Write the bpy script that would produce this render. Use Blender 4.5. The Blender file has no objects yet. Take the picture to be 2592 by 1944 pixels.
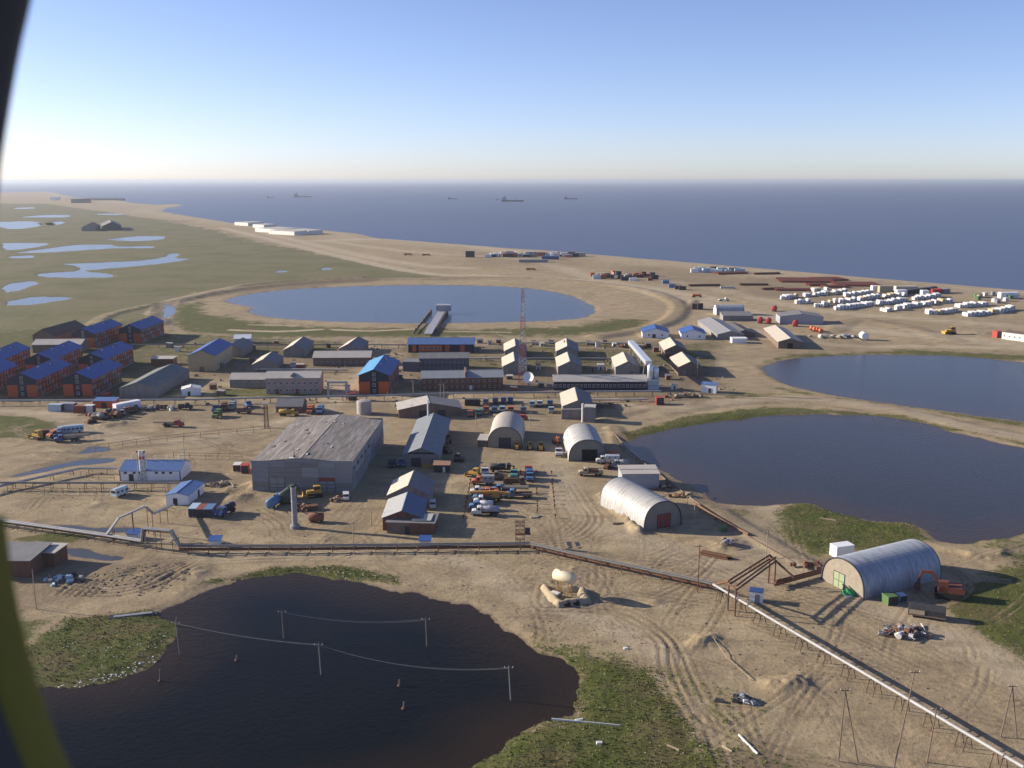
import bpy, math, random
import numpy as np
from mathutils import Vector

random.seed(7)
scene = bpy.context.scene
col = scene.collection
R = math.radians

# ---------------------------------------------------------------- camera
CAM_H = 100.0                                   # flying height of the viewpoint, metres
FOC = 1296.0 / math.tan(R(27.5))                # focal length in photo pixels (2592 wide)
PITCH = math.atan((972 - 456.0) / FOC)
cam = bpy.data.cameras.new('camera')
cam.sensor_width = 36.0
cam.lens = 18.0 / math.tan(R(27.5))
cam.clip_start = 0.05
cam.clip_end = 120000.0
cam.dof.use_dof = True                          # small phone lens: only the window post close by is soft
cam.dof.focus_distance = 600.0
cam.dof.aperture_fstop = 9.0
cam_ob = bpy.data.objects.new('camera', cam)
cam_ob.location = (0, 0, CAM_H)
cam_ob.rotation_euler = (math.pi / 2 - PITCH, 0, 0)
col.objects.link(cam_ob)
scene.camera = cam_ob

# ---------------------------------------------------------------- sky and sun
SUN_EL = R(18.5)
SUN_AZ = R(-76.0)                               # clockwise from +Y: low sun, left and a little ahead
world = bpy.data.worlds.new('World')
scene.world = world
world.use_nodes = True
nt = world.node_tree
for n in list(nt.nodes):
    nt.nodes.remove(n)
sky = nt.nodes.new('ShaderNodeTexSky')
sky.sky_type = 'NISHITA'
sky.sun_disc = False
sky.sun_elevation = SUN_EL
sky.sun_rotation = SUN_AZ
sky.altitude = 100
sky.air_density = 0.65
sky.dust_density = 0.45
sky.ozone_density = 1.2
bg = nt.nodes.new('ShaderNodeBackground')
bg.inputs['Strength'].default_value = 0.085
wo = nt.nodes.new('ShaderNodeOutputWorld')
tint = nt.nodes.new('ShaderNodeMix')             # slight white balance of the whole sky
tint.data_type = 'RGBA'; tint.blend_type = 'MULTIPLY'; tint.inputs[0].default_value = 1.0
tint.inputs[7].default_value = (1.02, 0.98, 1.18, 1)
nt.links.new(sky.outputs[0], tint.inputs[6])
nt.links.new(tint.outputs[2], bg.inputs[0])
nt.links.new(bg.outputs[0], wo.inputs[0])

sun = bpy.data.lights.new('sun', 'SUN')
sun.energy = 5.0
sun.angle = R(0.5)
sun.color = (1.0, 0.885, 0.71)
sun_ob = bpy.data.objects.new('sun', sun)
sd = Vector((math.sin(SUN_AZ) * math.cos(SUN_EL), math.cos(SUN_AZ) * math.cos(SUN_EL), math.sin(SUN_EL)))
sun_ob.rotation_euler = (-sd).to_track_quat('-Z', 'Y').to_euler()
sun_ob.location = (-300, 100, 300)
col.objects.link(sun_ob)

scene.view_settings.view_transform = 'Standard'
scene.view_settings.look = 'None'
scene.view_settings.exposure = 0.88
scene.view_settings.gamma = 1.0
scene.view_settings.use_curve_mapping = False
scene.cycles.use_denoising = True
scene.cycles.max_bounces = 5
scene.cycles.diffuse_bounces = 2
scene.cycles.glossy_bounces = 2
scene.cycles.volume_bounces = 0
scene.cycles.transparent_max_bounces = 6
scene.cycles.sample_clamp_indirect = 4.0

# ---------------------------------------------------------------- surveying helpers
_cp, _sp = math.cos(PITCH), math.sin(PITCH)
def U(x, y, z=0.0):
    """photo pixel (2592 x 1944) -> world point on the level z"""
    u = (x - 1296) / FOC
    v = (y - 972) / FOC
    d = (u, _cp - v * _sp, -_sp - v * _cp)
    t = (z - CAM_H) / d[2]
    return Vector((d[0] * t, d[1] * t, z))
K = 2592 / 2212.0
def UD(x, y, z=0.0):
    return U(x * K, y * K, z)
def poly(pts, f=UD, z=0.0):
    return [f(p[0], p[1], z)[:2] for p in pts]

# ---------------------------------------------------------------- materials
MATS = {}
def mat(name, color, rough=0.8, metal=0.0, var=0.18, scale=1.2, dirt=0.0, dirt_col=(0.16, 0.12, 0.08),
        bump=0.0, bscale=6.0, spec=0.3, stretch=None, rust=0.0):
    """plain painted or weathered surface: base colour with soft uneven fading, grime and fine relief"""
    if name in MATS:
        return MATS[name]
    m = bpy.data.materials.new(name)
    m.use_nodes = True
    t = m.node_tree
    b = t.nodes['Principled BSDF']
    b.inputs['Roughness'].default_value = rough
    b.inputs['Metallic'].default_value = metal
    b.inputs['Specular IOR Level'].default_value = spec
    tc = t.nodes.new('ShaderNodeTexCoord')
    src = tc.outputs['Object']
    if stretch:
        mp = t.nodes.new('ShaderNodeMapping')
        mp.inputs['Scale'].default_value = stretch
        t.links.new(src, mp.inputs[0])
        src = mp.outputs[0]
    n = t.nodes.new('ShaderNodeTexNoise')
    n.inputs['Scale'].default_value = scale
    n.inputs['Detail'].default_value = 6
    n.inputs['Roughness'].default_value = 0.65
    t.links.new(src, n.inputs['Vector'])
    cr = t.nodes.new('ShaderNodeValToRGB')
    cr.color_ramp.elements[0].position = 0.3
    cr.color_ramp.elements[1].position = 0.72
    lo = [max(0, c * (1 - var)) for c in color] + [1]
    hi = [min(1, c * (1 + var)) for c in color] + [1]
    cr.color_ramp.elements[0].color = lo
    cr.color_ramp.elements[1].color = hi
    t.links.new(n.outputs['Fac'], cr.inputs[0])
    out = cr.outputs[0]
    if dirt > 0 or rust > 0:
        n2 = t.nodes.new('ShaderNodeTexNoise')
        n2.inputs['Scale'].default_value = scale * 0.45
        n2.inputs['Detail'].default_value = 8
        n2.inputs['Roughness'].default_value = 0.75
        t.links.new(src, n2.inputs['Vector'])
        c2 = t.nodes.new('ShaderNodeValToRGB')
        amt = max(dirt, rust)
        c2.color_ramp.elements[0].position = 0.62 - 0.25 * amt
        c2.color_ramp.elements[1].position = 0.80 - 0.15 * amt
        t.links.new(n2.outputs['Fac'], c2.inputs[0])
        mx = t.nodes.new('ShaderNodeMix')
        mx.data_type = 'RGBA'
        t.links.new(c2.outputs[0], mx.inputs[0])
        t.links.new(out, mx.inputs[6])
        mx.inputs[7].default_value = tuple(dirt_col if rust == 0 else (0.20, 0.085, 0.04)) + (1,)
        out = mx.outputs[2]
    t.links.new(out, b.inputs['Base Color'])
    if bump > 0:
        nb = t.nodes.new('ShaderNodeTexNoise')
        nb.inputs['Scale'].default_value = bscale
        nb.inputs['Detail'].default_value = 4
        t.links.new(src, nb.inputs['Vector'])
        bp = t.nodes.new('ShaderNodeBump')
        bp.inputs['Strength'].default_value = bump
        bp.inputs['Distance'].default_value = 0.1
        t.links.new(nb.outputs['Fac'], bp.inputs['Height'])
        t.links.new(bp.outputs[0], b.inputs['Normal'])
    MATS[name] = m
    return m

# ---------------------------------------------------------------- mesh helpers
class MB:
    def __init__(self):
        self.v, self.f = [], []
    def add(self, vs, fs):
        o = len(self.v)
        self.v += [tuple(p) for p in vs]
        self.f += [tuple(i + o for i in q) for q in fs]
        return self
    def box(self, x0, x1, y0, y1, z0, z1):
        return self.add([(x0, y0, z0), (x1, y0, z0), (x1, y1, z0), (x0, y1, z0),
                         (x0, y0, z1), (x1, y0, z1), (x1, y1, z1), (x0, y1, z1)],
                        [(0, 3, 2, 1), (4, 5, 6, 7), (0, 1, 5, 4), (1, 2, 6, 5), (2, 3, 7, 6), (3, 0, 4, 7)])
    def hexa(self, b, t):
        """eight-cornered block from a bottom and a top ring"""
        return self.add(list(b) + list(t), [(0, 3, 2, 1), (4, 5, 6, 7), (0, 1, 5, 4), (1, 2, 6, 5), (2, 3, 7, 6), (3, 0, 4, 7)])
    def prism(self, prof, a, b, axis='y'):
        """side profile pushed along an axis; prof gives the two other coordinates"""
        def p(q, s):
            return (q[0], s, q[1]) if axis == 'y' else ((s, q[0], q[1]) if axis == 'x' else (q[0], q[1], s))
        n = len(prof)
        vs = [p(q, a) for q in prof] + [p(q, b) for q in prof]
        fs = [tuple(range(n)), tuple(range(2 * n - 1, n - 1, -1))]
        fs += [(i, i + n, (i + 1) % n + n, (i + 1) % n) for i in range(n)]
        return self.add(vs, fs)
    def tube(self, p, q, r, n=8, r2=None, cap=True):
        p, q = Vector(p), Vector(q)
        d = (q - p)
        if d.length < 1e-6:
            return self
        d.normalize()
        a = d.cross(Vector((0, 0, 1)))
        if a.length < 1e-3:
            a = Vector((1, 0, 0))
        a.normalize()
        b = d.cross(a)
        r2 = r if r2 is None else r2
        vs = []
        for k in range(n):
            w = 2 * math.pi * k / n
            vs.append(p + (a * math.cos(w) + b * math.sin(w)) * r)
        for k in range(n):
            w = 2 * math.pi * k / n
            vs.append(q + (a * math.cos(w) + b * math.sin(w)) * r2)
        fs = [(k, (k + 1) % n, (k + 1) % n + n, k + n) for k in range(n)]
        if cap:                                     # end discs keep their own corners, so the sides shade evenly
            vs += vs[:2 * n]
            fs += [tuple(range(3 * n - 1, 2 * n - 1, -1)), tuple(range(3 * n, 4 * n))]
        return self.add(vs, fs)
    def beam(self, p, q, w, h=None):
        """square bar between two points"""
        return self.tube(p, q, w * 0.7071, 4)
    def lathe(self, prof, n=16, c=(0, 0, 0)):
        vs, fs = [], []
        for r, z in prof:
            for k in range(n):
                w = 2 * math.pi * k / n
                vs.append((c[0] + r * math.cos(w), c[1] + r * math.sin(w), c[2] + z))
        for j in range(len(prof) - 1):
            for k in range(n):
                fs.append((j * n + k, j * n + (k + 1) % n, (j + 1) * n + (k + 1) % n, (j + 1) * n + k))
        fs.append(tuple(range(n - 1, -1, -1)))
        fs.append(tuple(range((len(prof) - 1) * n, len(prof) * n)))
        return self.add(vs, fs)
    def mesh(self, name, m, smooth=False):
        me = bpy.data.meshes.new(name)
        me.from_pydata(self.v, [], self.f)
        if m is not None:
            me.materials.append(m)
        if smooth:
            me.polygons.foreach_set('use_smooth', [True] * len(me.polygons))
        me.update()
        return me
    def build(self, name, m, parent=None, smooth=False, loc=None, rot=None):
        o = bpy.data.objects.new(name, self.mesh(name, m, smooth))
        col.objects.link(o)
        if parent is not None:
            o.parent = parent
        if loc is not None:
            o.location = loc
        if rot is not None:
            o.rotation_euler = rot
        return o

def tag(o, label=None, cat=None, group=None, kind=None):
    if label: o['label'] = label
    if cat: o['category'] = cat
    if group: o['group'] = group
    if kind: o['kind'] = kind
    return o
def thing(name, label, cat, loc, rz=0.0, group=None):
    o = bpy.data.objects.new(name, None)
    o.empty_display_size = 0.5
    col.objects.link(o)
    o.location = loc
    o.rotation_euler = (0, 0, rz)
    return tag(o, label, cat, group)
def inst(name, me, parent=None, loc=(0, 0, 0), rot=(0, 0, 0)):
    o = bpy.data.objects.new(name, me)
    col.objects.link(o)
    o.parent = parent
    o.location = loc
    o.rotation_euler = rot
    return o
def copy_tree(o, parent=None):
    c = o.copy()
    col.objects.link(c)
    if parent is not None:
        c.parent = parent
    for ch in list(o.children):
        copy_tree(ch, c)
    return c

# ---------------------------------------------------------------- numeric noise for the terrain
_rs = np.random.RandomState(11)
_tab = _rs.rand(256, 256)
def vnoise(x, y):
    xi = np.floor(x).astype(np.int64); yi = np.floor(y).astype(np.int64)
    fx = x - xi; fy = y - yi
    fx = fx * fx * (3 - 2 * fx); fy = fy * fy * (3 - 2 * fy)
    a = _tab[xi & 255, yi & 255]; b = _tab[(xi + 1) & 255, yi & 255]
    c = _tab[xi & 255, (yi + 1) & 255]; d = _tab[(xi + 1) & 255, (yi + 1) & 255]
    return (a * (1 - fx) + b * fx) * (1 - fy) + (c * (1 - fx) + d * fx) * fy
def fbm(x, y, s, o=4):
    r = 0; w = 0.5
    for k in range(o):
        r = r + w * (vnoise(x / s + 17.3 * k, y / s + 5.1 * k) - 0.5)
        s = s * 0.5; w *= 0.55
    return r
def sdist(x, y, P):
    """signed distance to a closed polygon: negative inside"""
    P = np.array(P)
    best = np.full(x.shape, 1e18); ins = np.zeros(x.shape, bool)
    n = len(P)
    for i in range(n):
        ax, ay = P[i]; bx, by = P[(i + 1) % n]
        ex, ey = bx - ax, by - ay
        t = np.clip(((x - ax) * ex + (y - ay) * ey) / (ex * ex + ey * ey + 1e-9), 0, 1)
        best = np.minimum(best, (x - ax - t * ex) ** 2 + (y - ay - t * ey) ** 2)
        cond = ((ay > y) != (by > y))
        xx = ax + (y - ay) * ex / (ey if abs(ey) > 1e-9 else 1e-9)
        ins ^= cond & (x < xx)
    d = np.sqrt(best)
    return np.where(ins, -d, d)
def ldist(x, y, P, margin=40):
    """distance to an open line, and only worth reading within the margin"""
    P = np.array(P)
    best = np.full(x.shape, 1e18)
    m = (x > P[:, 0].min() - margin) & (x < P[:, 0].max() + margin) & (y > P[:, 1].min() - margin) & (y < P[:, 1].max() + margin)
    xs, ys = x[m], y[m]
    bb = np.full(xs.shape, 1e18)
    for i in range(len(P) - 1):
        ax, ay = P[i]; bx, by = P[i + 1]
        ex, ey = bx - ax, by - ay
        t = np.clip(((xs - ax) * ex + (ys - ay) * ey) / (ex * ex + ey * ey + 1e-9), 0, 1)
        bb = np.minimum(bb, (xs - ax - t * ex) ** 2 + (ys - ay - t * ey) ** 2)
    best[m] = bb
    return np.sqrt(best)
def smooth_line(P, n=6):
    """rounded line through the points"""
    P = [np.array(p, float) for p in P]
    out = []
    for i in range(len(P) - 1):
        p0 = P[max(i - 1, 0)]; p1 = P[i]; p2 = P[i + 1]; p3 = P[min(i + 2, len(P) - 1)]
        for k in range(n):
            t = k / n
            out.append(0.5 * ((2 * p1) + (-p0 + p2) * t + (2 * p0 - 5 * p1 + 4 * p2 - p3) * t * t + (-p0 + 3 * p1 - 3 * p2 + p3) * t ** 3))
    out.append(P[-1])
    return [tuple(o) for o in out]
# ================================================================ SETTING: terrain
Z0 = [0, 420, 0.4069]
def zc(pts, x0, y0, s):                         # detail-crop coordinates -> photo pixels
    return [(x0 + p[0] * s, y0 + p[1] * s) for p in pts]
def closed(pts, n=5):
    q = smooth_line(list(pts) + [pts[0]], n)
    return q[:-1]

WATER_Z = -0.35
SEA_Z = -1.6
pond_front = closed(poly([(60, 1482), (160, 1482), (250, 1465), (330, 1430), (365, 1390), (374, 1345), (345, 1330), (385, 1305), (420, 1282),
    (480, 1262), (560, 1243), (640, 1238), (740, 1250), (830, 1270), (920, 1285), (1010, 1310), (1080, 1345), (1130, 1385), (1200, 1420),
    (1245, 1450), (1252, 1495), (1225, 1540), (1150, 1570), (1100, 1592), (1080, 1625), (1040, 1655), (950, 1690), (700, 1760), (300, 1800), (-200, 1800), (-420, 1640), (-300, 1500)]), 4)
pond_right = closed(poly([(1345, 955), (1400, 938), (1500, 917), (1650, 899), (1800, 894), (1950, 904), (2080, 937), (2212, 967), (2420, 1015), (2460, 1150), (2260, 1140),
    (2160, 1163), (2080, 1172), (2020, 1162), (1970, 1132), (1880, 1120), (1800, 1103), (1740, 1085), (1600, 1092), (1545, 1078), (1480, 1040), (1405, 1000), (1352, 972)]), 4)
pond_far_right = closed(poly([(1640, 795), (1700, 776), (1800, 768), (1950, 765), (2100, 770), (2212, 782), (2420, 802), (2440, 935), (2212, 910), (2050, 888), (1900, 868), (1780, 848), (1690, 826)]), 4)
lake = closed(poly([(485, 650), (520, 638), (620, 625), (760, 618), (900, 615), (1050, 617), (1160, 624), (1230, 638), (1275, 657), (1285, 671), (1265, 684), (1200, 692), (1050, 696),
    (900, 698), (760, 695), (640, 690), (570, 682), (535, 672), (545, 664), (515, 657)]), 4)
tundra_ponds = [
    [(655, 458), (830, 438), (1010, 437), (1000, 455), (830, 467)],
    [(400, 608), (830, 590), (1000, 570), (1060, 545), (1120, 548), (1090, 570), (1170, 577), (1050, 600), (700, 635), (520, 650), (640, 665), (700, 680), (640, 693), (300, 690), (240, 668), (480, 652), (490, 628)],
    [(90, 540), (300, 512), (480, 490), (680, 488), (740, 500), (945, 498), (930, 510), (700, 512), (300, 537)],
    [(20, 478), (290, 480), (250, 500), (40, 522)],
    [(40, 845), (190, 815), (435, 815), (400, 832), (230, 857), (60, 864)],
    [(-60, 350), (200, 345), (260, 370), (60, 392)],
    [(270, 357), (380, 344), (400, 356), (320, 369)],
    [(130, 318), (300, 304), (430, 307), (400, 318)],
    [(1700, 660), (1745, 651), (1790, 652), (1770, 661)],
    [(1985, 640), (2030, 632), (2070, 635), (2040, 645)],
    [(1025, 862), (1080, 868), (1066, 932), (1012, 942), (1020, 900)],
    [(20, 780), (40, 740), (150, 718), (240, 722), (150, 760), (60, 784)],
    [(60, 562), (190, 555), (200, 570), (80, 572)],
    [(600, 296), (760, 297), (760, 303), (620, 303)],
    [(90, 260), (210, 258), (200, 265), (100, 266)],
]
tundra_ponds = [closed(poly(zc(p, *Z0), U), 3) for p in tundra_ponds]
S5 = (0, 960, 0.18083)
ditches = [
    [(110, 1345), (500, 1250), (900, 1160), (1250, 1105), (1580, 1105), (1500, 1155), (1000, 1205), (400, 1330), (200, 1360)],
    [(1090, 1035), (1240, 935), (1450, 935), (1520, 985), (1250, 1025)],
]
ditches = [closed(poly(zc(p, *S5), U), 3) for p in ditches]
S6 = (0, 1080, 0.2351)
ditches += [closed(poly(zc(p, *S6), U), 3) for p in (
    [(620, 1310), (850, 1300), (1100, 1370), (1350, 1390), (1200, 1430), (800, 1380)],
    [(480, 1050), (760, 1045), (1050, 1080), (1500, 1080), (1500, 1130), (1180, 1120), (700, 1085)])]
coast = poly(zc([(-1600, 175), (0, 165), (300, 160), (480, 195), (740, 208), (800, 226), (960, 241), (1130, 235), (1110, 250), (1000, 264), (1010, 285), (1200, 312), (1450, 352), (1600, 360), (1900, 386), (2212, 414)], *Z0), U)
coast += poly(zc([(1000, 178), (1300, 200), (1700, 230), (2000, 250)], 500, 520, 0.4521), U)
coast += poly(zc([(120, 92), (500, 124), (1000, 164), (1500, 208), (2000, 249), (2212, 264), (2700, 302), (3500, 360)], 1500, 600, 0.4937), U)
sea_poly = coast + [(30000, 700), (60000, 60000), (-30000, 60000)]

grass_polys = [            # (outline, softness in metres, amount)
    (poly([(-600, 436), (100, 440), (260, 462), (420, 488), (560, 522), (700, 548), (860, 578), (950, 600), (700, 606), (560, 616), (430, 637), (345, 660), (345, 690), (200, 700), (0, 715), (-600, 730)]), 25, 1.0),
    (poly([(345, 668), (440, 648), (455, 678), (540, 696), (760, 707), (1050, 710), (1250, 704), (1330, 688), (1410, 690), (1380, 712), (1250, 727), (900, 730), (560, 732), (380, 716)]), 12, 0.75),
    (poly([(150, 668), (330, 652), (345, 700), (250, 740), (60, 760), (-200, 770), (-200, 720)]), 15, 0.7),
    (poly([(-100, 720), (330, 715), (760, 735), (760, 760), (400, 790), (390, 860), (-100, 862)]), 8, 0.55),
    (poly([(455, 838), (690, 833), (700, 856), (460, 862)]), 4, 0.7),
    (poly([(1080, 735), (1560, 740), (1560, 800), (1090, 800)]), 8, 0.5),
    (poly([(860, 740), (1090, 780), (1080, 800), (880, 800)]), 6, 0.5),
    (poly([(1040, 1665), (1085, 1625), (1105, 1590), (1150, 1567), (1230, 1540), (1256, 1495), (1250, 1450), (1160, 1388), (1250, 1412), (1390, 1450), (1470, 1520), (1515, 1590), (1590, 1650), (1680, 1720), (1500, 1800), (700, 1800)]), 5, 1.0),
    (poly([(1360, 1440), (1460, 1430), (1600, 1480), (1620, 1560), (1750, 1640), (1700, 1700), (1560, 1640), (1490, 1540)]), 7, 0.55),
    (poly([(430, 1262), (480, 1250), (560, 1236), (640, 1221), (720, 1220), (800, 1232), (865, 1245), (860, 1262), (740, 1250), (640, 1238), (560, 1243)]), 2.5, 1.0),
    (poly([(60, 1500), (50, 1400), (140, 1335), (330, 1315), (378, 1345), (370, 1395), (330, 1435), (250, 1470), (160, 1488)]), 4, 1.0),
    (poly([(-80, 1290), (80, 1330), (140, 1335), (60, 1400), (-100, 1420)]), 5, 0.6),
    (poly([(1580, 1105), (1740, 1083), (1880, 1118), (1975, 1133), (2010, 1165), (1900, 1190), (1800, 1180), (1760, 1205), (1700, 1180)]), 4, 0.95),
    (poly([(1335, 935), (1440, 910), (1560, 893), (1660, 888), (1640, 902), (1500, 920), (1400, 942), (1350, 962)]), 3, 0.9),
    (poly([(2040, 1290), (2120, 1250), (2230, 1190), (2400, 1200), (2500, 1500), (2212, 1480), (2120, 1400), (2060, 1350)]), 6, 0.8),
    (poly([(2000, 1160), (2212, 1130), (2400, 1150), (2400, 1200), (2100, 1190)]), 5, 0.5),
    (poly([(-60, 895), (60, 898), (140, 915), (180, 935), (90, 948), (-60, 945)]), 3, 0.9),
    (poly([(1640, 828), (1780, 852), (2050, 890), (2212, 912), (2400, 930), (2400, 945), (2212, 925), (1950, 880), (1700, 850)]), 4, 0.6),
    (poly([(1450, 902), (1650, 880), (1800, 886), (2000, 900), (2212, 950), (2400, 990), (2400, 1005), (2080, 934), (1800, 892), (1500, 915)]), 3, 0.7),
    (poly([(1620, 790), (1700, 765), (1950, 755), (2212, 765), (2500, 790), (2500, 800), (2212, 780), (1950, 764), (1700, 775)]), 5, 0.7),
    (poly([(1900, 735), (2212, 755), (2500, 770), (2500, 800), (2212, 782), (1950, 762)]), 10, 0.35),
    (poly([(1560, 840), (1700, 850), (1650, 870), (1560, 868)]), 5, 0.5),
    (poly([(20, 1165), (110, 1150), (200, 1160), (150, 1172), (60, 1172)]), 2, 0.9),
]
berms = [                  # (line, crest height, half width)
    (smooth_line(poly([(345, 700), (352, 662), (430, 640), (560, 620), (760, 606), (940, 603), (1130, 601), (1280, 612), (1390, 628), (1462, 656), (1455, 688), (1390, 713), (1290, 728)]), 5), 1.6, 8),
    (smooth_line(poly([(200, 705), (240, 680), (350, 655), (560, 612), (780, 600)]), 4), 1.2, 6),
    (smooth_line(poly([(1500, 650), (1478, 672), (1440, 700), (1380, 722)]), 4), 1.0, 3.5),
    (smooth_line(poly([(1430, 890), (1560, 872), (1700, 863), (1800, 868), (1950, 890), (2100, 925), (2300, 965)]), 4), 0.5, 7),
    (smooth_line(poly([(1325, 925), (1360, 975), (1420, 1018), (1500, 1070), (1580, 1125), (1680, 1185), (1750, 1225)]), 4), 0.7, 4.0),
    (smooth_line(poly([(1310, 905), (1380, 888), (1460, 885), (1560, 868)]), 4), 0.5, 4),
    (smooth_line(poly([(1800, 715), (1850, 690), (1950, 705), (2060, 735)]), 4), 0.6, 8),
]
mounds = [                 # pushed-up sand: x, y (overview pixels), radius, height
    (1535, 1385, 3.2, 1.1), (1505, 1392, 2.5, 0.6), (1690, 1478, 3.5, 0.8), (1725, 1474, 3.0, 0.9), (1660, 1480, 2.2, 0.5), (555, 1050, 5, 1.6), (500, 1060, 4, 1.2),
    (590, 1042, 4, 1.5), (640, 1052, 5, 1.0), (520, 1075, 4, 1.0), (1560, 1180, 4, 0.9), (1590, 1170, 3, 0.8), (2080, 1180, 6, 1.5), (2130, 1195, 5, 1.6), (1390, 1130, 2, 0.6),
    (300, 1060, 3, 0.6), (200, 1090, 4, 0.5), (1200, 1240, 3.5, 0.5), (1245, 1232, 3, 0.5), (1415, 1300, 2.0, 0.4), (700, 1165, 3, 0.3), (480, 1180, 4, 0.5),
    (420, 1235, 5, 0.7), (330, 1245, 5, 0.8), (250, 1235, 5, 0.6), (400, 1085, 3, 0.5), (470, 1115, 3, 0.7), (440, 1100, 3, 0.5), (2110, 720, 10, 0.8), (270, 915, 4, 0.8), (230, 920, 4, 0.9),
]
# sand banked up along the long arched hangar
for k in range(12):
    a = k / 11.0
    mounds.append((1298 + (1381 - 1298) * a, 1070 + (1150 - 1070) * a, 1.3 + 0.35 * (k % 3), 1.0 + 0.3 * ((k * 7) % 4)))
roads = [                  # (line, half width, paleness)
    (smooth_line(poly([(480, 492), (700, 545), (900, 588), (1060, 596), (1250, 605), (1400, 622), (1560, 650)]), 4), 11, 0.8),
    (smooth_line(poly([(700, 520), (900, 545), (1130, 560), (1280, 600), (1450, 640), (1700, 690), (1950, 720), (2212, 745), (2400, 760)]), 4), 14, 0.6),
    (smooth_line(poly([(1430, 890), (1560, 872), (1700, 863), (1800, 868), (1950, 890), (2100, 925), (2300, 965)]), 4), 5, 0.9),
    (smooth_line(poly([(-80, 888), (100, 893), (190, 930), (300, 950), (420, 955), (560, 925), (680, 890), (720, 870), (745, 840), (800, 800)]), 4), 6, 0.6),
    (smooth_line(poly([(690, 832), (900, 860), (1200, 868), (1400, 880), (1480, 870)]), 4), 4, 0.5),
    (smooth_line(poly([(1000, 745), (1500, 760), (1560, 790)]), 3), 3.0, 0.5),
    (smooth_line(poly([(720, 790), (1100, 800)]), 3), 3.0, 0.5),
    (smooth_line(poly([(480, 830), (650, 828), (760, 826)]), 3), 3.0, 0.5),
    (smooth_line(poly([(500, 713), (600, 716), (690, 712)]), 3), 3.0, 0.9),
    (smooth_line(poly([(720, 712), (800, 715), (890, 711)]), 3), 2.5, 0.9),
    (smooth_line(poly([(540, 702), (640, 704)]), 3), 2.0, 0.8),
    (smooth_line(poly([(960, 716), (1100, 718)]), 3), 2.0, 0.6),
    (smooth_line(poly([(700, 520), (840, 516), (1000, 528), (1120, 545)]), 3), 30, 0.8),
    (smooth_line(poly([(560, 500), (760, 548), (900, 572), (1010, 580)]), 3), 14, 0.7),
    (smooth_line(poly([(1300, 590), (1500, 615), (1750, 668), (2000, 690), (2300, 712)]), 3), 10, 0.6),
    (smooth_line(poly([(1560, 700), (1800, 745), (2000, 748), (2300, 755)]), 3), 6, 0.7),
    (smooth_line(poly([(1500, 1010), (1640, 1100), (1660, 1190), (1900, 1310), (2300, 1500)]), 3), 7, 0.5),
    (smooth_line(poly([(400, 1205), (800, 1196), (1010, 1218), (1140, 1290), (1300, 1345), (1450, 1420)]), 3), 4, 0.5),
    (smooth_line(poly([(1190, 960), (1220, 1060), (1300, 1130), (1480, 1200), (1650, 1260)]), 3), 6, 0.5),
]
def off(P, d):
    out = []
    for i, p in enumerate(P):
        a = P[max(i - 1, 0)]; b = P[min(i + 1, len(P) - 1)]
        tx, ty = b[0] - a[0], b[1] - a[1]
        l = math.hypot(tx, ty) or 1
        out.append((p[0] - ty / l * d, p[1] + tx / l * d))
    return out
tracks = []                # (line, depth)
_wr = random.Random(9)
def wheel(pts, depth, f=UD, spread=0.0, n=1):
    P = smooth_line([(p[0] + _wr.gauss(0, 0.8), p[1] + _wr.gauss(0, 1.0)) for p in poly(pts, f)], 6)
    for k in range(n):
        s = spread * (k - (n - 1) / 2.0) * _wr.uniform(0.7, 1.4)
        Q = off(P, s)
        tracks.append((off(Q, 1.0), depth * 0.55)); tracks.append((off(Q, -1.0), depth * 0.55))
wheel([(1208, 1000), (1225, 1050), (1250, 1090), (1272, 1120), (1262, 1145), (1220, 1160), (1140, 1166)], 0.16, spread=2.6, n=4)
wheel([(1205, 1000), (1290, 1080), (1400, 1155), (1500, 1210), (1640, 1262)], 0.10, spread=3.0, n=2)
wheel([(1240, 1060), (1330, 1140), (1420, 1178), (1560, 1200)], 0.08, spread=4.0, n=2)
wheel([(380, 1215), (560, 1207), (800, 1203), (950, 1222), (1060, 1262), (1150, 1300), (1230, 1316), (1310, 1310), (1345, 1285)], 0.13, spread=2.4, n=2)
wheel([(950, 1215), (1100, 1240), (1190, 1255), (1260, 1240)], 0.08, spread=3, n=2)
wheel([(1170, 1265), (1175, 1300), (1240, 1318), (1330, 1322), (1400, 1345), (1440, 1390), (1462, 1450), (1495, 1520), (1560, 1580), (1680, 1625), (1800, 1650)], 0.2, spread=2.4, n=2)
wheel([(1345, 1330), (1430, 1380), (1470, 1460), (1500, 1530), (1540, 1600), (1570, 1665)], 0.22)
wheel([(1700, 1285), (1820, 1340), (1950, 1410), (2212, 1540), (2350, 1610)], 0.07, spread=3.4, n=3)
wheel([(1660, 1240), (1760, 1290), (1900, 1340), (2100, 1450), (2300, 1560)], 0.06, spread=3, n=2)
wheel([(1560, 1420), (1660, 1460), (1760, 1500), (1812, 1540), (1830, 1600), (1900, 1670)], 0.14, spread=2.5, n=2)
wheel([(1480, 1560), (1650, 1600), (1780, 1590), (1815, 1545)], 0.1, spread=2.5, n=2)
wheel([(560, 1100), (620, 1130), (640, 1160), (760, 1165), (820, 1120), (800, 1070)], 0.12, spread=3, n=3)
wheel([(600, 1150), (700, 1140), (760, 1100), (790, 1060)], 0.1, spread=3, n=2)
wheel([(40, 1095), (200, 1060), (330, 1075), (420, 1110), (560, 1125)], 0.1, spread=3, n=2)
wheel([(60, 1100), (120, 1060), (190, 1055), (200, 1080), (130, 1095)], 0.08, spread=2, n=2)
wheel([(0, 893), (150, 905), (260, 950), (420, 955), (560, 930), (700, 880)], 0.1, spread=3.2, n=2)
wheel([(160, 1285), (220, 1245), (300, 1230), (400, 1215)], 0.3, spread=3, n=3)
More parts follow.
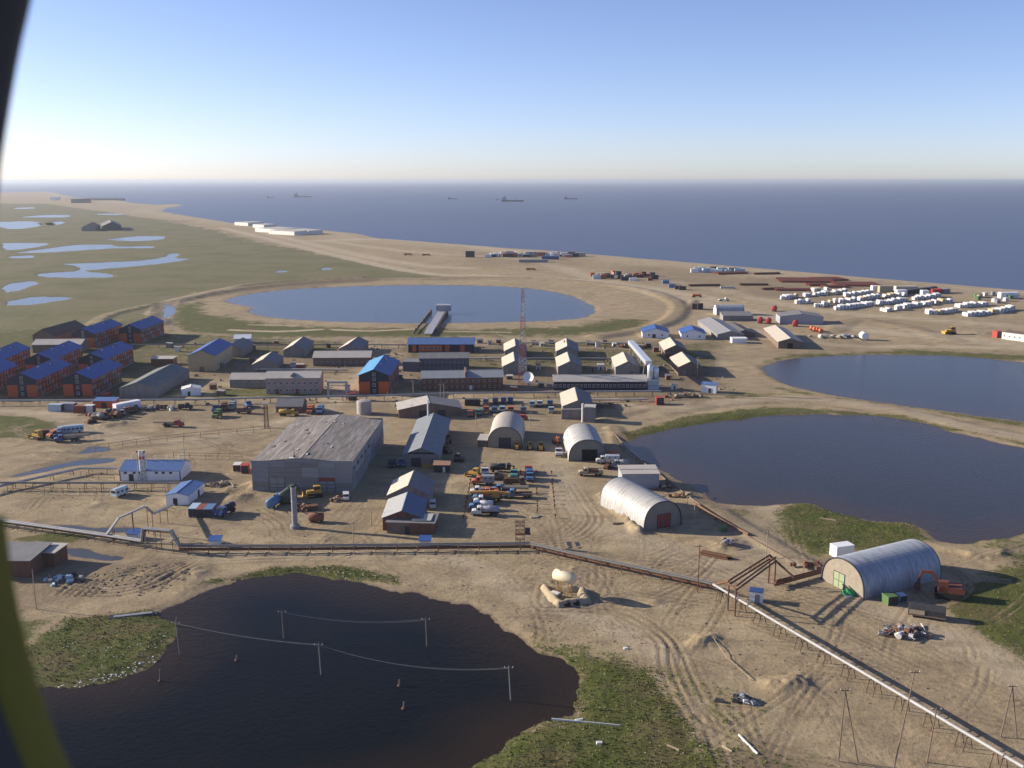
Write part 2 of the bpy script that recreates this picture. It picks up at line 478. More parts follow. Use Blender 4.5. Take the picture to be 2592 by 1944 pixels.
wheel([(150, 1270), (230, 1280), (330, 1260), (420, 1225)], 0.3, spread=3, n=3)
wheel([(1190, 1010), (1160, 1000), (1000, 1000), (985, 960)], 0.07, spread=3, n=2)
wheel([(1500, 1005), (1440, 960), (1200, 945), (990, 940)], 0.05, spread=3, n=2)
rng = random.Random(3)
for k in range(300):       # a mesh of old, half blown-over wheel marks over the working yards
    x0, y0 = rng.choice([(rng.uniform(420, 1300), rng.uniform(1000, 1210)), (rng.uniform(1300, 2200), rng.uniform(1190, 1640)), (rng.uniform(900, 1450), rng.uniform(1195, 1360)), (rng.uniform(0, 760), rng.uniform(885, 1000))])
    a = rng.gauss(0, 0.5); P = []
    c = U(x0 * K, y0 * K)
    px, py = c.x, c.y
    a = rng.uniform(0, 6.28); ca = rng.gauss(0, 0.05)
    for q in range(10):
        P.append((px, py)); px += 4 * math.cos(a); py += 4 * math.sin(a); a += ca * 2
    dq = rng.uniform(0.025, 0.08) 
    tracks.append((off(P, 0.95), dq)); tracks.append((off(P, -0.95), dq))
bare_line = smooth_line(poly([(1400, 1130), (1520, 1200), (1700, 1290)]), 3)

dark_polys = [
    (poly([(1330, 570), (1560, 590), (1700, 625), (1500, 622), (1340, 600)]), 14, 0.3),
    (poly([(1600, 600), (1900, 605), (2050, 625), (1800, 650), (1600, 640)]), 14, 0.35),
    (poly([(1000, 545), (1300, 545), (1280, 575), (1010, 572)]), 20, 0.22),
    (poly([(322, 655), (350, 650), (352, 700), (330, 705)]), 5, 0.8),
    (poly([(1560, 1640), (1640, 1600), (1720, 1640), (1760, 1700), (1500, 1700)]), 4, 0.75),
    (poly([(930, 890), (1320, 885), (1310, 930), (1000, 1000), (960, 1000)]), 5, 0.2),
    (poly([(-100, 735), (330, 720), (420, 790), (390, 862), (-100, 866)]), 8, 0.55),
    (poly([(400, 745), (760, 742), (770, 800), (700, 815), (400, 820)]), 6, 0.58),
    (poly([(860, 745), (1560, 735), (1560, 830), (1420, 862), (860, 840)]), 7, 0.58),
    (poly([(1390, 840), (1560, 830), (1540, 885), (1400, 880)]), 5, 0.5),
    (poly([(-50, 866), (420, 862), (700, 872), (680, 900), (350, 915), (150, 890), (-50, 888)]), 5, 0.35),
    (poly([(760, 870), (1320, 862), (1330, 900), (780, 898)]), 4, 0.3),
    (poly([(400, 1000), (540, 995), (560, 1090), (470, 1140), (400, 1110)]), 6, 0.35),
    (poly([(-50, 1160), (330, 1175), (420, 1215), (150, 1300), (-50, 1290)]), 6, 0.4),
    (poly([(1560, 1010), (1760, 1215), (1700, 1225), (1530, 1100)]), 4, 0.4),
    (poly([(1730, 1205), (1860, 1195), (1840, 1260), (1760, 1250)]), 3, 0.35),
    (poly([(560, 600), (940, 596), (760, 612), (440, 642), (350, 668)]), 8, 0.6),
    (poly([(0, 650), (180, 640), (340, 650), (200, 668), (60, 672)]), 10, 0.6),
    (poly([(200, 470), (420, 478), (380, 492), (180, 492)]), 40, 0.5),
    (poly([(1640, 735), (1900, 730), (1880, 770), (1640, 770)]), 8, 0.25),
]
def terrain(x, y):
    n1 = fbm(x, y, 60.0, 5); n2 = fbm(x + 900, y - 300, 9.0, 4); n3 = fbm(x - 333, y + 777, 2.6, 3)
    spacing = np.clip(np.abs(y) * 0.0023, 0.3, 50)
    grass = np.zeros_like(x); dark = np.zeros_like(x); pale = np.zeros_like(x)
    near = y < 3000
    for P, soft, amt in grass_polys:
        A = np.array(P)
        m = (x > A[:, 0].min() - 60) & (x < A[:, 0].max() + 60) & (y > A[:, 1].min() - 60) & (y < A[:, 1].max() + 60)
        s = sdist(x[m], y[m], P)
        g = amt * np.clip(0.5 - s / (2 * soft) + n2[m] * 0.9 + n1[m] * 0.5, 0, 1)
        grass[m] = np.maximum(grass[m], g)
    for P, soft, amt in dark_polys:
        A = np.array(P)
        m = (x > A[:, 0].min() - 60) & (x < A[:, 0].max() + 60) & (y > A[:, 1].min() - 60) & (y < A[:, 1].max() + 60)
        s = sdist(x[m], y[m], P)
        dark[m] = np.maximum(dark[m], amt * np.clip(0.5 - s / (2 * soft) + n2[m] * 1.6 + n1[m] * 0.8, 0, 1))
    dryP = grass_polys[0][0]
    dry = np.clip(0.5 - sdist(x, y, dryP) / 30.0, 0, 1)
    h = n1 * 0.35 + n2 * 0.28 + n3 * (0.12 + 0.22 * grass)
    h = h + 0.1 * grass
    for P, hh, w in berms:
        d = ldist(x, y, P, 40)
        k = np.clip(1.35 - d / w, 0, 1)
        h = np.maximum(h, hh * k * k * (3 - 2 * k) + n2 * 0.5)
        grass = grass * (1 - 0.5 * k); dark = np.maximum(dark, 0.28 * k)
    for mx, my, r, hh in mounds:
        c = UD(mx, my)
        m = (np.abs(x - c.x) < 4 * r) & (np.abs(y - c.y) < 4 * r)
        d2 = ((x[m] - c.x) ** 2 + (y[m] - c.y) ** 2) / (r * r)
        h[m] += hh * np.exp(-d2 * 1.2) * (1 + 1.6 * n3[m] + 0.9 * n2[m])
    for P, w, amt in roads:
        d = ldist(x, y, P, 60)
        k = np.clip(1.4 - d / w, 0, 1) * amt
        pale = np.maximum(pale, k); grass = grass * (1 - np.clip(k * 1.3, 0, 1))
    for P, dp in tracks:
        d = ldist(x, y, P, 6)
        s = np.maximum(0.30, spacing * 0.62)
        e = np.exp(-(d / s) ** 2); e2 = np.exp(-((d - 2.2 * s) / s) ** 2)
        ed = np.clip(0.7 + 2.0 * n1 + 1.4 * n2, 0.1, 1.1)
        e = e * ed; e2 = e2 * ed
        h = h - dp * 1.05 * e + dp * 0.5 * e2
        dark = np.maximum(dark, np.clip(e * dp * 8.5, 0, 0.72)); grass = grass * (1 - np.clip(e * dp * 9, 0, 1))
    wet = np.full(x.shape, 1e9)
    for P, slope, wob in [(pond_front, 0.10, 5.5), (pond_right, 0.12, 5.0), (pond_far_right, 0.12, 4), (lake, 0.08, 6)] + [(p, 0.10, 9) for p in tundra_ponds] + [(p, 0.08, 2.5) for p in ditches]:
        A = np.array(P)
        m = (x > A[:, 0].min() - 60) & (x < A[:, 0].max() + 60) & (y > A[:, 1].min() - 60) & (y < A[:, 1].max() + 60)
        s = sdist(x[m], y[m], P) + n2[m] * wob + n3[m] * wob * 0.35
        wet[m] = np.minimum(wet[m], s)
        lim = np.clip(s * slope, -0.9, 8) + WATER_Z
        h[m] = np.where(s < 12, np.minimum(h[m], lim), h[m])
    m = (y > 600)
    s = np.full(x.shape, 1e9)
    s[m] = sdist(x[m], y[m], sea_poly)
    wob = np.where(y < 3000, 10, 60)
    s = s + n1 * wob
    h = np.where(s < 80, np.minimum(h, np.clip(s * 0.055, -3, 9) + SEA_Z), h)
    beach = np.clip(1.3 - np.abs(s) / 90.0, 0, 1)
    grass = grass * (1 - np.clip(beach, 0, 1)); pale = np.maximum(pale, beach * 0.45)
    pale = np.maximum(pale, dry * 0.75)
    dark = np.maximum(dark, np.clip(0.75 - wet / 1.6, 0, 0.8) * (wet < 40))
    return h, grass, dark, pale

rows = [18.0]
while rows[-1] < 36000:
    v = rows[-1]
    rows.append(v * (1.03 if v < 130 else 1.0023 if v < 430 else 1.004 if v < 760 else 1.0065 if v < 1800 else 1.013))
rows = np.array(rows)
tc_in = np.arange(-0.60, 0.6001, 0.0023)
tc_out = np.array([0.63, 0.68, 0.75, 0.85, 1.0, 1.2, 1.6, 2.2, 3.2])
tcols = np.concatenate([-tc_out[::-1], tc_in, tc_out])
TY, TX = np.meshgrid(rows, tcols, indexing='ij')
GX, GY = (TX * TY).ravel(), TY.ravel()
GH, GG, GD, GP = terrain(GX, GY)
NR, NC = len(rows), len(tcols)
GH2 = GH.reshape(NR, NC)
GG2 = GG.reshape(NR, NC)
def gz(x, y):
    """height of the ground"""
    i = min(max(np.searchsorted(rows, y) - 1, 0), NR - 2); t = x / max(y, 1)
    j = min(max(np.searchsorted(tcols, t) - 1, 0), NC - 2)
    fy = min(max((y - rows[i]) / (rows[i + 1] - rows[i]), 0), 1); fx = min(max((t - tcols[j]) / (tcols[j + 1] - tcols[j]), 0), 1)
    return float((GH2[i, j] * (1 - fx) + GH2[i, j + 1] * fx) * (1 - fy) + (GH2[i + 1, j] * (1 - fx) + GH2[i + 1, j + 1] * fx) * fy)
def grassy(x, y):
    i = min(max(np.searchsorted(rows, y) - 1, 0), NR - 2); j = min(max(np.searchsorted(tcols, x / max(y, 1)) - 1, 0), NC - 2)
    return float(GG2[i, j])
def on(x, y, dz=0.0):
    """photo pixel -> point resting on the ground"""
    p = U(x, y)
    return Vector((p.x, p.y, gz(p.x, p.y) + dz))

def fast_mesh(name, V, Q, m, smooth=True):
    me = bpy.data.meshes.new(name)
    me.vertices.add(len(V)); me.vertices.foreach_set('co', V.astype(np.float32).ravel())
    me.loops.add(Q.size); me.loops.foreach_set('vertex_index', Q.astype(np.int32).ravel())
    me.polygons.add(len(Q))
    me.polygons.foreach_set('loop_start', np.arange(0, Q.size, 4, dtype=np.int32))
    me.polygons.foreach_set('use_smooth', np.full(len(Q), smooth))
    me.materials.append(m)
    me.update(calc_edges=True)
    return me

def nd(t, kind, **kw):
    n = t.nodes.new(kind)
    for k, v in kw.items():
        n.inputs[k].default_value = v
    return n
def noise(t, vec, scale, detail=5, rough=0.6):
    n = nd(t, 'ShaderNodeTexNoise', Scale=scale, Detail=detail, Roughness=rough)
    t.links.new(vec, n.inputs['Vector'])
    return n.outputs['Fac']
def ramp(t, fac, stops):
    r = t.nodes.new('ShaderNodeValToRGB')
    while len(r.color_ramp.elements) < len(stops):
        r.color_ramp.elements.new(0.5)
    for e, (p, c) in zip(r.color_ramp.elements, stops):
        e.position = p
        e.color = tuple(c) + (1,) if len(c) == 3 else c
    t.links.new(fac, r.inputs[0])
    return r.outputs[0]
def mixc(t, fac, a, b, mode='MIX'):
    m = t.nodes.new('ShaderNodeMix'); m.data_type = 'RGBA'; m.blend_type = mode
    for s, k in ((fac, 0), (a, 6), (b, 7)):
        if isinstance(s, (tuple, list, float, int)):
            m.inputs[k].default_value = s if not isinstance(s, (tuple, list)) else tuple(s) + (1,)
        else:
            t.links.new(s, m.inputs[k])
    return m.outputs[2]
def math_(t, op, a, b=None, clamp=False):
    m = t.nodes.new('ShaderNodeMath'); m.operation = op; m.use_clamp = clamp
    for s, k in ((a, 0), (b, 1)):
        if s is None: continue
        if isinstance(s, (float, int)): m.inputs[k].default_value = s
        else: t.links.new(s, m.inputs[k])
    return m.outputs[0]

def ground_material():
    m = bpy.data.materials.new('sandy ground and tundra')
    m.use_nodes = True
    t = m.node_tree
    b = t.nodes['Principled BSDF']
    b.inputs['Roughness'].default_value = 0.95
    b.inputs['Specular IOR Level'].default_value = 0.1
    geo = t.nodes.new('ShaderNodeNewGeometry')
    P = geo.outputs['Position']
    at = t.nodes.new('ShaderNodeAttribute'); at.attribute_name = 'cover'
    sep = t.nodes.new('ShaderNodeSeparateColor')
    t.links.new(at.outputs['Color'], sep.inputs[0])
    g, d, p = sep.outputs[0], sep.outputs[1], sep.outputs[2]
    big = noise(t, P, 0.018, 6, 0.6); mid = noise(t, P, 0.16, 6, 0.65); fine = noise(t, P, 1.1, 5, 0.7); grit = noise(t, P, 4.5, 3, 0.7)
    sand = ramp(t, mid, [(0.28, (0.240, 0.185, 0.112)), (0.5, (0.375, 0.298, 0.185)), (0.72, (0.455, 0.368, 0.236))])
    sand = mixc(t, ramp(t, big, [(0.35, (0, 0, 0)), (0.7, (0.75, 0.75, 0.75))]), sand, (0.275, 0.215, 0.138))
    sand = mixc(t, 0.75, sand, ramp(t, fine, [(0.3, (0.62, 0.60, 0.58)), (0.55, (1.0, 1.0, 1.0)), (0.8, (1.1, 1.08, 1.05))]), 'MULTIPLY')
    sand = mixc(t, math_(t, 'MULTIPLY', p, 0.75, True), sand, (0.48, 0.405, 0.295))
    soil = ramp(t, fine, [(0.3, (0.085, 0.062, 0.045)), (0.7, (0.16, 0.12, 0.085))])
    sand = mixc(t, d, sand, soil)
    st = nd(t, 'ShaderNodeMapping', Scale=(0.055, 0.16, 1.0), Rotation=(0, 0, 0.5))
    t.links.new(P, st.inputs[0])
    streak = noise(t, st.outputs[0], 1.0, 8, 0.7)
    sand = mixc(t, ramp(t, streak, [(0.50, (0, 0, 0)), (0.66, (0.55, 0.55, 0.55))]), sand, (0.175, 0.132, 0.085))
    spill = noise(t, P, 0.075, 9, 0.72)
    sand = mixc(t, ramp(t, spill, [(0.60, (0, 0, 0)), (0.70, (0.7, 0.7, 0.7))]), sand, (0.115, 0.088, 0.060))
    sand = mixc(t, ramp(t, spill, [(0.28, (0.6, 0.6, 0.6)), (0.38, (0, 0, 0))]), sand, (0.50, 0.425, 0.305))
    peb = ramp(t, grit, [(0.66, (0, 0, 0)), (0.74, (1, 1, 1))])
    sand = mixc(t, math_(t, 'MULTIPLY', peb, 0.35), sand, (0.15, 0.12, 0.10))
    gr = ramp(t, mid, [(0.25, (0.050, 0.066, 0.016)), (0.5, (0.088, 0.104, 0.028)), (0.75, (0.140, 0.125, 0.052))])
    gr = mixc(t, 0.8, gr, ramp(t, fine, [(0.3, (0.55, 0.55, 0.5)), (0.6, (1, 1, 1)), (0.85, (1.25, 1.2, 1.1))]), 'MULTIPLY')
    gr = mixc(t, ramp(t, noise(t, P, 0.09, 8, 0.7), [(0.46, (0, 0, 0)), (0.62, (0.85, 0.85, 0.85))]), gr, (0.125, 0.100, 0.050))
    gr = mixc(t, ramp(t, noise(t, P, 0.35, 6, 0.7), [(0.60, (0, 0, 0)), (0.68, (0.7, 0.7, 0.7))]), gr, (0.155, 0.150, 0.042))
    gr = mixc(t, math_(t, 'MULTIPLY', p, 0.95, True), gr, ramp(t, big, [(0.3, (0.125, 0.120, 0.055)), (0.55, (0.185, 0.165, 0.092)), (0.75, (0.20, 0.165, 0.105))]))
    edge = math_(t, 'ADD', g, math_(t, 'MULTIPLY', math_(t, 'SUBTRACT', math_(t, 'ADD', mid, fine), 1.0), 1.5))
    gm = t.nodes.new('ShaderNodeMapRange'); gm.interpolation_type = 'SMOOTHSTEP'
    gm.inputs[1].default_value = 0.30; gm.inputs[2].default_value = 0.66
    t.links.new(edge, gm.inputs[0])
    c = mixc(t, gm.outputs[0], sand, gr)
    t.links.new(c, b.inputs['Base Color'])
    bp = nd(t, 'ShaderNodeBump', Strength=0.7, Distance=0.25)
    t.links.new(math_(t, 'ADD', fine, math_(t, 'MULTIPLY', grit, 0.35)), bp.inputs['Height'])
    t.links.new(bp.outputs[0], b.inputs['Normal'])
    return m

def water_material(name, shallow, deep, rough, bump, bscale, spec=0.5, stretch=(1, 1, 1)):
    m = bpy.data.materials.new(name)
    m.use_nodes = True
    t = m.node_tree
    b = t.nodes['Principled BSDF']
    geo = t.nodes.new('ShaderNodeNewGeometry')
    mp = nd(t, 'ShaderNodeMapping', Scale=stretch)
    t.links.new(geo.outputs['Position'], mp.inputs[0])
    P = mp.outputs[0]
    at = t.nodes.new('ShaderNodeAttribute'); at.attribute_name = 'depth'
    n = noise(t, P, bscale * 0.06, 5, 0.6)
    f = math_(t, 'ADD', at.outputs['Fac'], math_(t, 'MULTIPLY', math_(t, 'SUBTRACT', n, 0.5), 0.45), True)
    c = mixc(t, f, shallow, deep)
    t.links.new(c, b.inputs['Base Color'])
    b.inputs['Roughness'].default_value = rough
    b.inputs['IOR'].default_value = 1.33
    b.inputs['Specular IOR Level'].default_value = spec
    bp = nd(t, 'ShaderNodeBump', Strength=bump, Distance=0.3)
    t.links.new(noise(t, P, bscale, 4, 0.6), bp.inputs['Height'])
    t.links.new(bp.outputs[0], b.inputs['Normal'])
    return m

idx = np.arange(NR * NC).reshape(NR, NC)
Q = np.stack([idx[:-1, :-1], idx[:-1, 1:], idx[1:, 1:], idx[1:, :-1]], -1).reshape(-1, 4)
gme = fast_mesh('ground', np.stack([GX, GY, GH], -1), Q, ground_material())
ca = gme.attributes.new('cover', 'FLOAT_COLOR', 'POINT')
ca.data.foreach_set('color', np.stack([GG, GD, GP, np.ones_like(GG)], -1).astype(np.float32).ravel())
ground = bpy.data.objects.new('ground', gme)
col.objects.link(ground)
tag(ground, kind='structure')

def water_sheet(name, P, z, m, step, ramp_m, label=None):
    """level water reaching a little under its banks; 'depth' grows away from the shore"""
    A = np.array(P)
    pad = max(6.0, step * 2)
    xs = np.arange(A[:, 0].min() - pad, A[:, 0].max() + pad + step, step); ys = np.arange(A[:, 1].min() - pad, A[:, 1].max() + pad + step, step)
    YY, XX = np.meshgrid(ys, xs, indexing='ij')
    s = sdist(XX.ravel(), YY.ravel(), P)
    keepv = (s < pad).reshape(YY.shape)
    ii = np.arange(YY.size).reshape(YY.shape)
    q = np.stack([ii[:-1, :-1], ii[:-1, 1:], ii[1:, 1:], ii[1:, :-1]], -1)
    kq = keepv[:-1, :-1] | keepv[:-1, 1:] | keepv[1:, 1:] | keepv[1:, :-1]
    q = q[kq]
    used = np.unique(q); remap = np.zeros(YY.size, int); remap[used] = np.arange(len(used))
    V = np.stack([XX.ravel(), YY.ravel(), np.full(YY.size, z)], -1)[used]
    me = fast_mesh(name, V, remap[q], m, True)
    a = me.attributes.new('depth', 'FLOAT', 'POINT')
    a.data.foreach_set('value', np.clip(-s[used] / ramp_m, 0, 1).astype(np.float32))
    o = bpy.data.objects.new(name, me)
    col.objects.link(o)
    return tag(o, kind='structure')

w_peat = water_material('peaty pond water', (0.030, 0.020, 0.013), (0.0065, 0.0085, 0.0095), 0.16, 0.3, 1.0, 0.12)
w_pond = water_material('grey pond water', (0.05, 0.032, 0.022), (0.029, 0.027, 0.029), 0.2, 0.4, 0.8, 0.3)
w_lake = water_material('lake water', (0.07, 0.055, 0.045), (0.032, 0.043, 0.064), 0.24, 0.5, 0.6, 0.45)
w_tundra = water_material('tundra pool water', (0.06, 0.06, 0.06), (0.05, 0.06, 0.075), 0.2, 0.25, 0.3, 0.3)
water_sheet('pond', pond_front, WATER_Z, w_peat, 2.5, 18)
water_sheet('pond', pond_right, WATER_Z, w_pond, 4, 20)
water_sheet('pond', pond_far_right, WATER_Z, w_pond, 6, 20)
water_sheet('lake', lake, WATER_Z, w_lake, 8, 15)
for p in tundra_ponds:
    water_sheet('pond', p, WATER_Z, w_tundra, max(3.0, (np.ptp(np.array(p)[:, 1]) + np.ptp(np.array(p)[:, 0])) / 60), 10)
for p in ditches:
    water_sheet('pond', p, WATER_Z, w_tundra, 2.0, 4)

w_sea = water_material('sea water', (0.100, 0.124, 0.190), (0.052, 0.072, 0.135), 0.4, 0.6, 0.05, 0.28, (1, 0.5, 1))
sxs = np.linspace(-58000, 58000, 60); sys_ = np.geomspace(700, 90000, 70)
SY, SX = np.meshgrid(sys_, sxs, indexing='ij')
si = np.arange(SY.size).reshape(SY.shape)
sq = np.stack([si[:-1, :-1], si[:-1, 1:], si[1:, 1:], si[1:, :-1]], -1).reshape(-1, 4)
sme = fast_mesh('sea', np.stack([SX.ravel(), SY.ravel(), np.full(SY.size, SEA_Z)], -1), sq, w_sea)
sa = sme.attributes.new('depth', 'FLOAT', 'POINT')
sa.data.foreach_set('value', np.full(SY.size, 0.5, np.float32))
tag(inst('sea', sme), kind='structure')

# the air: thin haze over land and sea
hz = MB().box(-60000, 60000, -3000, 91000, -8.0, 112.0)
hm = bpy.data.materials.new('thin coastal haze')
hm.use_nodes = True
ht = hm.node_tree
for n in list(ht.nodes):
    ht.nodes.remove(n)
pv = ht.nodes.new('ShaderNodeVolumePrincipled')
pv.inputs['Color'].default_value = (0.64, 0.71, 0.82, 1)
pv.inputs['Density'].default_value = 5.0e-5
pv.inputs['Anisotropy'].default_value = 0.35
ho = ht.nodes.new('ShaderNodeOutputMaterial')
ht.links.new(pv.outputs[0], ho.inputs['Volume'])
tag(hz.build('haze', hm), kind='stuff')
# ================================================================ BUILDINGS
m_blue = mat('blue sheet roof', (0.035, 0.095, 0.30), 0.55, 0, 0.22, 0.5, dirt=0.2, dirt_col=(0.05, 0.08, 0.17), spec=0.4, stretch=(1.2, 0.3, 0.3))
m_blue2 = mat('faded blue sheet roof', (0.09, 0.16, 0.34), 0.5, 0, 0.12, 0.4, dirt=0.15, dirt_col=(0.12, 0.14, 0.2))
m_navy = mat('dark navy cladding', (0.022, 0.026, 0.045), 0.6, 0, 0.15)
m_orange = mat('orange cladding', (0.42, 0.085, 0.028), 0.6, 0, 0.12, 0.8, dirt=0.12)
m_redor = mat('brick red cladding', (0.20, 0.065, 0.04), 0.7, 0, 0.15)
m_greyclad = mat('light grey cladding', (0.30, 0.31, 0.35), 0.6, 0, 0.1)
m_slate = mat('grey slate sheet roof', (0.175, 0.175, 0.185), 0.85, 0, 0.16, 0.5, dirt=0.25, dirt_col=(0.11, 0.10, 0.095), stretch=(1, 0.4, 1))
m_pale = mat('pale weathered sheet roof', (0.43, 0.40, 0.36), 0.7, 0, 0.12, 0.5, dirt=0.2, dirt_col=(0.22, 0.19, 0.16), stretch=(0.4, 1, 1))
m_cream = mat('cream sheet and sunlit roof slope', (0.50, 0.45, 0.37), 0.8, 0, 0.1, 0.5, dirt=0.12, dirt_col=(0.27, 0.23, 0.18))  # on house roofs it puts the sunny slope's brightness into the colour
m_greywall = mat('grey plank wall', (0.21, 0.20, 0.195), 0.85, 0, 0.2, 0.8, dirt=0.3, dirt_col=(0.10, 0.085, 0.07), stretch=(1.5, 1.5, 0.25))
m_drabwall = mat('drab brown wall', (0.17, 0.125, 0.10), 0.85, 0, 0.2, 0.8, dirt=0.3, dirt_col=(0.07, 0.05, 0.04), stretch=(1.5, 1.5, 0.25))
m_brownwall = mat('red brown plank wall', (0.15, 0.075, 0.05), 0.85, 0, 0.22, 0.8, dirt=0.3, dirt_col=(0.06, 0.04, 0.03), stretch=(1.5, 1.5, 0.25))
m_pinkwall = mat('faded pinkish wall', (0.31, 0.255, 0.245), 0.85, 0, 0.15, 0.6, dirt=0.3, dirt_col=(0.17, 0.13, 0.12))
m_yelwall = mat('sand yellow siding', (0.40, 0.32, 0.19), 0.8, 0, 0.08, 0.5, stretch=(0.3, 0.3, 3.0))
m_white = mat('white panel', (0.72, 0.73, 0.75), 0.55, 0, 0.06, 0.6, dirt=0.1, dirt_col=(0.45, 0.40, 0.34))
m_offwhite = mat('chalky white panel', (0.60, 0.59, 0.56), 0.65, 0, 0.08, 0.6, dirt=0.3, dirt_col=(0.36, 0.31, 0.25))
m_conc = mat('grey concrete panel', (0.235, 0.24, 0.25), 0.9, 0, 0.18, 0.3, dirt=0.35, dirt_col=(0.15, 0.145, 0.14), bump=0.2, bscale=2)
m_oldroof = mat('torn grey roofing felt', (0.255, 0.235, 0.22), 0.9, 0, 0.55, 0.6, dirt=0.75, dirt_col=(0.12, 0.095, 0.075), stretch=(0.22, 2.4, 1), bump=0.4, bscale=2)
m_zinc = mat('galvanised corrugated steel', (0.37, 0.37, 0.37), 0.6, 0.15, 0.3, 1.1, dirt=0.5, dirt_col=(0.21, 0.185, 0.16), stretch=(1.6, 0.25, 0.25), spec=0.5)
m_zincold = mat('spotted corrugated steel', (0.40, 0.40, 0.39), 0.6, 0.15, 0.22, 0.8, rust=0.3, stretch=(1, 0.5, 0.5))
m_zincblue = mat('bluish corrugated steel', (0.31, 0.335, 0.385), 0.55, 0.2, 0.28, 1.0, dirt=0.4, dirt_col=(0.19, 0.185, 0.19), stretch=(1.5, 0.3, 0.3), spec=0.4)
m_endwall = mat('hangar end sheeting', (0.19, 0.18, 0.165), 0.8, 0.0, 0.15, 0.8, stretch=(2, 2, 0.3))
m_tanend = mat('tan plywood end wall', (0.27, 0.235, 0.185), 0.85, 0, 0.15, 0.8)
m_glass = mat('dark window glass', (0.02, 0.024, 0.03), 0.12, 0, 0.3, 2, spec=0.6)
m_dark = mat('dark opening', (0.014, 0.013, 0.013), 0.9, 0, 0.3)
m_frame = mat('pale window frame', (0.5, 0.5, 0.5), 0.6, 0, 0.05)
m_rust = mat('rusty steel', (0.135, 0.068, 0.042), 0.9, 0, 0.35, 1.5, bump=0.2)
m_steel = mat('grey painted steel', (0.30, 0.31, 0.33), 0.6, 0.1, 0.15)
m_dsteel = mat('dark steel', (0.05, 0.05, 0.055), 0.65, 0.2, 0.25)
m_rdoor = mat('dull red door', (0.23, 0.045, 0.032), 0.7, 0, 0.15, dirt=0.1)
m_gdoor = mat('pale green door', (0.27, 0.33, 0.20), 0.7, 0, 0.08, dirt=0.1)
m_wood = mat('bleached timber', (0.34, 0.27, 0.19), 0.9, 0, 0.25, 1.5, stretch=(0.3, 3, 3))
m_redp = mat('red paint', (0.38, 0.05, 0.04), 0.6, 0, 0.15, dirt=0.25)
m_orp = mat('orange paint', (0.46, 0.12, 0.045), 0.6, 0, 0.2, dirt=0.4)
m_bluep = mat('sky blue cab paint', (0.085, 0.175, 0.32), 0.5, 0, 0.2, dirt=0.35, spec=0.4)
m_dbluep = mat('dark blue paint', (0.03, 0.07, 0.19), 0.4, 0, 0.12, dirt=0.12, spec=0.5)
m_whitep = mat('white vehicle paint', (0.54, 0.54, 0.53), 0.5, 0, 0.1, dirt=0.35, spec=0.4)
m_greyp = mat('grey vehicle paint', (0.24, 0.245, 0.26), 0.5, 0, 0.1, dirt=0.15)
m_yelp = mat('yellow machine paint', (0.42, 0.26, 0.05), 0.6, 0, 0.2, dirt=0.4)
m_tealp = mat('teal paint', (0.10, 0.30, 0.27), 0.5, 0, 0.12, dirt=0.15)
m_greenp = mat('green paint', (0.09, 0.16, 0.065), 0.6, 0, 0.15, dirt=0.15)
m_brightg = mat('bright green tarpaulin', (0.03, 0.25, 0.09), 0.6, 0, 0.15)
m_tan = mat('sand coloured paint', (0.36, 0.30, 0.21), 0.6, 0, 0.15, dirt=0.2)
m_ltblue = mat('pale blue paint', (0.36, 0.47, 0.54), 0.4, 0, 0.08, dirt=0.12, spec=0.5)
m_black = mat('black rubber', (0.018, 0.018, 0.018), 0.85, 0, 0.2)
m_insul = mat('foil wrapped pipe insulation', (0.31, 0.31, 0.315), 0.6, 0.1, 0.2, 0.8, dirt=0.12, dirt_col=(0.26, 0.23, 0.2))
m_dullpipe = mat('dull grey pipe lagging', (0.185, 0.18, 0.18), 0.7, 0.05, 0.2, 0.8, rust=0.08)

MESHES = {}
def shared(key, fn):
    if key not in MESHES:
        MESHES[key] = fn()
    return MESHES[key]
def frame_mesh(w, h, m=None):
    m = m or m_frame
    def f():
        t = 0.12 if w > 1.0 else 0.08
        return (MB().box(-w / 2, w / 2, -0.09, 0, h - t, h).box(-w / 2, w / 2, -0.12, 0, 0, t)
                .box(-w / 2, -w / 2 + t, -0.09, 0, t, h - t).box(w / 2 - t, w / 2, -0.09, 0, t, h - t)
                .box(-0.04, 0.04, -0.085, 0, t, h - t)).mesh('window', m)
    return shared(('fr', round(w, 2), round(h, 2), m.name), f)
def pane_mesh(w, h):
    def f():
        return MB().box(-w / 2 + 0.08, w / 2 - 0.08, -0.045, -0.003, 0.08, h - 0.08).mesh('pane', m_glass)
    return shared(('pn', round(w, 2), round(h, 2)), f)
def window(parent, loc, rot, w, h, m=None, pane=True):
    o = inst('window', frame_mesh(w, h, m), parent, loc, (0, 0, rot))
    inst('pane', pane_mesh(w, h), o)
    return o
def side_at(side, L, w, s, z):
    if side == 'R': return (s, -w / 2, z), 0.0
    if side == 'L': return (s, w / 2, z), math.pi
    if side == 'P1': return (-L / 2, s, z), -math.pi / 2
    return (L / 2, s, z), math.pi / 2
def door(parent, loc, rot, w, h, m, two=False):
    def f():
        b = MB().box(-w / 2, w / 2, -0.10, 0, 0, h)
        return b.mesh('door', m)
    o = inst('door', shared(('door', w, h, m.name), f), parent, loc, (0, 0, rot))
    fr = MB().box(-w / 2 - 0.12, -w / 2, -0.14, 0, 0, h + 0.12).box(w / 2, w / 2 + 0.12, -0.14, 0, 0, h + 0.12).box(-w / 2, w / 2, -0.14, 0, h, h + 0.12)
    if two: fr.box(-0.05, 0.05, -0.13, 0, 0, h)
    fr.build('door_frame', m_dsteel, o)
    return o
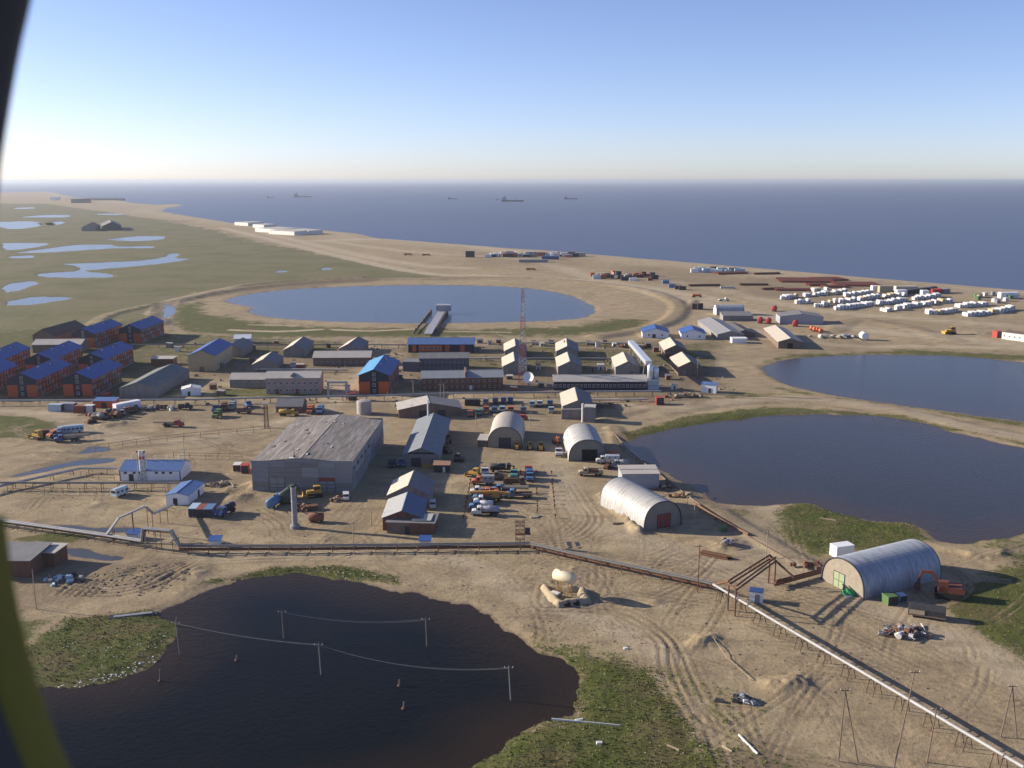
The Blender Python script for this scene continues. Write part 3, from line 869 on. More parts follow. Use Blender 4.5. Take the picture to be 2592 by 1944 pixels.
def panel(parent, side, L, w, s0, s1, z0, z1, m, proud=0.06, name='wall_panel'):
    loc, rot = side_at(side, L, w, (s0 + s1) / 2, z0)
    hw = abs(s1 - s0) / 2
    return MB().box(-hw, hw, -proud, 0, 0, z1 - z0).build(name, m, parent, loc=loc, rot=(0, 0, rot))

LOG = []
def gable(name, label, P1, P2, r, w, e, wall, roof, over=0.5, group=None, cat='building', wins=(), doors=(), roof2=None, chims=(), thick=0.16, trim=None, vents=0, shift=0.0):
    a, b = U(P1[0], P1[1], r), U(P2[0], P2[1], r)
    d = b - a
    L = math.hypot(d.x, d.y); rz = math.atan2(d.y, d.x)
    c = (a + b) / 2
    LOG.append((name, round(L, 1), round(math.degrees(rz)), round(c.x), round(c.y)))
    t = thing(name, label, cat, (c.x, c.y, 0), rz, group)
    MB().prism([(-w / 2, -0.8), (w / 2, -0.8), (w / 2, e), (0, r - 0.06), (-w / 2, e)], -L / 2, L / 2, 'x').build('wall', wall, t)
    sl = (r - e) / (w / 2)
    for s, m in ((-1, roof), (1, roof2 or roof)):
        ye = s * (w / 2 + over); ze = e - sl * over
        q = [(0.0, r), (0.0, r + thick), (ye, ze + thick), (ye, ze)]
        MB().prism(q, -L / 2 - over, L / 2 + over, 'x').build('roof_slope', m, t)
    MB().prism([(-0.25, r + thick - 0.03), (0, r + thick + 0.10), (0.25, r + thick - 0.03), (0, r + thick - 0.06)], -L / 2 - over + 0.05, L / 2 + over - 0.05, 'x').build('ridge_cap', trim or roof, t)
    for side, n, size, zs in wins:
        ext = L if side in 'LR' else w
        for z in zs:
            for k in range(n):
                s = -ext / 2 + ext * (k + 0.5) / n
                loc, rot = side_at(side, L, w, s, z)
                window(t, loc, rot, size[0], size[1])
    for side, s, ww, hh, m in doors:
        loc, rot = side_at(side, L, w, s, 0.05)
        door(t, loc, rot, ww, hh, m, ww > 2)
    for s, y, cw, ch, m in chims:
        z = r - abs(y) * sl
        MB().box(s - cw / 2, s + cw / 2, y - cw / 2, y + cw / 2, z - 1.0, z + ch).box(s - cw * 0.65, s + cw * 0.65, y - cw * 0.65, y + cw * 0.65, z + ch, z + ch + 0.15).build('chimney', m, t)
    for k in range(vents):
        s = -L / 2 + L * (k + 0.5) / vents
        MB().tube((s, 0.3, r - 0.3), (s, 0.3, r + 1.5), 0.16, 8).tube((s, 0.3, r + 1.45), (s, 0.3, r + 1.75), 0.26, 8, 0.1).build('roof_vent', m_white, t)
    return t, L

def flat(name, label, A, B, depth, h, wall, roof, h2=None, over=0.25, group=None, cat='building', wins=(), doors=(), thick=0.15, z=0.0):
    a, b = U(A[0], A[1]), U(B[0], B[1])
    d = b - a
    L = math.hypot(d.x, d.y); rz = math.atan2(d.y, d.x)
    n = Vector((-math.sin(rz), math.cos(rz), 0))
    c = (a + b) / 2 + n * (depth / 2)
    h2 = h if h2 is None else h2
    LOG.append((name, round(L, 1), round(math.degrees(rz)), round(c.x), round(c.y)))
    t = thing(name, label, cat, (c.x, c.y, z), rz, group)
    w = depth
    MB().prism([(-w / 2, -0.6), (w / 2, -0.6), (w / 2, h2), (-w / 2, h)], -L / 2, L / 2, 'x').build('wall', wall, t)
    MB().prism([(-w / 2 - over, h), (w / 2 + over, h2), (w / 2 + over, h2 + thick), (-w / 2 - over, h + thick)], -L / 2 - over, L / 2 + over, 'x').build('roof', roof, t)
    for side, n_, size, zs in wins:
        ext = L if side in 'LR' else w
        for zz in zs:
            for k in range(n_):
                s = -ext / 2 + ext * (k + 0.5) / n_
                loc, rot = side_at(side, L, w, s, zz)
                window(t, loc, rot, size[0], size[1])
    for side, s, ww, hh, m in doors:
        loc, rot = side_at(side, L, w, s, 0.05)
        door(t, loc, rot, ww, hh, m, ww > 2)
    return t, L

def arch(name, label, P1, P2, r, w, shell, end, group=None, bulge=0.86, doors=(), cat='hangar', rib=0.45, holes=()):
    a, b = U(P1[0], P1[1], r), U(P2[0], P2[1], r)
    d = b - a
    L = math.hypot(d.x, d.y); rz = math.atan2(d.y, d.x)
    c = (a + b) / 2
    LOG.append((name, round(L, 1), round(math.degrees(rz)), round(c.x), round(c.y)))
    t = thing(name, label, cat, (c.x, c.y, 0), rz, group)
    def prof(k, n, g=0.0):
        th = math.pi * k / n
        cs, sn = math.cos(th), math.sin(th)
        y = (w / 2 + g) * math.copysign(abs(cs) ** bulge, cs) * (1.0 + 0.05 * math.sin(2 * th) ** 2)
        return (y, (r + g) * abs(sn) ** 0.92)
    n = 26
    rings = max(8, int(L / rib) * 2)
    vs, fs = [], []
    for i in range(rings + 1):
        x = -L / 2 + L * i / rings
        g = 0.05 if i % 2 else 0.0
        for k in range(n + 1):
            y, z = prof(k, n, g)
            vs.append((x, y, z - (0.6 if k in (0, n) else 0)))
    for i in range(rings):
        for k in range(n):
            p = i * (n + 1) + k
            fs.append((p, p + 1, p + n + 2, p + n + 1))
    MB().add(vs, fs).build('shell', shell, t)
    for s in (-1, 1):
        pts = [prof(k, n, -0.06) for k in range(n + 1)]
        pts = [(y, z - (0.6 if k in (0, n) else 0)) for k, (y, z) in enumerate(pts)]
        x = s * (L / 2 - 0.25)
        MB().prism(pts, x - 0.08, x + 0.08, 'x').build('end_wall', end, t)
        vs, fs = [], []
        for k in range(n + 1):
            y, z = prof(k, n, 0.06); y2, z2 = prof(k, n, -0.18)
            for xx in (s * (L / 2 + 0.06), s * (L / 2 - 0.20)):
                vs += [(xx, y, z), (xx, y2, z2)]
        for k in range(n):
            q = k * 4
            fs += [(q, q + 1, q + 5, q + 4), (q + 2, q + 6, q + 7, q + 3), (q, q + 4, q + 6, q + 2), (q + 1, q + 3, q + 7, q + 5)]
        MB().add(vs, fs).build('edge_trim', m_dsteel, t)
    for s, ww, hh, m, leaf in doors:
        loc = (-L / 2 + 0.17, s, 0.0)
        o = door(t, loc, -math.pi / 2, ww, hh, m, True)
        for kk in range(leaf):
            MB().box(-ww / 2, ww / 2, -0.13, -0.1, hh * (kk + 1) / (leaf + 1) - 0.06, hh * (kk + 1) / (leaf + 1) + 0.06).build('door_bar', m_dsteel, o)
    for s, z0, ww, hh, m in holes:
        MB().box(-L / 2 + 0.1, -L / 2 + 0.16, s - ww / 2, s + ww / 2, z0, z0 + hh).build('hatch', m, t)
    return t, L

m_conc2 = mat('stained concrete panel', (0.20, 0.195, 0.19), 0.9, 0, 0.2, 0.4, dirt=0.5, dirt_col=(0.12, 0.10, 0.085))
m_conc3 = mat('pale concrete panel', (0.27, 0.27, 0.275), 0.9, 0, 0.15, 0.4, dirt=0.3, dirt_col=(0.17, 0.16, 0.15))
PAN = [m_conc, m_conc2, m_conc3, m_conc, m_conc2]
# ---- the big panel-built workshop
w_label = 'huge grey concrete workshop with torn felt roof and two gateways'
t, L = gable('workshop', w_label, (762, 1160), (861, 1050), 11.4, 33.0, 10.0, m_conc, m_oldroof, over=0.15, chims=())
w = 33.0
for k in range(6):                                     # the front is six columns of wall panels in five courses
    for j in range(6):
        s0, s1 = -w / 2 + w * k / 6 + 0.04, -w / 2 + w * (k + 1) / 6 - 0.04
        z0, z1 = -0.2 + j * 1.7 + 0.03, -0.2 + (j + 1) * 1.7 - 0.03
        if k in (1, 4) and j < 3:
            continue
        panel(t, 'P1', L, w, s0, s1, z0, z1, PAN[(k * 7 + j * 3 + j * j) % 5], 0.10 + 0.02 * ((k * 3 + j) % 3), 'wall_panel')
for j in range(6):
    for k in range(9):
        s0, s1 = -L / 2 + L * k / 9 + 0.04, -L / 2 + L * (k + 1) / 9 - 0.04
        z0, z1 = -0.2 + j * 1.7 + 0.03, -0.2 + (j + 1) * 1.7 - 0.03
        if j == 4:
            continue
        panel(t, 'R', L, w, s0, s1, z0, z1, PAN[(k * 7 + j * 3 + k * k) % 5], 0.10 + 0.02 * ((k * 3 + j) % 3), 'wall_panel')
for k in range(9):
    s = -L / 2 + L * (k + 0.5) / 9
    loc, rot = side_at('R', L, w, s, 6.75)
    window(t, loc, rot, 3.4, 1.4, m_steel)
for k, red in ((1, False), (4, True)):
    s = -w / 2 + w * (k + 0.5) / 6
    # on the near end the panel columns run right to left
    loc, rot = side_at('P1', L, w, -s, 0.0)
    d = door(t, loc, rot, 5.0, 4.9 if not red else 3.7, m_conc, True)
    for zz in (1.3, 2.5):
        MB().box(-2.5, 2.5, -0.13, -0.1, zz, zz + 0.14).build('door_bar', m_dsteel, d)
    if red:
        MB().box(-2.6, 2.6, -0.16, 0, 3.85, 4.9).build('lintel', m_rdoor, d)
MB().box(-L / 2 - 0.25, -L / 2 + 0.2, -w / 2 - 0.2, -4.0, 9.95, 10.75).build('parapet', m_conc, t)
MB().box(-L / 2 - 0.25, -L / 2 + 0.2, 5.5, w / 2 + 0.2, 9.9, 10.5).build('parapet', m_conc, t)
MB().tube((-L / 2 + 1.5, 2.6, 10.8), (-L / 2 + 1.5, 2.6, 14.2), 0.12, 8).box(-L / 2 + 1.2, -L / 2 + 1.8, 2.3, 2.9, 10.6, 11.9).build('flue_pipe', m_rust, t)
MB().box(-L / 2 + 0.3, -L / 2 + 1.6, 0.5, 4.2, 10.9, 11.35).build('roof_hatch', m_offwhite, t)
MB().box(L / 2 - 2.2, L / 2 - 0.4, -w / 2 + 0.4, -w / 2 + 6, 10.3, 10.9).build('roof_hatch', m_wood, t)
rg = random.Random(5)
for k in range(12):                                    # loose felt strips lifted by the wind
    x, y = rg.uniform(-L / 2 + 2, L / 2 - 2), rg.uniform(-w / 2 + 1, w / 2 - 1)
    z = 11.4 - abs(y) * (1.4 / 16.5) + 0.2
    MB().hexa([(x, y, z), (x + rg.uniform(1.2, 3), y, z), (x + rg.uniform(1.2, 3), y + 0.6, z), (x, y + 0.7, z)],
              [(x, y, z + 0.12), (x + 1.5, y, z + 0.3 * rg.random() + 0.05), (x + 1.5, y + 0.6, z + 0.06), (x, y + 0.7, z + 0.12)]).build('felt_strip', rg.choice([m_pale, m_slate, m_drabwall]), t)

# ---- sheds of the working yard
t, L = gable('storage_shed', 'long blue grey metal roofed shed with dark open gable beside the workshop', (1066, 1133), (1098, 1047), 7.0, 12.5, 4.6, m_greywall, mat('blue grey sheet roof', (0.20, 0.22, 0.245), 0.85, 0, 0.1, 0.4, spec=0.1), over=0.7,
             roof2=None, doors=[('P1', 2.0, 3.2, 3.0, m_dsteel)])
MB().box(-L / 2 - 0.14, -L / 2 - 0.005, -4.5, 4.5, 4.7, 5.2).build('gable_opening', m_dark, t)
MB().tube((L / 2 - 1.5, 2.2, 4.0), (L / 2 - 1.5, 2.2, 13.0), 0.35, 10).build('chimney', m_offwhite, t)
t, L = gable('storage_shed', 'pale roofed grey shed standing behind the low brown hut', (1034, 1228), (1048, 1192), 7.2, 13.0, 4.0, m_greywall, m_slate, over=0.4, roof2=m_cream)  # cream left slope, slate right: sun and shade put into the colours
t, L = gable('storage_shed', 'shed with split blue and grey roof pressed against the low brown hut', (1018, 1292), (1032, 1247), 6.2, 11.5, 4.0, m_brownwall, mat('grey blue sheet', (0.13, 0.17, 0.24), 0.85, 0, 0.1, spec=0.1), over=0.4, roof2=mat('light grey sheet', (0.36, 0.37, 0.375), 0.8, 0, 0.1, spec=0.1))  # left slope a lighter grey than the right
MB().prism([(-3.0, 5.18), (-6.1, 3.98), (-6.1, 4.06), (-3.0, 5.26)], -L / 2 - 0.3, L / 2 + 0.3, 'x').build('roof_patch', m_pale, t, loc=(0, 0, -0.05))
t, L = flat('workshop_hut', 'low flat roofed brown timber hut facing the pipeline road', (981, 1350), (1098, 1353), 7.5, 3.4, m_brownwall, m_slate, 3.6, over=0.5, doors=[('R', -1.0, 1.2, 2.2, m_dsteel), ('R', 3.6, 1.6, 2.3, m_brownwall)])
MB().box(-L / 2 - 0.02, -0.2, -3.79, -3.752, -0.3, 3.2).build('wall_panel', m_drabwall, t)
MB().box(0.2, 5.8, -2.9, 3.0, 3.72, 3.95).build('roof_hatch', m_pale, t)
t, L = flat('kiosk', 'small dark kiosk with two brown roof panels beside the blue grey shed', (1098, 1196), (1138, 1196), 4.5, 2.6, m_dsteel, mat('brown sheet roof', (0.30, 0.17, 0.12), 0.8, 0, 0.1), 3.0, over=0.3, doors=[('R', 0.8, 0.9, 2.0, m_offwhite)])
t, L = flat('garage', 'grey flat garage with pale seamed roof behind the long arched hangar', (1574, 1237), (1668, 1236), 9.0, 5.0, m_greyclad, m_pale, 5.3, over=0.3)
MB().box(-L / 2 - 0.3, L / 2 + 0.3, -0.3, -0.1, 5.28, 5.42).build('roof_seam', m_slate, t)
# ---- arched hangars
arch('arched_hangar', 'short silver arched hangar with dark panelled gate and lean-to', (1278, 1081), (1287, 1041), 8.2, 13.4, mat('tan grey corrugated steel', (0.42, 0.39, 0.34), 0.55, 0.2, 0.12, 0.6, rust=0.1), m_tanend, doors=[(0.0, 4.4, 3.9, m_dsteel, 1)], group=None)
flat('lean_to_shed', 'small grey lean-to shed against the side of an arched hangar', (1209, 1131), (1236, 1132), 7.0, 2.6, m_drabwall, m_pale, 3.2, over=0.2)
arch('arched_hangar', 'rust spotted silver arched hangar with its gate standing open', (1489, 1113), (1471, 1071), 8.0, 14.0, m_zincold, m_endwall, doors=[(-0.6, 5.4, 4.2, m_dark, 0)])
arch('arched_hangar', 'long silver arched hangar with red gate and sand banked along its foot', (1680, 1269), (1566, 1208), 8.2, 13.0, m_zinc, m_endwall, doors=[(-1.6, 1.9, 4.2, m_rdoor, 1), (0.9, 1.9, 4.2, m_rdoor, 1)])
arch('arched_hangar', 'arched hangar with bluish shell and pale green gate beside the track', (2136, 1416), (2330, 1369), 8.0, 14.0, m_zincblue, m_tanend, doors=[(1.2, 3.4, 4.0, m_gdoor, 1)])
flat('fence_wall', 'low grey sheet wall behind the rust spotted arched hangar', (1421, 1061), (1476, 1060), 0.6, 4.2, m_greywall, m_pale, over=0.05, cat='wall')
t, L = flat('boiler_house', 'small grey boiler house with a white flue behind an arched hangar', (1478, 1069), (1505, 1070), 6.0, 6.4, m_greywall, m_pale, over=0.2)
MB().tube((-L / 2 - 0.6, -2.4, -0.3), (-L / 2 - 0.6, -2.4, 8.0), 0.5, 12).build('flue_pipe', m_offwhite, t)

# ---- boiler plant on the left
t, L = gable('boiler_plant', 'white boiler building with blue roof and a row of roof vents', (318, 1165), (468, 1165), 5.6, 11.5, 3.6, m_white, m_blue2, over=0.35, vents=5, trim=m_blue2)
for k in (0.4, 1.7, 2.6, 5.0, 6.0, 7.1):
    loc, rot = side_at('R', L, 11.5, -L / 2 + 1.0 + k * (L - 3) / 7.6, 2.5)
    window(t, loc, rot, 1.0, 0.7, m_dbluep)
loc, rot = side_at('R', L, 11.5, -L / 2 + 3.8, 0.05); door(t, loc, rot, 1.3, 2.2, m_dsteel)
for s in (-1, 1):
    MB().box(s * L / 2 - 0.15, s * L / 2 + 0.15, -5.85, -5.7, -0.4, 3.6).build('corner_post', m_dbluep, t)
def flue_tower(P, h, label):
    c = on(*P)
    t = thing('flue_stack', label, 'chimney', c)
    for x, r_, m in ((-0.55, 0.42, m_offwhite), (0.6, 0.42, m_offwhite)):
        o = MB().tube((x, 0, -0.3), (x, 0, h), r_, 14).build('flue_pipe', m, t, True)
        MB().tube((x, 0, h * 0.72), (x, 0, h * 0.82), r_ + 0.015, 14).build('red_band', m_redp, o, True)
    fr = MB()
    for sx in (-1.3, 1.3):
        for sy in (-0.7, 0.7):
            fr.beam((sx, sy, -0.3), (sx, sy, h - 0.5), 0.12)
    k = 0
    while k * 1.6 < h - 2:
        z = k * 1.6
        for sy in (-0.7, 0.7):
            fr.beam((-1.3, sy, z), (1.3, sy, z + 1.6), 0.07); fr.beam((1.3, sy, z), (-1.3, sy, z + 1.6), 0.07)
        k += 1
    fr.build('lattice_frame', m_steel, t)
    for x in (-1.2, 1.2):
        MB().box(x - 0.3, x + 0.3, -0.75, -0.5, h - 0.5, h).build('floodlight', m_dsteel, t)
flue_tower((363, 1217), 10.6, 'twin white flues with red bands in a steel frame before the boiler building')
t, L = gable('pump_house', 'small white pump house with blue ridged roof left of the three containers', (447, 1248), (487, 1216), 4.0, 7.2, 3.2, m_white, m_blue2, over=0.25, doors=[('P1', 0.6, 1.1, 2.1, m_navy), ('R', 2.0, 1.0, 2.1, m_navy)])
flat('shelter', 'blue roofed white valve shelter between the pipe bridge and the portal', (322, 1366), (349, 1367), 2.6, 1.7, m_white, m_blue, 2.3, over=0.3, group=None, cat='shelter')
flat('shelter', 'blue roofed white valve shelter beside the pipeline near the containers', (529, 1384), (556, 1384), 2.4, 1.7, m_white, m_blue, 2.3, over=0.3, cat='shelter')
flat('shelter', 'blue roofed white valve shelter beside the pipeline below the brown hut', (1062, 1384), (1089, 1384), 2.4, 1.7, m_white, m_blue, 2.3, over=0.3, cat='shelter')
flat('shelter', 'white booth with blue top standing alone by the thick pipe', (1896, 1524), (1930, 1528), 2.4, 2.7, m_white, m_dbluep, 2.8, over=0.08, cat='booth', doors=[('R', 0.3, 0.8, 1.9, m_greyclad)])
t, L = flat('brick_shed', 'flat grey roofed red brown shed at the edge of the ploughed ground', (-60, 1462), (78, 1462), 12, 4.6, m_brownwall, m_slate, 4.8, over=0.5)
t2, L2 = flat('store_shed', 'low shed with pale sheet roof adjoining the red brown shed', (60, 1432), (140, 1436), 6.0, 4.0, m_brownwall, m_pale, 4.2, over=0.4)

# ---- housing of the settlement: navy and orange blocks under blue roofs
def dorm(label, P1, P2, r=11.8, w=14.0, e=8.6, front_orange=True, roof=None, roof2=None):
    t, L = gable('apartment_block', label, P1, P2, r, w, e, m_navy, roof or m_blue, over=0.7, group='orange and navy blocks with blue roofs', trim=m_blue, roof2=roof2,
                 chims=[(-9 + (P1[0] * 7) % 5, -1.6, 0.6, 0.9, m_greyclad), (3 + (P1[1] * 3) % 7, -2.4, 0.5, 0.7, m_greyclad), (11 - (P1[0] * 3) % 4, -1.8, 0.6, 1.0, m_drabwall)])
    for s0, s1 in ((-w / 2 + 0.2, -2.1), (2.1, w / 2 - 0.2)):
        panel(t, 'P1', L, w, s0, s1, 0.2, 6.0, m_orange)
        panel(t, 'P2', L, w, s0, s1, 0.2, 6.0, m_orange)
    for z in (0.9, 3.7, 6.5, 8.8):
        loc, rot = side_at('P1', L, w, 0, z)
        window(t, loc, rot, 1.3, 1.5)
    n = max(6, int(L / 3.4))
    for side in ('R', 'L'):
        for k in range(n):
            s = -L / 2 + L * (k + 0.5) / n
            for j, z in enumerate((0.3, 3.1, 5.9)):
                c = m_orange if (k + j) % 4 != 1 else m_pinkwall
                q = L / n / 2 - 0.05
                if side == 'R':
                    panel(t, side, L, w, s - q, s - q * 0.42, z, z + 2.4, c)
                    panel(t, side, L, w, s + q * 0.42, s + q, z, z + 2.4, m_redor if c is m_orange else c)
                    loc, rot = side_at(side, L, w, s, z + 0.7)
                    window(t, loc, rot, 1.2, 1.4, m_greywall)
                elif j == 0:
                    panel(t, side, L, w, s - q, s + q, 0.3, 8.0, c)
        MB().box(-L / 2 - 0.4, L / 2 + 0.4, *((-w / 2 - 0.5, -w / 2 - 0.02) if side == 'R' else (w / 2 + 0.02, w / 2 + 0.5)), -0.4, 0.25).build('plinth', m_greyclad, t)
    return t
DORM = [('orange navy block nearest the town pipe, a white light over its stair door', (193, 942), (269, 908)),
        ('orange navy block between the dark plank shed and the front pair of blocks', (230, 894), (303, 864)),
        ('orange navy block farthest left in the row facing the town pipe', (52, 944), (141, 906)),
        ('orange navy block in the middle row beside the pale roofed barrack', (96, 895), (174, 863)),
        ('all orange gabled block next to the dark roofed wooden house', (208, 831), (280, 808)),
        ('orange navy block on the tundra edge closest to the creek', (327, 821), (386, 800)),
        ('orange navy block half hidden at the settlement edge, middle row', (-38, 897), (40, 866)),
        ('orange navy block half hidden at the settlement edge, front row', (-90, 945), (5, 908))]
for i, (lb, a, b) in enumerate(DORM):
    dorm(lb, a, b)
t = dorm('tall narrow orange navy block with blue roof tinted lighter on the sunny slope beside the goods gate', (946, 935), (973, 899), 12.0, 14.4, 9.2, roof2=mat('sunlit blue sheet roof', (0.10, 0.30, 0.52), 0.5, 0, 0.06, 0.4))  # lighter left slope: sunshine put into the roof colour
t, L = gable('apartment_block', 'sand yellow timber block under a blue roof', (508, 886), (555, 857), 11.6, 14.2, 8.6, m_yelwall, m_blue, over=0.6, doors=[('P1', 0, 2.0, 2.4, m_drabwall)], wins=[('R', 7, (1.1, 1.3), [1.2, 4.2])])
t, L = gable('dormitory', 'long orange fronted hall under a faded blue roof by the lake causeway', (1036, 855), (1200, 855), 7.8, 14, 5.2, m_navy, m_blue2, over=0.7, trim=m_blue2)
for s0, s1 in ((-0.44, -0.38), (-0.34, 0.02), (0.06, 0.13), (0.29, 0.36)):
    panel(t, 'R', L, 14, s0 * L, s1 * L, 0.6, 4.6, m_orange)
for k in range(6):
    loc, rot = side_at('R', L, 14, (-0.30 + 0.055 * k) * L, 1.8)
    window(t, (loc[0], loc[1] - 0.07, loc[2]), rot, 1.6, 1.4)

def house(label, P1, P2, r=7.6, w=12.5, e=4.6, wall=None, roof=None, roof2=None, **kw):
    return gable('house', label, P1, P2, r, w, e, wall or m_greywall, roof or m_slate, over=0.45, roof2=roof2 or m_cream, cat='house', wins=[('P1', 2, (1.1, 1.3), [1.3])], **kw)  # one roof, two colours: sunlit left slope painted cream, shaded right slate
HS = 'pale roofed houses in pairs along the service road'
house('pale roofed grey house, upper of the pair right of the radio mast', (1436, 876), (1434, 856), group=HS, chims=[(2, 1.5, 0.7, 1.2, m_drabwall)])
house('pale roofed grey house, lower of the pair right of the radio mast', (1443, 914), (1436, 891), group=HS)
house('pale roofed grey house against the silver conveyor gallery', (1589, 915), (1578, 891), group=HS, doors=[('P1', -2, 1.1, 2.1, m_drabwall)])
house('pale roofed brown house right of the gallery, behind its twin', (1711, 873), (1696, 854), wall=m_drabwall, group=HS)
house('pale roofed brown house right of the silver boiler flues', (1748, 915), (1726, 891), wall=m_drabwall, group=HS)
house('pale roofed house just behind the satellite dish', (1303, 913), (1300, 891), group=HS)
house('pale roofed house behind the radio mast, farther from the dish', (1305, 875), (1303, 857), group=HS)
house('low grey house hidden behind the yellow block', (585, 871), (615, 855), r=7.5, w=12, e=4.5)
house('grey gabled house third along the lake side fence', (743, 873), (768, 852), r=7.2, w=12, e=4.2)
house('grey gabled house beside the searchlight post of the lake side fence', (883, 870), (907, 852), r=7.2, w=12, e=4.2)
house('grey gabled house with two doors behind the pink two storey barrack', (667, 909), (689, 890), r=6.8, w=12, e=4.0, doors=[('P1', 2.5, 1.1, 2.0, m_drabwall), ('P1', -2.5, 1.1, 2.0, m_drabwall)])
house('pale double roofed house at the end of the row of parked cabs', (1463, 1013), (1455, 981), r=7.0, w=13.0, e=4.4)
MB()
gable('barrack', 'long pale roofed brown barrack left of the tall narrow block', (797, 889), (940, 888), 7.0, 14.0, 4.6, m_drabwall, m_pale, over=0.5, wins=[('R', 10, (1.1, 1.2), [1.4])])
t, L = gable('barrack', 'single storey grey barrack joined to the pink two storey one', (588, 944), (676, 944), 6.4, 10.5, 4.2, m_greywall, m_pale, over=0.4, wins=[('R', 7, (1.0, 1.1), [1.4])])
t, L = gable('barrack', 'two storey pinkish barrack with rows of windows', (678, 940), (813, 939), 10.0, 12.0, 7.9, m_pinkwall, m_pale, over=0.5, wins=[('R', 9, (1.2, 1.4), [1.2, 4.6])], doors=[('R', -7.5, 1.4, 2.3, m_brownwall), ('R', 2.0, 1.4, 2.3, m_rdoor)])
MB().prism([(-1.5, 8.6), (1.5, 8.6), (0, 9.9)], -6.0, -2.0, 'y').build('dormer', m_slate, t)
t, L = gable('barrack', 'dark blue grey two storey barrack right of the tall narrow block', (1062, 893), (1187, 892), 8.8, 12, 6.8, mat('dull blue grey wall', (0.085, 0.095, 0.125), 0.85, 0, 0.2), m_slate, over=0.4, wins=[('R', 12, (1.0, 1.2), [1.0, 4.0])])
flat('barrack_wing', 'low dark wing at the end of the blue grey barrack', (1020, 940), (1062, 941), 9, 5.2, mat('dull blue grey wall', (0.1, 0.1, 0.1)), m_slate, 5.4)
t, L = gable('barrack', 'brown barrack with two grey roof halves before the blue grey one', (1068, 939), (1271, 936), 8.6, 12, 6.2, m_brownwall, mat('mid grey sheet roof', (0.27, 0.28, 0.30), 0.6, 0, 0.08, 0.4), over=0.5, wins=[('R', 15, (1.0, 1.2), [1.0, 3.9])], doors=[('R', 4, 1.5, 2.2, m_offwhite)])
MB().box(1.2, 2.0, -6.6, 6.6, 6.3, 9.05).build('fire_wall', m_drabwall, t)
t, L = gable('barrack', 'long dark windowed barrack with one pale roof behind the town pipe', (1401, 949), (1633, 949), 6.6, 11, 4.5, m_navy, m_pale, over=0.5, wins=[('R', 22, (1.2, 1.5), [1.5])])
for k in range(23):
    panel(t, 'R', L, 11, -L / 2 + L * k / 22 - 0.35 if k else -L / 2, -L / 2 + L * k / 22 + 0.35 if k < 22 else L / 2, 0.2, 4.1, m_dsteel, 0.05)
gable('low_workshop', 'wide low workshop with stepped pale roofs among the parked cabs', (1088, 1020), (1082, 1002), 6.2, 27, 3.6, m_drabwall, m_slate, over=0.5, roof2=m_pale, doors=[('P1', 3, 3.0, 2.8, m_dsteel), ('P1', -5, 3.0, 2.8, m_dsteel)])  # paler left slope: its sunlight is painted into the colour
gable('barn', 'dark plank barn with sagging grey roof in front of the orange blocks', (346, 968), (436, 921), 7.4, 17, 4.6, m_greywall, mat('greenish grey sheet roof', (0.16, 0.17, 0.165), 0.85, 0, 0.2, 0.4, dirt=0.3), over=0.4)
flat('shed', 'small dark shed with pale roof behind the plank barn', (383, 925), (438, 925), 7, 3.6, m_brownwall, m_pale, 4.0, over=0.4)
gable('hut', 'little white hut beside the plank barn', (483, 980), (484, 973), 4.2, 8.6, 3.2, m_white, m_offwhite, over=0.2, doors=[('P1', 1, 1.0, 2.0, m_navy)], cat='hut')
gable('wooden_house', 'dark brown roofed wooden house on the tundra edge', (108, 833), (190, 811), 10, 14, 6, m_drabwall, mat('dark brown roof', (0.09, 0.075, 0.065), 0.9, 0, 0.2), over=0.5)
gable('barrack', 'long pale roofed barrack squeezed behind the orange blocks', (92, 859), (214, 858), 7.0, 13, 4.8, m_drabwall, m_pale, over=0.4)
gable('quonset_shed', 'grey barrel roofed shed beside the yellow tank truck', (704, 1008), (770, 1008), 5.4, 10, 2.8, m_drabwall, m_slate, over=0.3, doors=[('R', 0.5, 1.2, 2.0, m_dark)])
flat('gatehouse', 'small orange gatehouse with blue grey roof below the town pipe', (236, 1033), (292, 1033), 5, 3.2, m_orange, m_blue2, 3.8, over=0.3, doors=[('R', 0, 2.2, 2.4, m_navy)])
house('white house with blue roof left of its twin by the berm road', (1660, 831), (1656, 821), r=6.4, w=17, e=3.8, wall=m_white, roof=m_blue, roof2=m_blue, doors=[('P1', 1.0, 2.0, 2.4, m_dsteel)], group='white houses with blue roofs')
house('white house with blue roof right of its twin by the berm road', (1756, 834), (1749, 823), r=6.4, w=15.5, e=3.8, wall=m_white, roof=m_blue, roof2=m_blue, group='white houses with blue roofs')
flat('hut', 'white hut with blue front and roof where the dike road starts', (1774, 993), (1812, 996), 5, 4.0, m_white, m_blue2, 4.3, over=0.2, doors=[('R', 0.6, 1.0, 2.1, m_navy)], cat='hut')
gable('shed', 'low white roofed house at the lake side fence', (594, 847), (636, 846), 5.5, 10, 3.6, m_ltblue, m_white, over=0.3)
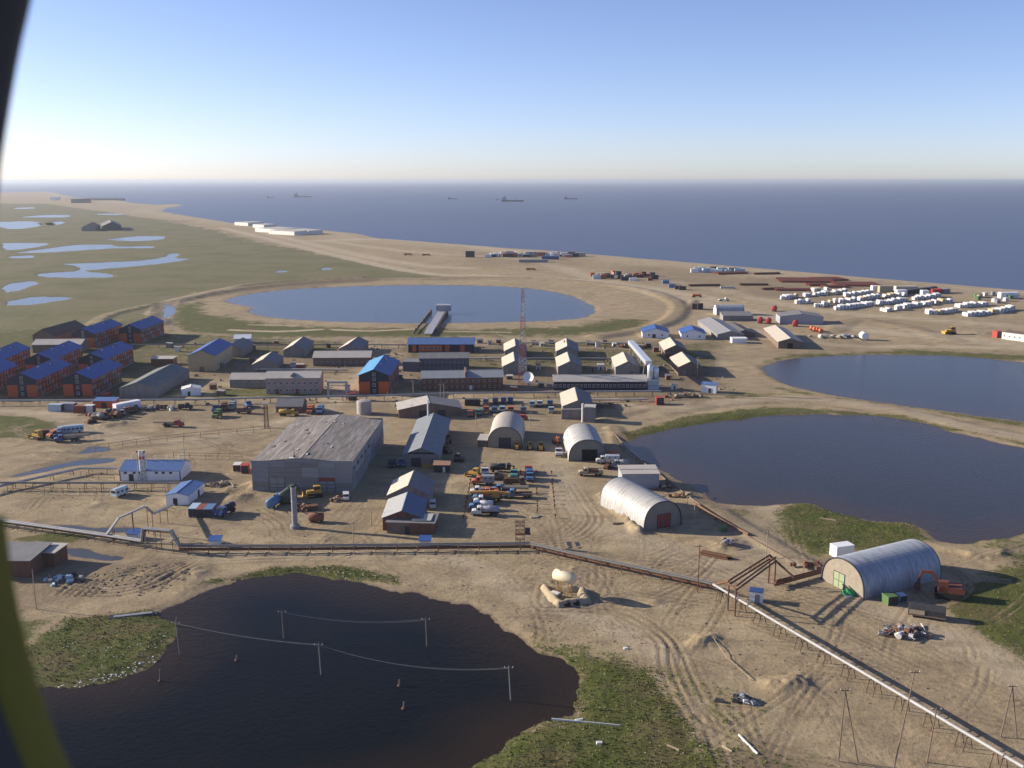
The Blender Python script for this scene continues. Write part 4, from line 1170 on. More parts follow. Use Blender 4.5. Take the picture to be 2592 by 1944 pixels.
# ---- sheds towards the beach on the right
arch('arched_hangar', 'blue grey barrel hangar with sunlit white end near the beach camp', (1810, 771), (1880, 771), 7.4, 13, m_zincblue, m_white, rib=0.8)
flat('long_shed', 'low grey shed along the foot of the barrel hangar', (1830, 812), (1906, 812), 12, 3.6, m_greywall, m_slate, 5.2)
gable('store_shed', 'pair-roofed dark grey store below the barrel hangar', (1850, 838), (1797, 803), 5.6, 17, 3.4, m_greywall, mat('ribbed grey roof', (0.26, 0.26, 0.27), 0.7, 0, 0.12, 0.6, stretch=(0.3, 3, 1)), over=0.4)
gable('store_shed', 'mound shaped dark store beside the pair-roofed one', (1885, 836), (1850, 815), 4.4, 14, 2.4, m_drabwall, mat('dark felt roof', (0.12, 0.115, 0.115), 0.9, 0, 0.2), over=0.3)
gable('garage', 'wide light grey garage beside the orange tanks', (2030, 795), (2018, 786), 7.2, 30, 5.2, m_greyclad, m_slate, over=0.3)
gable('long_shed', 'tan roofed long shed with dark end beside the orange tanks', (2001, 856), (1962, 823), 6.4, 14, 4.2, m_drabwall, m_pale, over=0.5, roof2=m_cream, doors=[('P1', 0, 3, 3.2, m_dark)])
flat('field_office', 'small white cabin on legs below the dark stores', (1853, 869), (1891, 869), 6, 3.0, m_white, m_white, cat='cabin')
flat('long_shed', 'long cream walled shed with dark roof at the far pond road', (2535, 858), (2640, 872), 8, 4.6, m_offwhite, m_drabwall, 5.0, wins=[('R', 8, (1.2, 1.0), [1.8])])
# ---- far shore
gable('far_barn', 'dark gabled barn on the tundra beyond the pools, brown roofed', (223, 567), (236, 562), 14, 26, 7, m_greywall, m_drabwall, over=0.5)
gable('far_barn', 'dark blue grey gabled barn on the tundra beyond the pools', (282, 562), (278, 556), 17, 36, 9, m_navy, m_slate, over=0.5)
for i, (a, b, dep, lb) in enumerate([((594, 570), (628, 572), 40, 'pale shed row at the left end of the beach store'), ((640, 576), (668, 578), 30, 'small pale shed of the beach store'), ((646, 586), (700, 590), 50, 'largest long pale shed of the beach store'),
                                 ((680, 592), (745, 596), 30, 'front long pale shed of the beach store'), ((735, 590), (781, 594), 30, 'right hand pale shed of the beach store')]):
    flat('beach_shed', lb, a, b, dep, 7, m_offwhite, m_pale, 8)
flat('far_house', 'tiny white building of the far left village on the point', (127, 507), (141, 507), 60, 16, m_white, m_offwhite)
flat('far_house', 'tiny dark building of the far left village on the point', (152, 513), (180, 514), 90, 18, m_drabwall, m_slate)
flat('far_house', 'long dark jetty building of the far left village on the point', (195, 507), (305, 507), 60, 10, m_greywall, m_slate)

rg = random.Random(14)
PS = [('grey', m_greywall), ('brown', m_drabwall), ('pale', m_offwhite), ('reddish', m_redor)]
for x, y in [(1215, 868), (1240, 872), (1262, 868), (1350, 872), (1372, 876), (1395, 870), (1490, 872), (1512, 878), (1530, 870), (1555, 876), (1620, 884), (1640, 878), (1660, 890), (1690, 905), (1672, 936), (1690, 960), (1706, 985), (1500, 940), (1520, 936), (1540, 942), (1340, 940), (1362, 935),
             (640, 918), (745, 928), (760, 934), (860, 902), (832, 880), (700, 870), (640, 886), (560, 930), (450, 890), (430, 880), (980, 905), (1000, 936), (1010, 960), (1045, 880), (1210, 890), (880, 990), (560, 1000), (540, 985), (1300, 990), (1290, 960), (1370, 980), (1390, 985), (1420, 975)]:
    nm, m = rg.choice(PS)
    q = on(x, y)
    a = rg.uniform(2.2, 4.5); b = rg.uniform(2.0, 3.5); hh = rg.uniform(1.6, 2.8)
    t = thing('plank_shed', 'small %s plank shed between the settlement houses' % nm, 'shed', q, rg.choice([0, 0.05, 1.57]), 'small %s plank sheds of the settlement' % nm)
    MB().prism([(-b / 2, -0.4), (b / 2, -0.4), (b / 2, hh * 1.15), (-b / 2, hh)], -a / 2, a / 2, 'x').build('wall', m, t)
    MB().prism([(-b / 2 - 0.2, hh), (b / 2 + 0.2, hh * 1.17), (b / 2 + 0.2, hh * 1.17 + 0.1), (-b / 2 - 0.2, hh + 0.1)], -a / 2 - 0.2, a / 2 + 0.2, 'x').build('roof', rg.choice([m_pale, m_slate, m_drabwall]), t)
    MB().box(-0.4, 0.4, -b / 2 - 0.05, -b / 2, 0, min(1.7, hh - 0.2)).build('door', m_dsteel, t)
# ================================================================ VEHICLES AND MACHINES
def wheel_mesh(r, wd):
    def f():
        return MB().tube((0, -wd / 2, 0), (0, wd / 2, 0), r, 14).mesh('wheel', m_black)
    return shared(('wh', r, wd), f)
def hub_mesh(r, wd):
    def f():
        return MB().tube((0, -wd / 2 - 0.02, 0), (0, wd / 2 + 0.02, 0), r * 0.48, 10).mesh('rim', m_dsteel)
    return shared(('hb', r, wd), f)
def wheels(t, xs, track, r=0.55, wd=0.38):
    for x in xs:
        for s in (-1, 1):
            o = inst('wheel', wheel_mesh(r, wd), t, (x, s * track, r))
            inst('rim', hub_mesh(r, wd), o)
def tankbody(mb, x0, x1, zc_, ry, rz, n=16):
    vs, fs = [], []
    xs = [x0, x0 + 0.18, x1 - 0.18, x1]; sc = [0.82, 1, 1, 0.82]
    for x, s in zip(xs, sc):
        for k in range(n):
            a = 2 * math.pi * k / n
            vs.append((x, ry * s * math.cos(a), zc_ + rz * s * math.sin(a)))
    for j in range(3):
        for k in range(n):
            fs.append((j * n + k, j * n + (k + 1) % n, (j + 1) * n + (k + 1) % n, (j + 1) * n + k))
    fs += [tuple(range(n - 1, -1, -1)), tuple(range(3 * n, 4 * n))]
    return mb.add(vs, fs)
def cab_part(t, x1, m, nose=True, wd=2.4):
    """lorry cab, bonneted or flat fronted; x1 is its front end"""
    h = wd / 2
    if nose:
        prof = [(x1, 0.75), (x1, 1.55), (x1 - 0.25, 1.75), (x1 - 1.35, 1.9), (x1 - 1.65, 2.72), (x1 - 1.95, 2.85), (x1 - 2.9, 2.85), (x1 - 3.0, 2.7), (x1 - 3.0, 0.75)]
        ws = [(x1 - 1.33, 1.98), (x1 - 1.60, 2.66), (x1 - 1.50, 2.70), (x1 - 1.23, 2.02)]
        wx = (x1 - 2.7, x1 - 1.85)
    else:
        prof = [(x1, 0.6), (x1, 1.7), (x1 - 0.2, 2.75), (x1 - 0.45, 2.9), (x1 - 1.8, 2.9), (x1 - 1.9, 2.75), (x1 - 1.9, 0.6)]
        ws = [(x1 - 0.03, 1.75), (x1 - 0.19, 2.6), (x1 - 0.10, 2.62), (x1 + 0.06, 1.77)]
        wx = (x1 - 1.5, x1 - 0.5)
    c = MB().prism(prof, -h, h, 'y').build('cab', m, t)
    MB().prism(ws, -h * 0.88, h * 0.88, 'y').build('windscreen', m_glass, c)
    for s in (-1, 1):
        MB().box(wx[0], wx[1], s * h - 0.015, s * h + 0.015, 1.95, 2.6).build('side_window', m_glass, c)
        MB().box(x1 - 0.05, x1 + 0.06, s * h * 0.72 - 0.16, s * h * 0.72 + 0.16, 1.0, 1.25).build('headlight', m_offwhite, c)
        if nose:
            MB().prism([(x1 + 0.05, 0.85), (x1 + 0.05, 1.15), (x1 - 0.3, 1.35), (x1 - 1.2, 1.35), (x1 - 1.45, 0.9), (x1 - 1.2, 1.2), (x1 - 0.3, 1.2)], s * h - 0.1 if s < 0 else s * h - 0.22, s * h + 0.22 if s < 0 else s * h + 0.1, 'y').build('fender', m, c)
    MB().box(x1 + 0.01, x1 + 0.22, -h, h, 0.55, 0.85).build('bumper', m_dsteel, t)
    return c
NTRUCK = [0]
def truck(label, P, head, cab, kind, body, L=8.0, nose=True, name='truck', group=None, cat='truck', body2=None):
    c = on(*P)
    t = thing(name, label, cat, c, R(head), group)
    h = L / 2
    MB().box(-h, h - 0.4, -0.45, 0.45, 0.62, 0.95).box(-h, -h + 0.15, -1.15, 1.15, 0.6, 0.85).build('chassis', m_dsteel, t)
    cab_part(t, h - 0.25, cab, nose)
    rear = -h + 1.1
    wheels(t, [h - 1.1, rear + 1.3, rear] if L > 7 else [h - 1.1, rear], 1.0)
    x1 = h - (3.5 if nose else 2.4); x0 = -h
    if kind == 'tank':
        tb = tankbody(MB(), x0, x1, 1.95, 1.2, 0.95).build('tank', body, t, True)
        MB().tube((0.4 * (x0 + x1), 0, 2.85), (0.4 * (x0 + x1), 0, 3.1), 0.35, 10).build('hatch', m_steel, tb)
        MB().box(x0 + 0.6, x0 + 0.9, -0.9, 0.9, 0.95, 1.5).box(x1 - 0.9, x1 - 0.6, -0.9, 0.9, 0.95, 1.5).build('saddle', m_dsteel, t)
    elif kind == 'box':
        b = MB().prism([(-1.25, 1.0), (1.25, 1.0), (1.25, 3.05), (1.05, 3.25), (-1.05, 3.25), (-1.25, 3.05)], x0, x1, 'x').build('box_body', body, t)
        for s in (-1, 1):
            for k in range(2):
                xx = x0 + (x1 - x0) * (0.3 + 0.4 * k)
                MB().box(xx - 0.3, xx + 0.3, s * 1.25 - 0.02, s * 1.25 + 0.02, 2.2, 2.7).build('side_window', m_glass, b)
    elif kind == 'flat':
        MB().box(x0, x1, -1.25, 1.25, 1.0, 1.18).box(x0, x1, -1.28, -1.2, 1.18, 1.7).box(x0, x1, 1.2, 1.28, 1.18, 1.7).box(x1 - 0.1, x1, -1.2, 1.2, 1.18, 1.9).box(x0, x0 + 0.08, -1.2, 1.2, 1.18, 1.65).build('cargo_bed', body, t)
    elif kind == 'pipes':
        MB().box(x0, x1, -1.1, 1.1, 1.0, 1.12).box(x1 - 0.2, x1, -1.25, 1.25, 1.12, 2.3).box(x0 + 0.5, x0 + 0.7, -1.25, 1.25, 1.12, 1.5).build('cargo_bed', m_dsteel, t)
        for y in (-0.75, 0.75):
            MB().tube((x0 - 4.0, y, 1.9), (x1 - 0.05, y, 2.1), 0.4, 10).build('pipe_load', body, t, True)
    elif kind == 'crane':
        MB().box(x0, x1, -1.2, 1.2, 1.0, 1.35).build('deck', m_dsteel, t)
        u = MB().box(x0 + 0.8, x0 + 3.0, -1.1, 1.1, 1.35, 2.8).build('turret', body, t)
        MB().box(x0 + 1.6, x0 + 3.1, -1.25, -0.45, 1.6, 3.1).build('operator_cab', body, u)
        b2 = body2 or body
        MB().prism([(x0 - 2.6, 2.5), (h + 0.6, 2.75), (h + 0.6, 3.35), (x0 + 2.0, 3.5), (x0 - 2.6, 2.9)], 0.0, 0.75, 'y').build('boom', b2, t)
        MB().box(x0 - 2.4, x0 - 1.9, 0.1, 0.65, 1.3, 2.5).build('hook_block', b2, t)
    elif kind == 'rig':
        MB().box(x0, x1, -1.2, 1.2, 1.0, 1.3).box(x0 + 0.2, x0 + 1.6, -1.1, 1.1, 1.3, 2.3).build('equipment_bed', body, t)
        MB().tube((x0 + 1.8, 0.5, 1.9), (x1 - 0.2, 0.5, 1.9), 0.5, 10).build('winch_drum', m_rust, t)
        MB().box(x0 + 0.4, x1, -0.9, -0.5, 1.3, 2.6).build('control_rack', body, t)
    return t
def bus(label, P, head, m, L=9.0, hh=2.9, cat='bus', name='bus'):
    c = on(*P)
    t = thing(name, label, cat, c, R(head))
    b = MB().prism([(-1.2, 0.55), (1.2, 0.55), (1.22, 2.2), (1.0, hh - 0.1), (0.7, hh), (-0.7, hh), (-1.0, hh - 0.1), (-1.22, 2.2)], -L / 2, L / 2, 'x').build('body', m, t)
    n = int(L / 1.5)
    for s in (-1, 1):
        for k in range(n):
            x = -L / 2 + L * (k + 0.5) / n
            MB().box(x - 0.5, x + 0.5, s * 1.215 - 0.02, s * 1.215 + 0.02, 1.55, 2.15).build('side_window', m_glass, b)
    MB().box(L / 2 - 0.02, L / 2 + 0.02, -1.0, 1.0, 1.5, 2.4).build('windscreen', m_glass, b)
    wheels(t, [L / 2 - 1.7, -L / 2 + 1.7], 1.02, 0.5, 0.34)
    return t
def van(label, P, head, m, L=4.6, name='van'):
    c = on(*P)
    t = thing(name, label, 'van', c, R(head))
    h = L / 2
    b = MB().prism([(h, 0.45), (h, 1.1), (h - 0.8, 1.4), (h - 1.3, 2.05), (-h + 0.15, 2.15), (-h, 2.0), (-h, 0.45)], -0.95, 0.95, 'y').build('body', m, t)
    MB().prism([(h - 0.84, 1.46), (h - 1.24, 1.98), (h - 1.15, 2.02), (h - 0.75, 1.5)], -0.8, 0.8, 'y').build('windscreen', m_glass, b)
    for s in (-1, 1):
        MB().box(-h + 0.4, h - 1.5, s * 0.95 - 0.015, s * 0.95 + 0.015, 1.4, 1.9).build('side_window', m_glass, b)
    wheels(t, [h - 0.9, -h + 0.9], 0.82, 0.36, 0.24)
    return t
def crawler(t, L, gauge, r=0.45, wd=0.5):
    for s in (-1, 1):
        n = 8
        pts = [(L / 2 - r + r * math.sin(a), r - r * math.cos(a)) for a in [math.pi * k / n for k in range(n + 1)]]
        pts += [(-L / 2 + r - r * math.sin(a), r + r * math.cos(a)) for a in [math.pi * k / n for k in range(n + 1)]]
        MB().prism(pts, s * gauge - wd / 2, s * gauge + wd / 2, 'y').build('crawler_track', m_black, t)
def dozer(label, P, head, m, s=1.0, name='bulldozer', blade=True, cat='bulldozer'):
    c = on(*P)
    t = thing(name, label, cat, c, R(head))
    t.scale = (s, s, s)
    crawler(t, 3.4, 0.95)
    MB().prism([(1.9, 0.5), (1.9, 1.55), (0.3, 1.7), (-1.6, 1.5), (-1.7, 0.5)], -0.65, 0.65, 'y').build('engine_hood', m, t)
    cb = MB().prism([(0.35, 1.4), (0.25, 2.75), (-1.3, 2.8), (-1.45, 1.4)], -0.8, 0.8, 'y').build('cab', m, t)
    MB().prism([(0.34, 1.9), (0.29, 2.6), (0.35, 2.6), (0.40, 1.9)], -0.7, 0.7, 'y').build('windscreen', m_glass, cb)
    for q in (-1, 1):
        MB().box(-1.2, 0.15, q * 0.8 - 0.015, q * 0.8 + 0.015, 1.9, 2.6).build('side_window', m_glass, cb)
    MB().tube((1.2, 0.3, 1.6), (1.2, 0.3, 2.5), 0.07, 6).build('exhaust', m_dsteel, t)
    if blade:
        MB().prism([(2.7, 0.1), (2.55, 0.5), (2.6, 1.1), (2.75, 1.15), (2.72, 0.55), (2.85, 0.1)], -1.6, 1.6, 'y').build('blade', m, t)
        MB().beam((0.3, -1.3, 0.5), (2.6, -1.3, 0.4), 0.14).beam((0.3, 1.3, 0.5), (2.6, 1.3, 0.4), 0.14).build('push_arm', m, t)
    return t
def excavator(label, P, head, m, s=1.0, up=0.0):
    c = on(*P)
    t = thing('excavator', label, 'excavator', c, R(head))
    t.scale = (s, s, s)
    crawler(t, 4.2, 1.15, 0.5, 0.6)
    MB().box(-0.8, 0.8, -0.9, 0.9, 0.5, 1.1).build('undercarriage', m_dsteel, t)
    MB().prism([(1.5, 1.1), (1.5, 2.0), (-1.9, 2.2), (-2.3, 1.9), (-2.3, 1.1)], -1.3, 1.3, 'y').build('engine_house', m, t)
    cb = MB().prism([(1.7, 1.2), (1.6, 2.9), (0.2, 3.0), (0.1, 1.2)], 0.35, 1.3, 'y').build('cab', m, t)
    MB().prism([(1.69, 1.9), (1.62, 2.75), (1.68, 2.75), (1.75, 1.9)], 0.45, 1.2, 'y').build('windscreen', m_glass, cb)
    MB().prism([(0.9, 1.6), (2.6, 4.0 + up), (4.2, 3.8 + up), (4.25, 3.45 + up), (2.8, 3.5 + up), (1.3, 1.4)], -0.55, -0.15, 'y').build('boom', m, t)
    MB().prism([(3.8, 3.9 + up), (4.3, 3.9 + up), (4.9, 1.5), (4.6, 1.4)], -0.5, -0.2, 'y').build('dipper_arm', m, t)
    MB().prism([(4.3, 1.5), (5.1, 1.5), (5.3, 0.7), (4.9, 0.3), (4.2, 0.6)], -0.8, 0.15, 'y').build('bucket', m_rust, t)
    return t

# ---- lorry park between the hangars
truck('white cabbed tank truck with grey lilac tank, first of the parked row', (1228, 1304), 180, m_whitep, 'tank', mat('lilac grey tank paint', (0.26, 0.26, 0.33), 0.45, 0, 0.08), 8.6)
truck('blue cabbed tank truck with short white tank, second in the parked row', (1217, 1290), 180, m_bluep, 'tank', m_whitep, 7.6)
truck('white cabbed dark flatbed wedged behind the white tank', (1226, 1277), 180, m_whitep, 'flat', m_dsteel, 7.2)
truck('blue cabbed mobile crane with long mustard boom folded over its cab', (1233, 1268), 180, m_bluep, 'crane', m_yelp, 9.5, body2=mat('mustard boom paint', (0.50, 0.25, 0.05), 0.5, 0, 0.1, dirt=0.1))
truck('bright orange winch truck among the blue ones', (1238, 1256), 180, m_orp, 'rig', m_orp, 6.4)
truck('white cabbed small truck left of the orange winch truck', (1212, 1252), 180, m_whitep, 'flat', m_ltblue, 6.0)
truck('blue truck carrying long tan pipes in the lorry park', (1275, 1247), 180, m_bluep, 'pipes', m_tan, 8.2)
truck('blue flatbed truck parked alone with empty bolsters', (1312, 1259), 180, m_bluep, 'flat', m_drabwall, 9.0)
truck('orange cabbed truck with large grey box body', (1222, 1227), 180, m_orp, 'box', m_greyp, 7.8)
dozer('yellow loader at the shaded corner of the lorry park', (1202, 1207), 150, m_yelp, 1.15, 'loader', cat='loader')
truck('white truck head with raised mast facing the lorry park', (1228, 1203), -90, m_whitep, 'rig', m_drabwall, 6.4)
truck('dark tank truck with white filler hatch at the back of the lorry park', (1273, 1193), 0, m_dsteel, 'tank', mat('soot black tank', (0.05, 0.05, 0.055), 0.6), 9.0)
truck('teal cabbed truck beside the yellow post', (1301, 1206), -90, m_tealp, 'rig', m_yelp, 7.5)
truck('rusty yellow flat wagon without load', (1303, 1228), 0, m_drabwall, 'rig', m_rust, 7.6, nose=False)
truck('red cabbed truck behind the blue cab at the right of the park', (1338, 1198), -90, m_redp, 'flat', m_redp, 6.6)
truck('blue cabbed truck in front of the red cab', (1341, 1215), -90, m_bluep, 'box', m_dbluep, 6.4)
truck('blue low trailer rig standing in the lorry park centre', (1252, 1213), 0, m_drabwall, 'flat', m_drabwall, 6.5)
# ---- beside the rust spotted hangar
truck('orange tank truck beside the open arched hangar', (1535, 1159), 180, m_orp, 'tank', m_orp, 8.6)
truck('white van-bodied truck parked next to the orange tank truck', (1537, 1173), 180, m_whitep, 'box', m_whitep, 8.6)
truck('grey bonneted truck behind the van-bodied one', (1566, 1184), 180, m_greyp, 'tank', m_greyp, 6.8)
dozer('small brown tractor by the grey bonneted truck', (1539, 1186), -120, m_rust, 0.95, 'tractor', False, 'tractor')
truck('tan carrier with empty flat back near the grey garage', (1495, 1204), 180, m_tan, 'rig', m_tan, 8.6)
truck('white nosed truck facing the yard beside the open hangar', (1414, 1152), -90, m_whitep, 'flat', m_dsteel, 6.6)
for i, (p, lb) in enumerate([((1308, 1136), 'yellow crawler tractor closest to the lean-to hangar'), ((1342, 1136), 'yellow crawler tractor in the middle of three'), ((1369, 1138), 'tallest yellow crawler tractor, last of three')]):
    dozer(lb, p, -90, m_yelp, 1.0 + 0.12 * (i == 2), 'crawler_tractor', False, 'tractor')
excavator('orange crawler crane behind the white nosed truck', (1408, 1122), -80, m_orp, 0.9)
# ---- workshop forecourt and left yard
def tank_thing(label, P, head, m, L, r, z=None, name='storage_tank', legs=True):
    c = on(*P)
    t = thing(name, label, 'tank', c, R(head))
    z = r + 0.35 if z is None else z
    tb = tankbody(MB(), -L / 2, L / 2, z, r, r, 20).build('shell', m, t, True)
    MB().tube((0, 0, z + r - 0.05), (0, 0, z + r + 0.3), 0.3, 10).build('hatch', m_dsteel, tb)
    b = MB()
    for x in (-L * 0.32, L * 0.32):
        b.box(x - 0.15, x + 0.15, -r * 0.8, r * 0.8, -0.3, z - r * 0.55)
    b.build('saddle', m_dsteel, t)
    return t
tank_thing('blue lying tank in front of the workshop', (696, 1281), 80, m_bluep, 8.0, 1.5)
tank_thing('big dark green lying tank behind the free standing flue', (732, 1268), 80, mat('dark green tank', (0.06, 0.09, 0.06), 0.6), 8.5, 2.0)
tank_thing('rusty brown lying tank near the foot of the free standing flue', (801, 1321), 0, mat('rust brown tank', (0.20, 0.08, 0.05), 0.8, 0, 0.25), 4.4, 1.25)
dozer('yellow tracked crane with boxy cab before the workshop gate', (797, 1257), 200, m_yelp, 1.35, 'tracked_crane', True, 'crane')
van('white van parked before the workshop corner', (876, 1264), -80, m_whitep)
van('white van between the blue roofed shed and the lorry park', (1095, 1284), -85, m_whitep)
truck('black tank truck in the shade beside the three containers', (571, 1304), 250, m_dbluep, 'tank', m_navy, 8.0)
bus('grey blue crew cabin truck beside the fenced pipe', (304, 1255), -115, m_ltblue, 5.2, 2.9, 'truck', 'crew_truck')
def container(label, P, head, m, L=6.0, wd=2.4, hh=2.6, name='container', cat='container', group=None, z=0.0):
    c = on(*P)
    t = thing(name, label, cat, (c.x, c.y, c.z + z), R(head), group)
    key = ('ct', L, wd, hh, m.name)
    def f():
        b = MB()
        n = max(4, int(L / 0.5))
        pts = []
        b.box(-L / 2 + 0.04, L / 2 - 0.04, -wd / 2 + 0.04, wd / 2 - 0.04, -0.15, hh - 0.05)
        for k in range(n):
            x = -L / 2 + L * (k + 0.25) / n
            b.box(x, x + L / n * 0.5, -wd / 2, wd / 2, 0.1, hh - 0.12)
        return b.mesh('body', m)
    inst('body', shared(key, f), t)
    def g():
        return MB().box(-L / 2, L / 2, -wd / 2 - 0.02, wd / 2 + 0.02, -0.06, 0.06).mesh('frame', m)
    fm = shared(key + ('f',), g)
    inst('bottom_frame', fm, t, (0, 0, 0.0)); inst('top_frame', fm, t, (0, 0, hh - 0.06))
    def h():
        return MB().box(-0.03, 0.03, -wd / 4 + 0.1, wd / 4 - 0.02, 0.15, hh - 0.2).mesh('door', m_dsteel if m is not m_dsteel else m_greyp)
    dm = shared(key + ('d',), h)
    for s in (-1, 1):
        inst('door', dm, t, (L / 2, s * (wd / 4 - 0.03), 0))
    return t
container('pale blue container, first of three in a block', (494, 1302), -88, m_ltblue, 5.5, 2.6, 2.7)
container('rust red container, middle of three in a block', (513, 1304), -88, m_redor, 5.5, 2.6, 2.7)
container('blue container, last of three in a block', (533, 1305), -88, m_bluep, 5.5, 2.6, 2.7)
container('rust red waste skip behind the rusty tank', (790, 1290), 20, m_rust, 3.5, 2.0, 1.4, 'skip', 'skip')
container('red cabin at the left corner of the workshop', (622, 1196), -85, m_redp, 3.4, 2.4, 3.0, 'cabin', 'cabin')
container('white slab roofed cabin beside the red one', (602, 1190), -85, m_offwhite, 4.0, 2.6, 2.4, 'cabin', 'cabin')
container('orange flat skip beside the brown roofed kiosk', (1084, 1182), 0, m_yelp, 4.0, 2.0, 1.2, 'skip', 'skip')
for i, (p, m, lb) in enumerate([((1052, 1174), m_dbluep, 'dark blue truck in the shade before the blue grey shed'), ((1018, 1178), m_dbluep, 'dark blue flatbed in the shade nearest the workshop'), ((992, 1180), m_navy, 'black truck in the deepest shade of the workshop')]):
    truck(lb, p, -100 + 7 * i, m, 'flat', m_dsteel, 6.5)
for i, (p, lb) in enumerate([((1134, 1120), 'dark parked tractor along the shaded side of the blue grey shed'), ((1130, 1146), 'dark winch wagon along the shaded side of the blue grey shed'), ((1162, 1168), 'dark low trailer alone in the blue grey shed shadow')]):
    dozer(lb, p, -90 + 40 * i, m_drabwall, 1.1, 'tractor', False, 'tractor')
# ---- left: timber and pipe lorries
truck('dark blue truck hauling two long pipes on the left field', (168, 1117), 205, m_dbluep, 'pipes', m_wood, 9.0)
truck('second dark blue bonneted truck beside the pipe hauler', (160, 1108), 205, m_dbluep, 'flat', m_greyp, 7.5)
bus('pale blue tank bus parked behind the pipe hauler', (180, 1096), 205, m_ltblue, 9.5, 3.1)
container('rusty open container beside the orange cab', (122, 1104), 15, m_rust, 6.0, 2.5, 2.7)
truck('orange cabbed truck between the rusty container and pale blue bus', (140, 1106), 240, m_orp, 'box', m_greyp, 6.6)
dozer('yellow grader at the end of the left vehicle group', (96, 1112), 150, m_yelp, 1.3, 'grader', True, 'grader')
truck('red cabbed truck with two long pipes on the left road', (440, 1080), -5, m_redp, 'pipes', m_wood, 8.5)
for i, (p, m, sz, lb) in enumerate([((143, 1040), m_ltblue, 6, 'pale blue cabin left of the tiny orange gatehouse'), ((176, 1037), m_greyclad, 6, 'light grey cabin left of the tiny orange gatehouse'), ((205, 1044), m_redor, 5, 'brick red cabin beside the tiny orange gatehouse'),
                                    ((228, 1043), m_offwhite, 4, 'chalk white cabin touching the tiny orange gatehouse')]):
    container(lb, p, -4, m, sz, 3.0, 3.2, 'site_cabin', 'cabin')
container('long white trailer right of the tiny orange gatehouse', (322, 1036), 52, m_white, 12, 3.0, 3.4, 'site_cabin', 'cabin')
# scrap machinery heap on the left field
rg = random.Random(21)
scrap = [('rusty', m_rust), ('grey', m_greyp), ('brown', m_drabwall), ('dull red', m_redor), ('black', m_dsteel)]
for i in range(10):
    q = (236 + 12 * i + rg.uniform(-4, 4), 1068 - 3.3 * i + rg.uniform(-6, 6))
    nm, m = scrap[i % 5]
    (truck if i % 3 else dozer)(*( ('%s scrapped truck in the heap on the left field' % nm, q, rg.choice([180, 30, 200, 150]), m, rg.choice(['flat', 'rig', 'tank']), m, 6.5) if i % 3 else ('%s scrapped tractor in the heap on the left field' % nm, q, rg.uniform(0, 360), m) ))
    t = [o for o in col.objects if o.parent is None][-1]
    if i % 3: t['group'] = 'scrapped trucks on the left field'; t['label'] = 'scrapped truck in the rusting heap on the left field'
    else: t['group'] = 'scrapped tractors on the left field'; t['label'] = 'scrapped tractor in the rusting heap on the left field'
truck('mustard yellow tank truck below the barrel roofed shed', (732, 1052), 0, m_yelp, 'tank', m_yelp, 8.5)
truck('red cabbed truck left of a blue one behind the workshop', (786, 1046), -90, m_orp, 'box', m_orp, 6.5)
truck('blue cabbed truck right of a red one behind the workshop', (811, 1046), -90, m_bluep, 'box', m_bluep, 6.5)
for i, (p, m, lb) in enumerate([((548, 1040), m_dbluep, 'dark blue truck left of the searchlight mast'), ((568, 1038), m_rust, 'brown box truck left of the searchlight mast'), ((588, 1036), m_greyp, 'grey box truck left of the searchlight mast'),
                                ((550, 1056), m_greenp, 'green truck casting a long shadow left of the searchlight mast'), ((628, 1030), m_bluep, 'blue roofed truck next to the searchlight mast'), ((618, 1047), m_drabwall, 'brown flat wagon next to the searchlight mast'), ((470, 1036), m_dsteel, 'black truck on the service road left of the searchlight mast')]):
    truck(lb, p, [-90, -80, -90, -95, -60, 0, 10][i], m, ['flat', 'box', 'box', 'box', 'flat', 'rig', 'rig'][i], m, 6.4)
# the rank of parked cabs
RK = [(1191, 1052, m_orp, 'salmon'), (1211, 1049, m_tealp, 'teal'), (1231, 1041, m_orp, 'salmon'), (1252, 1042, m_bluep, 'sky blue'), (1272, 1041, m_ltblue, 'pale blue'), (1293, 1042, m_orp, 'salmon'), (1325, 1043, m_bluep, 'sky blue'),
      (1347, 1028, m_ltblue, 'pale blue'), (1366, 1027, m_whitep, 'white'), (1392, 1026, m_bluep, 'sky blue'), (1395, 1043, m_ltblue, 'pale blue'), (1230, 1022, m_greyp, 'grey'), (1254, 1020, m_dbluep, 'dark blue'), (1275, 1019, m_dbluep, 'dark blue'), (1292, 1018, m_dbluep, 'dark blue')]
for x, y, m, nm in RK:
    truck('%s flat-faced cab in the rank of parked trucks before the low workshop' % nm, (x, y), -90, m, 'flat', m_dsteel, 6.6, nose=False, name='parked_truck', group='%s cabs of the parked rank' % nm)
container('long dark container behind the rank of parked cabs', (1196, 1026), 0, m_dsteel, 7, 2.6, 2.8)
van('dark red car parked beyond the first arched hangar', (1322, 1062), 0, m_redp, 4.8, 'parked_car')
container('bright red cabin at the corner of the long dark barrack', (1669, 1023), -88, m_redp, 4, 3.4, 3.4, 'site_cabin', 'cabin')
container('bright red cabin beside the goods gate', (893, 1012), -88, m_redp, 4, 3.4, 3.2, 'site_cabin', 'cabin')
container('small red hut below the second orange block', (268, 1008), -88, m_redp, 3.5, 4, 2.4, 'site_cabin', 'cabin')
